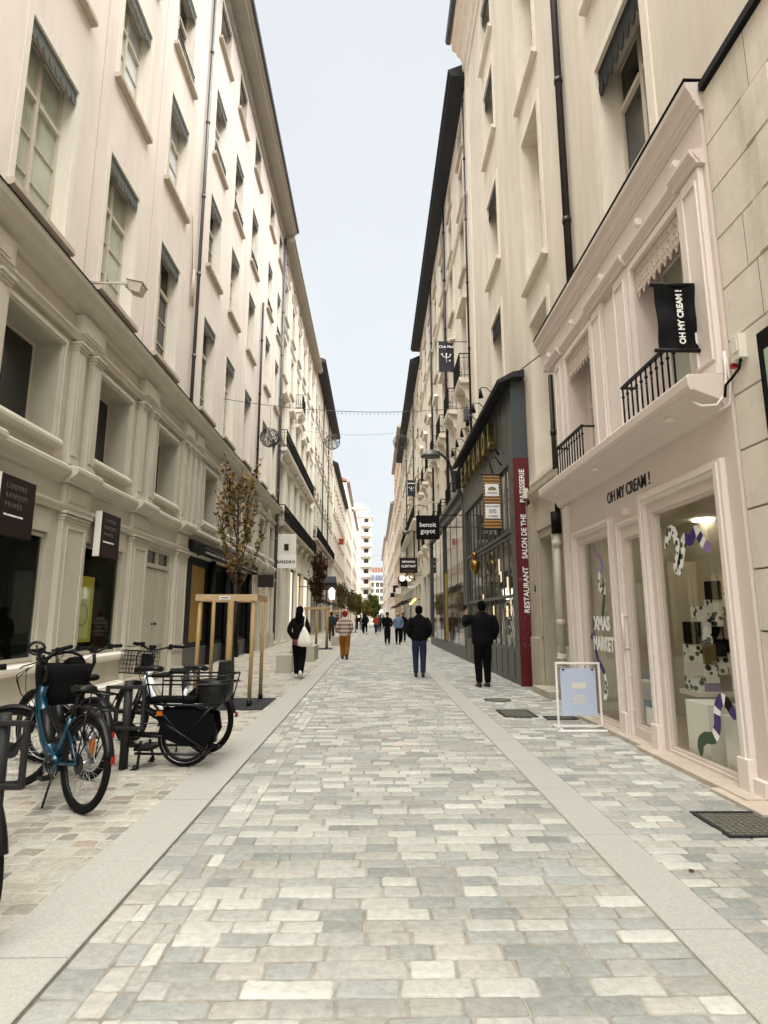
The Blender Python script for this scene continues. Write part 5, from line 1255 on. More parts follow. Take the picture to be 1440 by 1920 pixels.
pilot(L3, XW, 1, (52.0, 58, 66), ['awning_black', 'awning_black', 'sign_brown']); pilot(L4, XW+.1, 1, (77, 86, 95), ['awning_black', 'awning_red'])

rs = random.Random(77)
def blade(x0, x1, y, z0, z1, m, label):
    t = thing('blade_sign', label, 'sign', ((x0+x1)/2, y, z0), 0, 'small blade signs far along the street'); b = MB(); b.box(x0, x1, y, y+.12, z0, z1); b.build('board', m, t)
    b = MB(); b.cyl((min(x0,x1)-.3,y+.06,z1-.1), (max(x0,x1)+.3,y+.06,z1-.1), .02, n=5); b.build('bracket', 'iron', t)
for i, (sd_, y, z, m, w) in enumerate([(-1,57,4.4,'sign_black','black'),(-1,63,5.0,'awning_red','dark red'),(-1,70,4.2,'white_paint','white'),(-1,80,4.8,'sign_brown','brown'),(-1,93,4.6,'sign_black','black'),(1,50.5,4.6,'sign_black','black'),(1,56,4.0,'sign_brown','brown'),(1,63,4.8,'white_paint','white'),(1,70,4.2,'cloth_orange','orange'),(1,82,11.5,'cloth_orange','orange-red'),(1,92,4.5,'sign_black','black')]):
    X = XR_-.15 if sd_ < 0 else XW+.15
    side_w = 'right' if sd_ < 0 else 'left'
    xa, xb = (X-.85, X-.2) if sd_ < 0 else (X+.2, X+.85)
    blade(xa, xb, y, z, z+rs.uniform(.6, 1.0), m, '%s blade sign %s down the %s of the street' % (w, ['a third of the way','two fifths of the way','nearly halfway','halfway','over halfway'][min(4, int((y-50)/9))], side_w))
# ---- flags, signs, lamps along the right side
def flag(x0, x1, y, z0, z1, label, words):
    t = thing('club_flag', label, 'flag', ((x0+x1)/2, y, z0), 0, 'navy flags with a white trident sign')
    b = MB(); V = []; F = []; NX, NZ = 6, 10
    for i in range(NX+1):
        for k in range(NZ+1): u, v = i/NX, k/NZ; V.append((x0+(x1-x0)*u, y+.03*math.sin(u*6+v*3), z0+(z1-z0)*v+.02*math.sin(u*5)))
    for i in range(NX):
        for k in range(NZ): a = i*(NZ+1)+k; F.append((a, a+NZ+1, a+NZ+2, a+1))
    b.add(V, F, 0, True); b.build('cloth', 'sign_navy', t)
    w = x1-x0; cx = (x0+x1)/2; h = z1-z0
    if words: text('lettering', 'Club Med', w*.25, (cx, y-.05, z1-h*.18), 'C', 'letter_white', t, bold=.003)
    else:
        b = MB(); b.box(x0+.02, x1-.02, y-.05, y-.045, z1-h*.22, z1-h*.16); b.build('stripe', 'letter_white', t)
    b = MB(); cz = z0+h*.45; s = w*.28; r = w*.035     # trident-like sign: U cup with a stem and a dot
    b.tube([(cx-s+s*.9*(1-math.cos(q*PI/10))*1.1, y-.05, cz+s*.9-s*.9*math.sin(q*PI/10)*1.05) for q in range(11)], r, n=5)
    b.tube([(cx+.0,y-.05,cz+s*1.1),(cx-.01,y-.05,cz),(cx,y-.05,cz-s*1.3)], r*1.1, n=5); b.tube([(cx-s*1.3,y-.05,cz+s*.75),(cx-s*.9,y-.05,cz+s)], r, n=5)
    b.cyl((cx+s*.75,y-.055,cz-s*.75), (cx+s*.75,y-.045,cz-s*.75), r*2, n=4)
    b.build('emblem', 'letter_white', t)
    b = MB(); b.cyl((x0-.05,y,z1+.02), (XR_+.1,y,z1+.02), .015, n=6); b.mark(); b.cyl((x0-.05,y,z0-.02), (x1+.1,y,z0-.02), .015, n=6); b.mark(); b.build_parts('pole', 'iron', t)
flag(2.40, 2.97, 20.8, 10.55, 11.72, 'nearest navy flag with white lettering and emblem above the restaurant on the right', True)
flag(2.28, 2.80, 40.0, 9.75, 10.85, 'farther small navy flag with only an emblem on the right side', False)
t = thing('shop_sign', 'dark brown hanging sign with two lines of white capitals far on the right', 'sign', (2.5, 44, 5))
b = MB(); b.box(1.87, 3.22, 44.0, 44.1, 4.72, 5.86); b.build('board', 'sign_brown', t)
text('lettering', 'IMPRIMERIE', .215, (2.545, 43.99, 5.55), 'C', 'letter_white', t, bold=.004, sx=.9); text('lettering', 'CLERTANT', .25, (2.545, 43.99, 5.22), 'C', 'letter_white', t, bold=.006, sx=.9)
b = MB(); b.box(2.1, 3.0, 43.985, 43.995, 4.86, 4.90); b.box(1.95, 3.5, 44.04, 44.06, 5.9, 5.94); b.build('bracket', 'letter_dim', t)
t = thing('street_lamp', 'grey wall mounted street lamp with round hood on a curved arm on the right', 'street lamp', (3.4, 24, 7.4))
b = MB(); b.tube([(3.30,24,6.6),(3.28,24,7.2),(3.2,24,7.65),(3.0,24,8.05),(2.7,24,8.32),(2.42,24,8.42)], .05, n=8, radii=[.07,.075,.07,.06,.045,.035]); b.box(3.22, 3.5, 23.9, 24.1, 6.7, 7.5); b.build('arm', 'iron_grey', t)
b = MB(); b.loft([(2.35,24,8.12,.10,.10,1),(2.35,24,8.10,.42,.30,1),(2.35,24,8.18,.42,.30,1),(2.38,24,8.32,.25,.18,1),(2.42,24,8.42,.07,.06,1)], n=16); b.build('lamp_hood', 'pipe_grey', t)
t = thing('floodlight', 'beige floodlight on an arm above the glass shopfront on the right', 'floodlight', (3, 28, 6.8))
b = MB(); b.cyl((3.5,28,6.95), (2.55,28,6.95), .03, n=6); b.build('arm', 'pipe_cream', t); b = MB(); b.prism([(2.1,6.85),(2.55,6.72),(2.7,6.98),(2.2,7.05)], 'y', 27.85, 28.15); b.build('lamp_head', 'pipe_cream', t)
t = thing('junction_box', 'small cream box high on the stone beside the red restaurant panel', 'electrical box', (3.35, 12.8, 4.2)); b = MB(); b.box(3.30, 3.399, 12.72, 12.84, 4.05, 4.28); b.build('box', 'plastic_cream', t, bevel=.01)
b = MB(); b.tube([(3.38,12.8,4.05),(3.38,12.9,3.9),(3.39,12.9,3.6)], .01, n=5); b.build('cable', 'pipe_cream', t)
t = thing('wall_insulator', 'grey anchor box holding the light wire on the right facade', 'bracket', (3.4, 20.3, 9)); b = MB(); b.box(3.28, 3.51, 20.6, 20.9, 8.6, 9.0); b.cyl((3.4,20.75,9.0), (3.4,20.75,9.25), .03); tag(t, None); b.build('box', 'pipe_grey', t)
# right cable run from the cornice
t = thing('wall_cable', 'black cable hanging between the pink cornice and the dark canopy', 'cable', (3.4, 11, 6.5)); b = MB()
b.tube([(3.15,10.44,6.60),(3.3,10.7,6.45),(3.38,11.3,6.75),(3.36,12.2,6.95),(3.3,12.75,7.02)], .012, n=5); b.build('line', 'sign_black', t)
# ---- light strings
def wire(x0, y0, z0, x1, y1, z1, sag, name, label, r=.008, bulbs=0, nseg=24):
    t = thing(name, label, 'wire', ((x0+x1)/2, (y0+y1)/2, z0)); P = []
    for i in range(nseg+1):
        u = i/nseg; P.append((x0+(x1-x0)*u, y0+(y1-y0)*u, z0+(z1-z0)*u-sag*4*u*(1-u)))
    b = MB(); b.tube(P, r, n=5); b.build('wire', 'wire_metal', t)
    if bulbs:
        b = MB(); rr = random.Random(5)
        for i in range(bulbs):
            u = .42+.36*i/bulbs; p = (x0+(x1-x0)*u, y0+(y1-y0)*u, z0+(z1-z0)*u-sag*4*u*(1-u)); b.cyl(p, (p[0]+.02,p[1],p[2]-.05-.06*rr.random()), .008, n=4); b.ball((p[0]+.02,p[1],p[2]-.09), .016, 6)
        b.build('bulb', 'wire_metal', t)
    return t
wire(XW, 19.85, 9.05, XR_, 20.75, 9.12, .32, 'light_string', 'nearest light wire strung across the street below the flag', .011, 22)
wire(XW, 35, 13.0, XR_, 35, 13.1, .5, 'light_string', 'second wire across the street carrying two wire orbs', .008)
wire(XW, 85, 10.5, XR_, 85, 10.6, .3, 'light_string', 'thin far wire across the street, upper of the two far ones', .012)
wire(XW, 90, 6.5, XR_, 90, 6.6, .3, 'light_string', 'thin far wire across the street, lower of the two far ones', .012)
def orb(x, y, z, r, hang, label):
    t = thing('wire_orb', label, 'ornament', (x, y, z), 0, 'wire ball ornaments over the street'); b = MB(); rr = random.Random(int(x*10))
    for i in range(26):
        ax = Vector((rr.uniform(-1, 1), rr.uniform(-1, 1), rr.uniform(-.6, .6))).normalized(); u = ax.orthogonal().normalized(); w = ax.cross(u); off = rr.uniform(-.5, .5)*r; q = math.sqrt(r*r-off*off)
        b.tube([Vector((x, y, z))+ax*off+(u*math.cos(t_)+w*math.sin(t_))*q for t_ in [2*PI*k/18 for k in range(18)]], .007, n=4, closed=True)
    b.build('cage', 'wire_metal', t)
    b = MB(); b.cyl((x,y,z+r), (x,y,z+hang), .006, n=4); b.build('hanger', 'wire_metal', t)
orb(-3.70, 20.0, 7.68, .34, 1.15, 'nearest wire ball ornament hanging before the rose facade')
orb(-2.62, 35, 12.1, .48, .65, 'wire ball ornament hanging in the middle of the street against the left eaves')
orb(1.60, 35, 12.1, .48, .65, 'wire ball ornament hanging before the right eaves')
# ---- floodlight on the left cornice
t = thing('floodlight', 'beige floodlight on a horizontal arm above the cream cornice on the left', 'floodlight', (-4.6, 9.6, 7.3))
b = MB(); b.cyl((-5.05,9.62,7.27), (-4.35,9.55,7.22), .017, n=8); b.tube([(-5.05,9.62,7.31),(-4.8,9.6,7.27),(-4.35,9.55,7.26)], .008, n=5); b.cyl((-4.36,9.50,7.14), (-4.36,9.62,7.40), .012); b.cyl((-4.36,9.56,7.2), (-4.27,9.56,7.12), .05, n=10); b.build('arm', 'pipe_cream', t)
b = MB(); hp = [(-4.28,9.46,7.06),(-4.10,9.45,7.00),(-4.10,9.64,6.99),(-4.28,9.65,7.05),(-4.32,9.44,7.24),(-4.05,9.43,7.17),(-4.05,9.66,7.16),(-4.32,9.67,7.23)]
b.add(hp, [(0,1,2,3),(7,6,5,4),(0,4,5,1),(1,5,6,2),(2,6,7,3),(3,7,4,0)]); b.add([(-4.34,9.42,7.245),(-4.03,9.41,7.175),(-4.03,9.68,7.165),(-4.34,9.69,7.235),(-4.34,9.42,7.26),(-4.03,9.41,7.19),(-4.03,9.68,7.18),(-4.34,9.69,7.25)], [(3,2,1,0),(4,5,6,7),(0,1,5,4),(1,2,6,5),(2,3,7,6),(3,0,4,7)])
b.build('lamp_head', 'pipe_cream', t, bevel=.012)
# far lit signs
t = thing('lantern_sign', 'white lit lantern sign with a black hood far on the left', 'sign', (-2.8, 42, 3)); b = MB(); b.loft([(-3.0,42,2.75,.18,.18),(-3.0,42,3.35,.20,.20),(-3.0,42,3.5,.06,.06)], n=12); b.build('lantern', 'lamp_white', t)
b = MB(); b.box(-4.2, -2.75, 42.2, 43.8, 3.55, 3.9); b.prism([(42.2,3.9),(43.8,3.9),(43.0,4.4)], 'x', -4.2, -2.8); b.cyl((-5.3,42,3.6), (-3,42,3.6), .03, n=6); b.build('hood', 'awning_black', t)
t = thing('tube_lamp', 'glowing orange tube lamp on the right facade above the man in jeans', 'lamp', (2.9, 45, 2.6)); b = MB(); b.cyl((2.7,44.8,2.45), (3.12,45.2,2.85), .09, n=10); b.build('tube', 'lamp_amber', t); b = MB(); b.cyl((3.1,45.2,2.8), (3.5,45.2,2.8), .03, n=6); b.build('bracket', 'iron', t)
t = thing('disc_sign', 'two round cream lit discs on a bracket far on the right', 'sign', (2.9, 52, 4.8)); b = MB(); b.cyl((2.45,52,4.85), (2.45,52.1,4.85), .27, n=20); b.mark(); b.cyl((3.05,52,4.85), (3.05,52.1,4.85), .27, n=20); b.mark(); b.build_parts('disc', 'shop_lit_pale', t); b = MB(); b.box(2.4, 3.5, 52.02, 52.08, 4.86, 4.94); b.build('bracket', 'shop_lit_pale', t)
t = thing('shop_sign', 'small white bar sign under the round discs on the right', 'sign', (3.0, 50, 4)); b = MB(); b.box(2.8, 3.5, 50, 50.1, 3.9, 4.1); b.build('board', 'white_paint', t)
t = thing('wall_ornament', 'round gold fringed ornament under the brown two-line sign', 'ornament', (3, 43, 4.4)); b = MB(); b.tube([(2.75+.2*math.cos(q*PI/6), 43.5, 4.45+.2*math.sin(q*PI/6)) for q in range(12)], .05, n=6, closed=True); b.cyl((2.9,43.5,4.5), (3.5,43.5,4.5), .02, n=5); tag(t); b.build('ring', 'gold', t)
t = thing('street_lamp', 'small far wall lamp on a bracket under the farther flag', 'street lamp', (3.2, 41, 7)); b = MB(); b.tube([(3.5,41,6.4),(3.2,41,7.2),(2.7,41,7.45),(2.3,41,7.4)], .035, n=6); b.build('arm', 'iron_grey', t); b = MB(); b.loft([(2.2,41,7.25,.28,.2),(2.2,41,7.35,.28,.2),(2.2,41,7.5,.06,.06)], n=10); b.build('lamp_hood', 'pipe_grey', t)
# ---- sandwich board
t = thing('sandwich_board', 'white framed pavement sign with a pale blue poster beside the pink shop', 'sign', (2.74, 8.1, 0))
b = MB(); x0, x1, y = 2.42, 3.02, 8.10; s = .025
b.box(x0, x0+s, y-.012, y+.012, .03, .86); b.box(x1-s, x1, y-.012, y+.012, .03, .86); b.box(x0+s, x1-s, y-.012, y+.012, .835, .86); b.box(x0+s, x1-s, y-.012, y+.012, .03, .055)
for xx in (x0, x1-s): b.box(xx, xx+s, y-.20, y-.0121, .004, .029); b.box(xx, xx+s, y+.0121, y+.25, .004, .029)
b.box(x0+s, x1-s, y-.20, y-.175, .004, .029); b.box(x0+s, x1-s, y+.225, y+.25, .004, .029); b.box(x0-.06, x1+.06, y-.235, y-.201, .004, .03)
b.build('frame', 'white_paint', t, bevel=.003)
b = MB(); b.box(2.485, 2.955, 8.094, 8.104, .17, .78); b.build('poster', 'poster_blue', t)
b = MB(); b.box(2.63, 2.82, 8.0905, 8.0935, .52, .60)
for i, (a, c) in enumerate(((2.66,2.79),(2.62,2.84),(2.65,2.80),(2.63,2.82))): b.box(a, c, 8.0905, 8.0935, .42-i*.03, .435-i*.03)
b.box(2.66, 2.78, 8.0905, 8.0935, .20, .206)
b.build('printed_lines', 'print_cream', t)
b = MB(); b.box(2.51, 2.54, 8.085, 8.09, .755, .775); b.mark(); b.box(2.90, 2.93, 8.085, 8.09, .755, .775); b.mark(); b.build_parts('clip', 'sign_black', t)
# ---- granite blocks
def block(x0, x1, y0, y1, h, label):
    b = MB(); b.box(x0, x1, y0, y1, -.01, h); tag(b.build('stone_block', 'granite_block', bevel=.012), label, 'stone block', 'granite seat blocks on the left pavement')
block(-2.62, -2.20, 16.2, 16.6, .47, 'nearest low granite block left of the woman with the white bag')
block(-2.60, -2.22, 18.6, 19.0, .47, 'granite block just behind the nearest one on the left pavement')
block(-2.50, -2.02, 20.4, 21.9, .50, 'longest granite block just right of the woman with the white bag')
block(-2.25, -1.85, 31.5, 32.0, .48, 'farthest granite block behind the second tree guard')
# ---- leaf litter / small marks
b = MB(); tag(b.build('x','bark'), None); bpy.data.objects.remove(bpy.data.objects['x'])
t = MB(); t.add([(1.83,3.68,.006),(1.85,3.685,.012),(1.862,3.71,.008),(1.84,3.715,.012),(1.822,3.70,.009)], [(0,1,2,3,4)]); tag(t.build('fallen_leaf', 'leaf_brown'), 'small brown fallen leaf on the paving near the right granite strip', 'leaf')
# ---------------------------------------------------------------- trees with guards
def leafcard(b, p, d, s, rr, mi):
    d = Vector(d).normalized(); n = Vector((rr.uniform(-1, 1), rr.uniform(-1, 1), rr.uniform(-1, 1))).normalized(); w = d.cross(n)
    if w.length < .1: return
    w.normalize(); p = Vector(p); w *= s*.32; u = d*s; k = d.cross(w).normalized()*s*.12
    b.add([p, p+u*.35+w+k, p+u, p+u*.35-w+k], [(0,1,2),(0,2,3)], mi)
def tree(x, y, h, crown0, spread, seed, label, leaves, nleaf, name='young_tree', trunk=.045, lsize=.075, group='young street trees in wooden guards'):
    rr = random.Random(seed); t = thing(name, label, 'tree', (x, y, 0), 0, group)
    b = MB(); P = [(0,0,0)]
    for i in range(1, 9): z = h*.93*i/8; P.append((rr.uniform(-.02, .02)*i*.5, rr.uniform(-.02, .02)*i*.5, z))
    b.tube(P, .04, n=8, radii=[trunk*(1-.82*i/8) for i in range(9)]); b.build('trunk', 'bark', t, (0,0,0))
    b = MB(); lv = MB(); tips = []
    def P_at(z): u = min(7.99, z/(h*.93)*8); i = int(u); f = u-i; return Vector(P[i]).lerp(Vector(P[i+1]), f)
    nb = 26
    for i in range(nb):
        z0 = crown0+(h*.80-crown0)*(i/nb)**1.1; a = i*2.4+rr.uniform(-.4, .4); frac = (z0-crown0)/(h-crown0)
        L = (h-crown0)*rr.uniform(.38, .62)*(1-.6*frac); out = spread*rr.uniform(.6, 1.1)*(1-.55*frac)
        p0 = P_at(z0); pts = [p0]
        for q in range(1, 6):
            u = q/5; pts.append(p0+Vector((math.cos(a)*out*(u**.7), math.sin(a)*out*(u**.7), L*(u**1.35)))+Vector((rr.uniform(-.03, .03), rr.uniform(-.03, .03), 0)))
        b.tube(pts, .01, n=5, radii=[.013,.010,.008,.006,.004,.002]); tips.append(pts)
        for q in range(5):
            k = rr.randint(1, 4); s = pts[k]; d = Vector((rr.uniform(-.5, .5), rr.uniform(-.5, .5), rr.uniform(.5, 1))).normalized(); e = s+d*rr.uniform(.15, .4)*spread*1.6
            b.tube([s, (s+e)/2+Vector((rr.uniform(-.02, .02),)*3), e], .004, n=4, radii=[.005,.004,.0015]); tips.append([s, (s+e)/2, e])
    b.build('branches', 'twig', t, (0,0,0))
    for i in range(nleaf):
        q = rr.choice(tips); k = rr.randint(0 if len(q) < 4 else 1, len(q)-2); p = q[k].lerp(q[k+1], rr.random())
        leafcard(lv, p, (rr.uniform(-1, 1), rr.uniform(-1, 1), rr.uniform(-.3, 1)), lsize*rr.uniform(.6, 1.35), rr, rr.choices(range(len(leaves)), [5,3,2][:len(leaves)])[0])
    lv.build('crown', leaves, t, (0,0,0))
    return t
def guard(x0, x1, y0, y1, h, label, tagged=False, stake=True):
    t = thing('tree_guard', label, 'tree guard', ((x0+x1)/2, (y0+y1)/2, 0), 0, 'wooden guards round the young trees')
    rr = random.Random(int(y0*10))
    for (x, y) in ((x0,y0),(x1,y0),(x0,y1),(x1,y1)):
        dx, dy = rr.uniform(-.03, .03), rr.uniform(-.03, .03)
        b = MB(); b.cyl((x+dx,y+dy,.0), (x,y,h), .034, .032, n=10); p = b.build('post', 'wood', t); b = MB(); b.cyl((x+dx,y+dy,.0), (x+dx,y+dy,.10), .042, n=10); b.build('post_foot', 'iron', p)
    for (a, c, p, q) in ((x0-.07,x1+.07,y0-.06,y0-.035),(x0-.07,x1+.07,y1+.035,y1+.06),(x0-.065,x0-.037,y0-.034,y1+.034),(x1+.037,x1+.065,y0-.034,y1+.034)):
        b = MB(); b.box(a, c, p, q, h-.07, h+.04); b.build('rail', 'wood_beam', t, bevel=.003)
    if stake:
        b = MB(); b.cyl(((x0+x1)/2+.0, (y0+y1)/2-.15, 0), ((x0+x1)/2+.0,(y0+y1)/2-.15,1.76), .056, .052, n=12); b.build('stake', 'wood', t)
    if tagged:
        b = MB(); b.box((x0+x1)/2-.12, (x0+x1)/2+.06, y0-.065, y0-.061, h-.045, h+.01); s = b.build('tag', 'white_paint', t)
        b = MB(); b.box((x0+x1)/2-.10, (x0+x1)/2+.04, y0-.0665, y0-.0652, h-.028, h-.008); b.build('tag_print', 'purple', s)
    b = MB(); b.box(x0-.25, x1+.28, y0-.42, y1+.12, -.01, .012); pit = b.build('tree_pit_mat', 'rubber_mat', t)
guard(-2.97, -2.06, 10.22, 11.08, 1.80, 'nearest wooden tree guard with a small label on its rail', True)
tree(-2.50, 10.68, 4.55, 1.95, .62, 2, 'nearest young tree with sparse ochre leaves in a wooden guard', ['leaf_ochre', 'leaf_brown', 'leaf_olive'], 1150, trunk=.05, lsize=.078)
guard(-3.25, -2.25, 28.2, 29.2, 1.9, 'second wooden tree guard behind the woman with the white bag')
tree(-2.75, 28.7, 4.75, 2.0, .45, 5, 'second young tree with dense dark reddish brown leaves', ['leaf_brown', 'leaf_brown', 'leaf_brown'], 4200, lsize=.12)
guard(-3.1, -2.0, 45.0, 46.0, 1.95, 'third wooden tree guard behind the plaid coat', stake=False)
tree(-2.5, 45.5, 4.3, 2.0, .7, 6, 'third young tree with dull brown leaves', ['leaf_brown', 'leaf_olive'], 1800, lsize=.13)
guard(-2.9, -1.9, 60.0, 61.0, 1.95, 'fourth wooden tree guard far along the left pavement', stake=False)
tree(-2.4, 60.5, 4.3, 1.8, .7, 9, 'fourth small tree with dull leaves far on the left', ['leaf_olive', 'leaf_brown'], 1500, lsize=.16)
tree(-2.4, 80, 4.6, 1.6, 1.0, 11, 'olive tree far on the left of the street end', ['leaf_olive', 'leaf_ochre'], 2200, name='street_tree', trunk=.12, lsize=.35, group='bushier trees at the street end')
tree(-.1, 96, 4.9, 1.2, 1.25, 12, 'light green bushy tree in the middle at the street end', ['leaf_green', 'leaf_green', 'leaf_olive'], 2600, name='street_tree', trunk=.12, lsize=.38, group='bushier trees at the street end')
tree(-1.3, 92, 3.9, 1.3, .9, 14, 'small yellowish tree between the two bushier far trees', ['leaf_ochre', 'leaf_green'], 1500, name='street_tree', trunk=.1, lsize=.32, group='bushier trees at the street end')

# ---------------------------------------------------------------- bike racks
def rack(x, y, label, lean=0.0):
    t = thing('bike_rack', label, 'bike rack', (x, y, 0), 0, 'dark steel cycle posts with square loops')
    b = MB(); b.cyl((0,0,0), (lean,0,.83), .042, .040, n=14); b.build('post', 'iron_grey', t, (0,0,0))
    b = MB(); s = .016; x0, x1, z0, z1 = -.20, .19, .37, .79
    for (a, c, p, q) in ((x0,x1,z1-2*s,z1),(x0,x1,z0,z0+2*s),(x0,x0+2*s,z0+2*s,z1-2*s),(x1-2*s,x1,z0+2*s,z1-2*s)): b.box(a, c, -.046-s*1.2, -.046+s*1.2, p, q)
    b.build('loop', 'iron_grey', t, (0,0,0), bevel=.004); return t
rack(-2.43, 4.10, 'nearest dark cycle post with square loop at the left edge'); rack(-2.44, 6.12, 'dark cycle post with square loop between the teal bike and the cargo bike')
rack(-2.50, 8.15, 'farthest dark cycle post behind the white bike')

# ---------------------------------------------------------------- bicycles (local: x forward, rear contact at origin)
def wheel(parent, x, r, mats=('bike_rubber','bike_black'), stripe=None, fat=.026, disc=None):
    b = MB(); c = Vector((x, 0, r)); n = 44
    b.cyl((x,-.035,r), (x,.035,r), .028, n=12); 
    for i in range(28):
        t = 2*PI*i/28; s = .02*(1 if i % 2 else -1); b.cyl((x+.02*math.cos(t+.6), s, r+.02*math.sin(t+.6)), (x+(r-.05)*math.cos(t), 0, r+(r-.05)*math.sin(t)), .0016, n=4, cap=False)
    w = b.build('wheel', 'alu', parent, (0,0,0))
    b = MB(); b.tube([(x+(r-fat)*math.cos(2*PI*i/n), 0, r+(r-fat)*math.sin(2*PI*i/n)) for i in range(n)], fat, n=10, closed=True); b.build('tyre', 'bike_rubber', w, (0,0,0))
    b = MB(); b.tube([(x+(r-fat*2.1)*math.cos(2*PI*i/n), 0, r+(r-fat*2.1)*math.sin(2*PI*i/n)) for i in range(n)], .014, n=6, closed=True); b.build('rim', 'bike_black', w, (0,0,0))
    if stripe:
        b = MB(); 
        for s in (-1, 1): b.tube([(x+(r-fat*1.5)*math.cos(2*PI*i/n), s*fat*.9, r+(r-fat*1.5)*math.sin(2*PI*i/n)) for i in range(n)], .0035, n=4, closed=True)
        b.build('reflective_band', 'alu', w, (0,0,0))
    if disc:
        b = MB(); b.cyl((x,disc,r), (x,disc+.003*(1 if disc > 0 else -1),r), .07, n=24); b.build('brake_disc', 'iron_grey', w, (0,0,0))
    return w
def fender(parent, x, r, a0, a1, m='bike_black', wd=.035):
    b = MB(); n = 16; R1 = r+.022; V = []
    for i in range(n+1):
        t = a0+(a1-a0)*i/n
        for (q, dr) in ((-wd, -.018), (-wd*.7, 0), (wd*.7, 0), (wd, -.018)): V.append((x+(R1+dr)*math.cos(t), q, r+(R1+dr)*math.sin(t)))
    F = [(i*4+k, i*4+k+1, i*4+4+k+1, i*4+4+k) for i in range(n) for k in range(3)]
    b.add(V, F, 0, True); o = b.build('mudguard', m, parent, (0,0,0)); s = o.modifiers.new('s', 'SOLIDIFY'); s.thickness = .004
    return o
def handlebar(parent, x, z, w=.33, back=.10, rise=.04, m='bike_black', mirror=False, display=True):
    b = MB(); b.tube([(x-back,-w,z+rise),(x-back*.5,-w*.6,z+rise),(x,-.06,z),(x,.06,z),(x-back*.5,w*.6,z+rise),(x-back,w,z+rise)], .013, n=8); h = b.build('handlebar', m, parent, (0,0,0))
    b = MB()
    for s in (-1, 1): b.cyl((x-back,s*w,z+rise), (x-back*.6,s*w*.66,z+rise), .019, n=10)
    b.build('grip', 'bike_rubber', h, (0,0,0))
    b = MB()
    for s in (-1, 1): b.tube([(x-back*.4,s*w*.6,z+rise-.01),(x+.05,s*w*.7,z+rise-.03),(x+.05,s*w*.92,z+rise-.03)], .006, n=5); b.box(x-back*.6-.02, x-back*.6+.03, s*w*.52, s*w*.60, z+rise-.03, z+rise+.025)
    b.build('brake_lever', m, h, (0,0,0))
    b = MB()
    for s, q in ((-1,.0),(1,.02),(1,-.02)): b.tube([(x+.05,s*.12,z-.02),(x+.16,s*.10,z-.10+q),(x+.15,s*.05,z-.25),(x+.05,s*.03,z-.42)], .004, n=4)
    b.build('brake_cable', 'bike_rubber', h, (0,0,0))
    if display: b = MB(); b.box(x-.02, x+.03, -.035, .035, z+.015, z+.05); b.build('display', 'bike_black', h, (0,0,0), bevel=.004)
    return h
def saddle(parent, x, z, m='bike_black'):
    b = MB(); rings = []
    V = []; n = 12; secs = [(-.14,.065,.0),(-.10,.082,.012),(-.04,.075,.006),(.03,.045,.0),(.09,.026,.0),(.14,.018,-.012)]
    for (dx, w, dz) in secs:
        for k in range(n): t = 2*PI*k/n; V.append((x+dx, w*math.cos(t), z+dz+.028*math.sin(t)*(1 if math.sin(t) > 0 else .9)))
    F = [(i*n+k, i*n+(k+1) % n, (i+1)*n+(k+1) % n, (i+1)*n+k) for i in range(len(secs)-1) for k in range(n)]+[tuple(range(n))[::-1], tuple(range((len(secs)-1)*n, len(secs)*n))]
    b.add(V, F, 0, True); b.tube([(x-.08,.02,z-.03),(x,.02,z-.05),(x+.09,.01,z-.03)], .004, n=4); b.build('saddle', m, parent, (0,0,0))
def crank(parent, x, z, r=.09, side=-1, m='bike_black', guardm=None, ang=.5):
    b = MB(); y = side*.06; b.cyl((x,y,z), (x,y+side*.006,z), r, n=28); b.cyl((x,-.08,z), (x,.08,z), .02)
    L = .165
    for s in (-1, 1):
        a = ang if s == side else ang+PI; e = (x+L*math.cos(a), s*.09, z+L*math.sin(a)); b.cyl((x,s*.085,z), e, .012, .010, n=7); b.box(e[0]-.045, e[0]+.045, e[1], e[1]+s*.09, e[2]-.012, e[2]+.012)
    c = b.build('crankset', m, parent, (0,0,0)); b = MB(); rr = .045
    b.tube([(x,y,z+r),(0,y,.35+rr),(-rr,y,.35),(0,y,.35-rr),(x,y,z-r),(x+r,y,z)], .006, n=4, closed=True); b.build('chain', 'alu', c, (0,0,0))
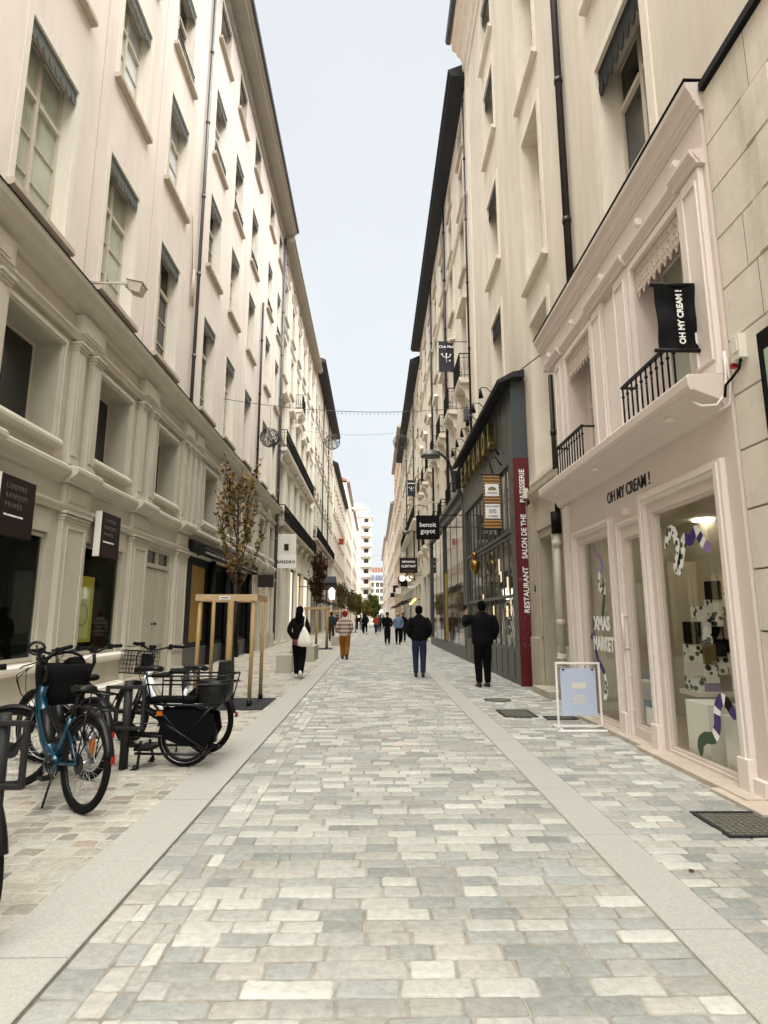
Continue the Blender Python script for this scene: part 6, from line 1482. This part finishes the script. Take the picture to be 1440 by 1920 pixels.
def ebike(x, y, heading, label, kind, lean=0.0):
    t = thing('bicycle', label, 'bicycle', (x, y, 0), heading, 'bicycles parked at the cycle posts'); t.rotation_euler = (lean, 0, heading)
    r = .35; L = 1.12
    fm = {'teal': 'bike_teal', 'black': 'bike_black', 'white': 'bike_white'}[kind]
    wheel(t, 0, r, disc=.05, stripe=None); fw = wheel(t, L, r, disc=.05)
    H0 = Vector((.915, 0, .67)); H1 = Vector((.86, 0, .87)); BB = Vector((.46, 0, .30)); ST = Vector((.30, 0, .66))
    b = MB()
    dt = [H0+Vector((-.01,0,.12)), Vector((.80,0,.62)), Vector((.66,0,.45)), BB+Vector((.05,0,.03))]
    b.tube(dt, .045, n=12, radii=[.046,.056,.058,.054]); b.cyl(H0, H1, .038, n=12)
    b.cyl(BB, ST, .028, n=10); b.cyl(BB+Vector((.02,-.05,0)), BB+Vector((.02,.05,0)), .075, n=14)
    for s in (-1, 1):
        b.cyl(BB+Vector((0,s*.04,0)), (0,s*.065,r), .014, .011, n=8); b.cyl(Vector((.315,s*.02,.60)), (0,s*.065,r), .011, .009, n=8)
    b.prism([(BB.x-.12,BB.z-.05),(BB.x+.1,BB.z-.09),(BB.x+.12,BB.z+.02),(BB.x-.1,BB.z+.04)], 'y', -.045, .045)
    b.build('frame', fm, t, (0,0,0))
    b = MB(); b.tube([Vector((.80,0,.665)), Vector((.70,0,.55)), Vector((.575,0,.415))], .044, n=8); b.cyl(BB+Vector((.02,-.055,0)), BB+Vector((.02,.055,0)), .06, n=14); b.build('battery', 'bike_black' if kind != 'white' else 'win_frame_dark', t, (0,0,0))
    b = MB(); b.cyl(ST, ST+Vector((-.07,0,.20)), .015, n=8); b.build('seat_post', 'alu' if kind != 'teal' else 'bike_black', t, (0,0,0)); saddle(t, .215, .885)
    b = MB()
    for s in (-1, 1): b.tube([(.92,s*.055,.66),(.98,s*.06,.50),(L,s*.058,r)], .015, n=8, radii=[.018,.016,.011])
    b.box(.895, .95, -.065, .065, .655, .685); fk = b.build('fork', 'bike_black', t, (0,0,0))
    b = MB(); b.tube([H1, H1+Vector((-.03,0,.12)), H1+Vector((.02,0,.22))], .016, n=8); stm = b.build('stem', 'bike_black', t, (0,0,0))
    hb = handlebar(t, .88, 1.08, .33, .14, .05)
    crank(t, BB.x, BB.z, .075)
    f = fender(t, 0, r, .5, 2.9); f2 = fender(t, L, r, .35, 2.6)
    st = Matrix.Translation(H0) @ Matrix.Rotation({'teal': .85, 'black': .12, 'white': -.25}[kind], 4, (H1-H0).normalized()) @ Matrix.Translation(-H0)
    steered = [fw, fk, stm, hb, f2]
    if y > 3.5:
        b = MB(); b.box(-r-.045, -r-.027, -.014, .014, r+.05, r+.10); b.build('rear_light', 'reflector_red', f, (0,0,0), bevel=.004)
    b = MB()   # carrier
    for s in (-1, 1): b.tube([(.22,s*.06,.76),(.1,s*.07,.765),(-.30,s*.07,.765),(-.33,0,.765)], .007, n=5); b.cyl((0,s*.07,r+.02), (-.06,s*.07,.76), .006, n=5); b.cyl((0,s*.07,r+.02), (-.26,s*.07,.76), .006, n=5)
    for q in range(4): b.cyl((.15-.13*q,-.07,.765), (.15-.13*q,.07,.765), .006, n=5)
    if y > 3.5: b.build('carrier', 'bike_black', t, (0,0,0))
    b = MB(); b.tube([(.28,.09,.3),(.25,.16,.02)], .009, n=6); b.build('kickstand', 'bike_black', t, (0,0,0))
    if kind == 'teal':
        b = MB(); b.loft([(0.960,-0.210,.70,.12,.16),(0.980,-0.210,.80,.15,.20),(0.980,-0.210,.95,.165,.23),(0.980,-0.210,1.04,.17,.235),(0.980,-0.210,1.05,.15,.21),(0.980,-0.210,.98,.12,.17)], n=20, cap=True); b.tube([(.98, -.21+.17*math.cos(q*PI/10), 1.05+.10*math.sin(q*PI/10)) for q in range(11)], .012, n=6)
        b.ball((1.050,-0.330,1.04), .10, 10, sz=.7); b.build('front_basket', 'cloth_black', t, (0,0,0))
        b = MB(); b.tube([(.745,.33,1.13),(.755,.40,1.22),(.775,.38,1.30)], .008, n=5); b.tube([(.775+.06*math.cos(q*PI/6), .37, 1.27+.05*math.sin(q*PI/6)) for q in range(12)], .012, n=6, closed=True); b.build('mirror', 'bike_black', hb, (0,0,0))
        b = MB(); b.box(.13, .15, -.13, -.09, .34, .50); b.build('reflector', 'reflector_orange', t, (0,0,0))
    if kind == 'white':
        b = MB(); x0, x1, y0_, y1_, z0, z1 = .98, 1.24, -.17, .17, .80, 1.06
        for (p, q) in (((x0,y0_),(x1,y0_)),((x1,y0_),(x1,y1_)),((x1,y1_),(x0,y1_)),((x0,y1_),(x0,y0_))):
            for z in (z0, z0+.05, z0+.1, z0+.15, z0+.2, z1): b.cyl((p[0],p[1],z), (q[0],q[1],z), .004 if z not in (z0,z1) else .008, n=4, cap=False)
            for i in range(9): u = i/8; b.cyl((p[0]+(q[0]-p[0])*u,p[1]+(q[1]-p[1])*u,z0), (p[0]+(q[0]-p[0])*u,p[1]+(q[1]-p[1])*u,z1), .003, n=4, cap=False)
        b.face([(x0,y0_,z0),(x1,y0_,z0),(x1,y1_,z0),(x0,y1_,z0)]); b.box(x0-.03, x0-.004, -.07, .07, z0+.02, z1-.03); steered.append(b.build('front_basket', 'bike_black', t, (0,0,0)))
    for o in steered: o.matrix_basis = st
    return t
hd = math.atan2(.66, -.75)
ebike(-2.22, 4.80, hd+.06, 'teal step-through electric bike with a black bag on its handlebar', 'teal', .05)
ebike(-1.865, 3.04, hd, 'mostly out of frame bicycle whose rear tyre shows at the left edge', 'black', -.04)
ebike(-2.62, 5.75, math.atan2(.62, -.78), 'plain black bicycle hidden between the teal bike and the cargo bike', 'black', .03)
ebike(-1.84, 6.78, math.atan2(.40, -.92), 'white electric bike with a mesh front basket behind the cargo bike', 'white', .04)
def cargo(x, y, heading, label):
    t = thing('cargo_bicycle', label, 'cargo bike', (x, y, 0), heading, 'bicycles parked at the cycle posts')
    r = .29; L = 1.42; wheel(t, 0, r, stripe=True, fat=.03); wheel(t, L, r, stripe=True, fat=.03)
    b = MB(); BB = Vector((.62,0,.30)); H0 = Vector((1.15,0,.60)); H1 = Vector((1.08,0,.84))
    b.cyl(H0, H1, .034, n=12); b.tube([H0+Vector((0,0,.04)), (.9,0,.42), BB], .042, n=12); b.tube([H1-Vector((0,0,.05)), (.75,0,.52), (.25,0,.50), (-.02,0,.38)], .024, n=10)
    b.cyl(BB, (.50,0,.72), .024, n=10)
    for s in (-1, 1):
        b.cyl(BB+Vector((0,s*.05,0)), (0,s*.07,r), .016, n=8); b.tube([(.50,s*.05,.62),(.2,s*.11,.60),(-.34,s*.11,.60)], .013, n=7); b.cyl((-.30,s*.11,.60), (0,s*.08,r), .012, n=7); b.cyl((.30,s*.11,.60), (0,s*.08,r), .012, n=7); b.cyl((.54,s*.05,.60), (-.30,s*.12,.16), .014, n=7)
        b.tube([(.42,s*.20,.16),(-.30,s*.20,.16)], .012, n=6); b.cyl((.40,s*.05,.20), (.40,s*.2,.16), .010, n=6); b.cyl((-.28,s*.07,.2), (-.28,s*.2,.16), .010, n=6)
    b.build('frame', 'bike_black', t, (0,0,0))
    b = MB()
    for s in (-1, 1):
        b.prism([(.30,.55),(-.05,.56),(-.30,.52),(-.33,.36),(-.24,.20),(.02,.22),(.20,.28)], 'y', s*.085, s*.092); b.mark()
    b.build_parts('wheel_cover', 'cloth_dark', t, (0,0,0))
    b = MB(); b.box(-.10, .38, -.11, .11, .615, .665); b.build('rear_seat_pad', 'cloth_dark', t, (0,0,0), bevel=.018)
    b = MB(); b.loft([(-.26,0,.62,.13,.14),(-.27,0,.70,.17,.17),(-.27,0,.80,.17,.17),(-.27,0,.84,.15,.15)], n=16); b.prism([(-.40,.80),(-.31,.80),(-.33,1.02),(-.40,1.02)], 'y', -.09, .09); b.build('child_seat', 'bike_black', t, (0,0,0), bevel=.01)
    b = MB()
    for z in (.80, .88):
        b.tube([(.36,-.19,z),(-.46,-.19,z+.01),(-.46,.19,z+.01),(.36,.19,z)], .009, n=6, closed=(z > .85))
    for (xx, s) in ((.36,-1),(.36,1),(-.46,-1),(-.46,1),(.0,1)): b.cyl((xx,s*.19,.89), (xx*.9,s*.11,.60), .008, n=5)
    b.build('passenger_rail', 'bike_black', t, (0,0,0))
    b = MB(); b.tube([(.30,.19,.885),(.12,.19,.89)], .018, n=8); b.tube([(.30,-.19,.885),(.12,-.19,.89)], .018, n=8); b.build('rail_grip', 'bike_rubber', t, (0,0,0))
    b = MB(); b.cyl((.50,0,.70), (.455,0,.90), .015, n=8); b.build('seat_post', 'alu', t, (0,0,0)); saddle(t, .44, .93)
    b = MB()
    for s in (-1, 1): b.tube([(1.15,s*.055,.60),(1.25,s*.06,.45),(L,s*.06,r)], .015, n=8)
    b.build('fork', 'bike_black', t, (0,0,0)); b = MB(); b.tube([H1,(1.02,0,1.0),(1.03,0,1.08)], .018, n=8); b.build('stem', 'bike_black', t, (0,0,0)); handlebar(t, 1.03, 1.10, .31, .12, .05)
    crank(t, BB.x, BB.z, .09); fender(t, 0, r, .3, 3.3); fender(t, L, r, .2, 2.8)
    b = MB()
    for s in (-1, 1): b.tube([(.42,s*.09,.25),(.40,s*.17,.02),(.46,s*.18,.0)], .014, n=7); b.ball((.42,s*.175,.025), .028, 8)
    b.box(.30, .46, -.15, .15, .17, .20); b.build('kickstand', 'bike_black', t, (0,0,0))
    b = MB(); b.box(.20, .26, .12, .135, .50, .54); b.build('reflector', 'reflector_orange', t, (0,0,0))
cargo(-1.87, 6.20, math.atan2(.10, -1), 'black longtail cargo bike with child rail and kickstand nearest the granite strip')

# ---------------------------------------------------------------- people
def skin(name, nodes, edges, m, parent, sub=1, root=0, smooth=True, colfn=None):
    me = bpy.data.meshes.new(name); me.from_pydata([n[:3] for n in nodes], edges, []); o = bpy.data.objects.new(name, me); COL.objects.link(o)
    mod = o.modifiers.new('s', 'SKIN'); mod.use_smooth_shade = smooth
    for i, n in enumerate(nodes):
        v = me.skin_vertices[0].data[i]; r = n[3]; v.radius = (r, r) if not isinstance(r, tuple) else r; v.use_root = (i == root)
    s = o.modifiers.new('d', 'SUBSURF'); s.levels = sub; s.render_levels = sub
    bpy.context.view_layer.update()
    m2 = bpy.data.meshes.new_from_object(o.evaluated_get(bpy.context.evaluated_depsgraph_get())); COL.objects.unlink(o); bpy.data.objects.remove(o)
    m2.name = name; m2.materials.clear()
    for q in (m if isinstance(m, list) else [m]): m2.materials.append(MATS[q])
    if m2.polygons: m2.polygons.foreach_set('use_smooth', [True]*len(m2.polygons))
    return obj(name, m2, parent, (0,0,0))
def person(x, y, heading, H, label, jacket='cloth_black', legs='cloth_black', shoes='leather_dark', hair='hair_dark', group=None, arms='pockets', stride=.0, coat=.50, hairlong=False, hat=None, bag=None, bulk=1.0, phone=False, scarf=None, skirt=None, lod=0, lw=1.0):
    "heading: 0 faces +Y (away from the camera), pi faces the camera. local +y is forward"
    t = thing('person', label, 'person', (x, y, 0), -heading, group); k = H/1.75
    hip, kn, an = .93*k, .50*k, .085*k; sh = 1.45*k; hw = .095*k; sw = .185*k*bulk
    lf, rf = stride, -stride*.75      # forward offset of left / right foot
    Lg = []
    for s, f in ((-1, lf), (1, rf)):
        fz = an if f >= 0 else an+abs(f)*.28
        kx = Vector((s*hw*1.0, f*.45+.03+(.06 if stride else 0), kn)); Lg.append((s, Vector((s*hw, 0, hip-.04)), kx, Vector((s*hw*.95, f, fz)), f))
    J = {}
    for s in (-1, 1):
        if arms == 'pockets': J[s] = [Vector((s*sw, 0, sh)), Vector((s*(sw+.075), -.07, sh-.29*k)), Vector((s*(sw-.015), .09, sh-.50*k))]
        elif arms == 'swing': J[s] = [Vector((s*sw, 0, sh)), Vector((s*(sw+.05), -.05*s*np.sign(stride or 1), sh-.29*k)), Vector((s*(sw+.04), .10-.12*s, sh-.53*k))]
        elif arms == 'phone': J[s] = [Vector((s*sw, 0, sh)), Vector((s*(sw+.07), -.03, sh-.29*k)), Vector((s*(sw), .08, sh-.50*k))] if s == 1 else [Vector((-sw, 0, sh)), Vector((-sw-.10, .14, sh-.21*k)), Vector((-sw-.03, .24, sh+.02*k))]
        else: J[s] = [Vector((s*sw, 0, sh)), Vector((s*(sw+.05), 0, sh-.29*k)), Vector((s*(sw+.02), .06, sh-.55*k))]
    # body: one skin surface, with fingers
    N = [(0,0,hip,.10*k), (0,0,hip+.22*k,.095*k), (0,0,sh-.12*k,.085*k), (0,.0,sh+.025*k,.052*k), (0,.012,sh+.10*k,.050*k), (0,.022,sh+.165*k,.078*k), (0,.02,sh+.235*k,.082*k), (0,.01,sh+.275*k,.05*k)]
    E = [(0,1),(1,2),(2,3),(3,4),(4,5),(5,6),(6,7)]
    N.append((0,.095,sh+.175*k,.014)); E.append((5,8))
    for (s, a, kx, an_, f) in Lg:
        i = len(N); N += [(*a, .075*k), (*kx, .052*k), (*an_, .036*k), (an_.x, an_.y+.11, max(.03, an_.z-.06), .03)]; E += [(0,i),(i,i+1),(i+1,i+2),(i+2,i+3)]
    for s in (-1, 1):
        i = len(N); a, e, w = J[s]; d = (w-e).normalized(); palm = w+d*.07
        N += [(a.x*.85, a.y, a.z-.05*k, .042*k), (*e, .040*k), (*w, .026*k), (*palm, (.036*k, .018*k))]; E += [(2,i),(i,i+1),(i+1,i+2),(i+2,i+3)]
        u = d.cross(Vector((0,1,0)) if abs(d.y) < .8 else Vector((1,0,0))).normalized(); v = d.cross(u)
        if lod == 0:
            for q in range(4):
                j = len(N); base = palm+u*(.027-.018*q)+d*.012; L = (.070,.078,.074,.058)[q]
                N += [(*base, .0095), (*(base+d*L*.55), .0085), (*(base+d*L*.85+v*L*.35), .007)]; E += [(i+3,j),(j,j+1),(j+1,j+2)]
            j = len(N); base = w+d*.035+u*.03; N += [(*base, .011), (*(base+u*.025+d*.03), .009), (*(base+u*.03+d*.055), .008)]; E += [(i+2,j),(j,j+1),(j+1,j+2)]
    skin('body', N, E, 'skin', t, 1)
    # face details
    hc = Vector((0,.022,sh+.185*k))
    b = MB()
    for s in (-1, 1): b.ball((s*.031*k, .098*k, hc.z+.008), .010*k, 8); 
    b.build('eyes', 'sign_black', t, (0,0,0))
    b = MB()
    for s in (-1, 1): b.ball((s*.084*k, .01, hc.z-.01), .022*k, 8, sx=.5)
    b.build('ears', 'skin', t, (0,0,0))
    # hair
    b = MB(); 
    b.loft([(0,-.035,hc.z-.085*k,.065*k,.050*k,1),(0,-.02,hc.z-.02,.090*k,.080*k,1),(0,-.008,hc.z+.05*k,.096*k,.098*k,1),(0,-.002,hc.z+.095*k,.078*k,.085*k,1),(0,.0,hc.z+.125*k,.035*k,.04*k,1)], n=16)
    if hairlong: b.loft([(0,-.075,sh-.16*k,.06,.03,1),(0,-.075,sh-.02*k,.095*k,.05,1),(0,-.055,hc.z-.05*k,.092*k,.065*k,1),(0,-.03,hc.z+.03*k,.088*k,.07*k,1)], n=14)
    b.build('hair', hair, t, (0,0,0))
    if hat:
        b = MB(); b.loft([(0,.0,hc.z+.015*k,.103*k,.108*k,1),(0,.0,hc.z+.07*k,.106*k,.110*k,1),(0,-.01,hc.z+.125*k,.085*k,.09*k,1),(0,-.01,hc.z+.155*k,.03*k,.035*k,1)], n=16); b.build('hat', hat, t, (0,0,0))
    # trousers
    N = [(0,0,hip,.135*k*bulk), (0,-.01,hip+.10*k,.12*k*bulk)]; E = [(0,1)]
    for (s, a, kx, an_, f) in Lg:
        i = len(N); N += [(a.x, a.y, a.z-.03, .115*k*lw), (*(a.lerp(kx, .55)), .104*k*lw), (*kx, .086*k*lw), (*(kx.lerp(an_, .6)), .075*k*lw), (an_.x, an_.y, an_.z-.02, .066*k*lw)]; E += [(0,i),(i,i+1),(i+1,i+2),(i+2,i+3),(i+3,i+4)]
    skin('trousers', N, E, legs, t, 1)
    # shoes
    for (s, a, kx, an_, f) in Lg:
        b = MB(); z0 = max(0, an_.z-an); tilt = .5 if f < -.05 else 0
        secs = [(-.085,.036,.045,.05),(-.05,.042,.055,.065),(.02,.044,.045,.055),(.10,.050,.03,.038),(.155,.040,.022,.028),(.185,.018,.016,.018)]; V = []; n = 12
        for (dy, wx, zc, hz) in secs:
            for q in range(n):
                th = 2*PI*q/n; zz = z0+max(.002, zc+hz*math.sin(th)*.95)+(-dy*tilt+.06*tilt); V.append((an_.x+wx*math.cos(th)*.95, an_.y+dy+.02, max(.003, zz)))
        F = [(i*n+q, i*n+(q+1) % n, (i+1)*n+(q+1) % n, (i+1)*n+q) for i in range(len(secs)-1) for q in range(n)]+[tuple(range(n))[::-1], tuple(range((len(secs)-1)*n, len(secs)*n))]
        b.add(V, F, 0, True); b.build('shoe', shoes, t, (0,0,0))
    # jacket: torso shell lofted, sleeves skinned
    bot = hip-(coat-.40)*k; B = bulk
    b = MB(); b.loft([(0,-.005,bot,.185*k*B,.130*k*B,.9),(0,-.005,hip+.02,.182*k*B,.132*k*B,.9),(0,0,hip+.20*k,.172*k*B,.122*k*B,.9),(0,0,sh-.18*k,.200*k*B,.128*k*B,.9),(0,0,sh-.04*k,.200*k*B,.115*k*B,.9),(0,0,sh+.015*k,.155*k*B,.095*k,.9),(0,.0,sh+.05*k,.085*k,.080*k,1),(0,.005,sh+.095*k,.078*k,.078*k,1)], n=20)
    rr = random.Random(int(x*100)); b.v = [(p[0]+rr.uniform(-.005, .005), p[1]+rr.uniform(-.006, .006), p[2]) for p in b.v]
    jo = b.build('jacket', jacket, t, (0,0,0)); ss = jo.modifiers.new('s', 'SUBSURF'); ss.levels = 1; ss.render_levels = 1
    for s in (-1, 1):
        a, e, w = J[s]; N = [(s*(sw-.05), 0, sh-.03, .074*k*B), (*(a+Vector((-s*.004,0,-.045))), .074*k*B), (*a.lerp(e, .55), .074*k*B), (*e, .070*k*B), (*e.lerp(w, .6), .068*k*B), (*w, .055*k*B)]
        skin('sleeve', N, [(i, i+1) for i in range(5)], jacket, t, 1)
    if scarf: b = MB(); b.tube([(.085*k*math.cos(q*PI/8), .02+.085*k*math.sin(q*PI/8), sh+.06*k) for q in range(16)], .035, n=8, closed=True); b.build('scarf', scarf, t, (0,0,0))
    if skirt: b = MB(); b.loft([(0,0,bot-.10*k,.165*k,.125*k,.9),(0,0,bot+.1,.165*k,.120*k,.9)], n=18); b.build('shirt_hem', skirt, t, (0,0,0))
    if bag == 'tote':
        g = thing('tote_bag', 'white cloth tote bag carried on the shoulder of the woman in black', 'bag', (0,0,0)); c, s_ = math.cos(-heading), math.sin(-heading); g.location = (x, y, 0); g.rotation_euler = (0,0,-heading)
        b = MB(); V = []; cx, cy, cz = .17, -.16, .98*k
        prof = [(.0,.33),(.05,.30),(.12,.24),(.20,.15),(.27,.09),(.33,.03)]
        b.loft([(cx+.02,cy,cz-.20,.10,.04,.7),(cx+.01,cy,cz-.17,.185,.07,.7),(cx,cy,cz-.05,.165,.075,.8),(cx-.005,cy,cz+.10,.11,.055,.9),(cx-.01,cy,cz+.20,.06,.035,1),(cx-.015,cy,cz+.27,.02,.02,1)], n=18); b.build('bag_body', 'cloth_white', g, (0,0,0))
        b = MB(); b.tube([(cx-.015,cy,cz+.26),(cx-.01,cy+.02,sh-.06),(cx-.02,0,sh+.075),(cx-.01,.13,sh-.10),(cx,.12,cz+.15)], .012, n=6); b.build('strap', 'cloth_white', g, (0,0,0))
    if phone:
        w = J[-1][2]; g = thing('phone', 'dark phone held up to the face by the man in black beside the restaurant', 'phone', (x, y, 0), -heading)
        b = MB(); b.box(w.x-.045, w.x+.035, w.y+.05, w.y+.06, w.z+.06, w.z+.21); b.build('phone_body', 'sign_black', g, (0,0,0), bevel=.004)
    return t
person(2.33, 12.95, -.15, 1.80, 'man in black puffer jacket with raised phone beside the restaurant window', shoes='leather_wine', arms='phone', phone=True, bulk=1.28, lw=1.1, coat=.52, legs='cloth_dark')
person(1.12, 15.05, .10, 1.74, 'man in black jacket and blue jeans seen from behind, hands in pockets', legs='denim', bulk=1.12, stride=.06, coat=.46)
person(-1.83, 14.70, .10, 1.72, 'woman in black with dark ponytail walking away past the granite blocks', legs='cloth_black', shoes='trim_light', hairlong=True, stride=.20, arms='pockets', bag='tote', skirt='cloth_pink', coat=.42, bulk=.92)
person(-1.06, 21.5, .05, 1.66, 'woman in a plaid fleece coat, red beanie and mustard trousers walking away', jacket='plaid', lw=1.3, legs='cloth_mustard', hat='cloth_red', hair='cloth_red', stride=.16, coat=.55, bulk=1.1, scarf='cloth_white')
person(.72, 33.2, PI, 1.72, 'woman in a long black coat and dark cap walking toward the camera', coat=1.05, stride=.10, hat='cloth_black', lod=1)
person(1.32, 33.3, PI, 1.70, 'woman with a pale blue denim jacket over black clothes beside the long black coat', jacket='denim_light', legs='cloth_dark', hair='hair_grey', stride=.10, coat=.46, lod=1, bulk=1.1, skirt='cloth_black')
person(-2.95, 24.0, .1, 1.78, 'man in navy jacket and white cap partly hidden behind the woman in black', jacket='sign_navy', hat='white_paint', legs='cloth_dark', lod=1, stride=.15)
person(-.78, 52, -.2, 1.78, 'person in black with white shoes walking away in the distance', shoes='white_paint', legs='cloth_dark', stride=.22, lod=1)
person(.14, 52, .3, 1.72, 'person in an orange-red jacket with a white shopping bag in the distance', jacket='cloth_orange', legs='denim', shoes='white_paint', stride=.18, lod=1, arms='down')
b = MB(); b.loft([(-.22,51.7,.62,.16,.07,.5),(-.20,51.7,1.0,.18,.08,.5)], n=12); t = thing('shopping_bag', 'white shopping bag carried between the two distant walkers', 'bag', (-.2, 51.7, .6)); b.build('bag_body', 'white_paint', t); b = MB(); b.tube([(-.28,51.7,1.0),(-.2,51.72,1.14),(-.12,51.7,1.0)], .01, n=5); b.build('bag_handle', 'cloth_white', t)
person(-2.72, 38.0, .1, 1.80, 'man in dark green jacket beside the third tree guard', jacket='cloth_green', legs='leather_wine', lod=1)
person(-1.65, 73, .1, 1.76, 'distant person in black beside a person in jeans', legs='cloth_grey', lod=1, stride=.15)
person(-2.15, 74, .1, 1.72, 'distant person in a dark jacket and jeans left of the one in black', jacket='cloth_dark', legs='denim', lod=1, stride=.15)
person(.55, 60, PI, 1.72, 'distant person in dark green between the orange jacket and the long coat', jacket='cloth_green', legs='cloth_dark', lod=1)
person(1.75, 36.5, PI, 1.74, 'person in black just behind the pale denim jacket', lod=1, stride=.1)
person(-3.6, 58, .1, 1.75, 'distant person in a brown coat beside the shops on the left', jacket='leather_wine', legs='cloth_dark', lod=1)
person(-1.15, 62, .1, 1.68, 'distant person in grey walking on the left granite strip', jacket='cloth_grey', legs='cloth_dark', lod=1, stride=.12)
person(1.1, 70, PI, 1.75, 'distant person in a black coat in the middle right of the street', coat=.9, lod=1)

# ---------------------------------------------------------------- camera, light, sky
cam = bpy.data.cameras.new('camera'); co = bpy.data.objects.new('camera', cam); COL.objects.link(co); SC.camera = co
cam.sensor_fit = 'HORIZONTAL'; cam.sensor_width = 36; cam.lens = 36*1105/1440; cam.clip_start = .05; cam.clip_end = 3000
co.location = (0, 0, 1.45); co.rotation_euler = (math.radians(90+10.16), 0, -math.radians(.92))
W = bpy.data.worlds.new('World'); SC.world = W; W.use_nodes = True; nt = W.node_tree; bg = nt.nodes['Background']
el, az = math.radians(70), math.radians(150)
sky = nt.nodes.new('ShaderNodeTexSky'); sky.sky_type = 'NISHITA'; sky.sun_disc = False; sky.sun_elevation = el; sky.sun_rotation = az; sky.dust_density = 4
mx = nt.nodes.new('ShaderNodeMix'); mx.data_type = 'RGBA'; mx.inputs['Factor'].default_value = .95
mx.inputs['B'].default_value = (SKYC[0], SKYC[1], SKYC[2], 1)
nt.links.new(sky.outputs[0], mx.inputs['A'])
# soft uneven overcast
tc = nt.nodes.new('ShaderNodeTexCoord'); n = nt.nodes.new('ShaderNodeTexNoise'); n.inputs['Scale'].default_value = 1.6; n.inputs['Detail'].default_value = 5
nt.links.new(tc.outputs['Generated'], n.inputs['Vector'])
mr = nt.nodes.new('ShaderNodeMapRange'); mr.inputs['From Min'].default_value = .3; mr.inputs['From Max'].default_value = .7; mr.inputs['To Min'].default_value = .95; mr.inputs['To Max'].default_value = 1.04
nt.links.new(n.outputs['Fac'], mr.inputs['Value'])
sc_ = nt.nodes.new('ShaderNodeVectorMath'); sc_.operation = 'SCALE'; nt.links.new(mx.outputs['Result'], sc_.inputs[0]); nt.links.new(mr.outputs[0], sc_.inputs['Scale'])
nt.links.new(sc_.outputs[0], bg.inputs['Color']); bg.inputs['Strength'].default_value = .10
sl = bpy.data.lights.new('sun', 'SUN'); sl.energy = SUN; sl.angle = math.radians(85); sl.color = (1, .975, .915)
so = bpy.data.objects.new('sun', sl); COL.objects.link(so)
sd = Vector((math.cos(el)*math.sin(az), math.cos(el)*math.cos(az), math.sin(el)))
so.rotation_euler = (-sd).to_track_quat('-Z', 'Y').to_euler(); so.location = (0, 0, 40)
SC.view_settings.view_transform = 'Standard'; SC.view_settings.look = 'None'; SC.view_settings.exposure = EXPO; SC.view_settings.gamma = 1
SC.cycles.max_bounces = 8; SC.cycles.diffuse_bounces = 5; SC.cycles.glossy_bounces = 3; SC.cycles.transparent_max_bounces = 10
SC.cycles.use_denoising = True; SC.cycles.sample_clamp_indirect = 4
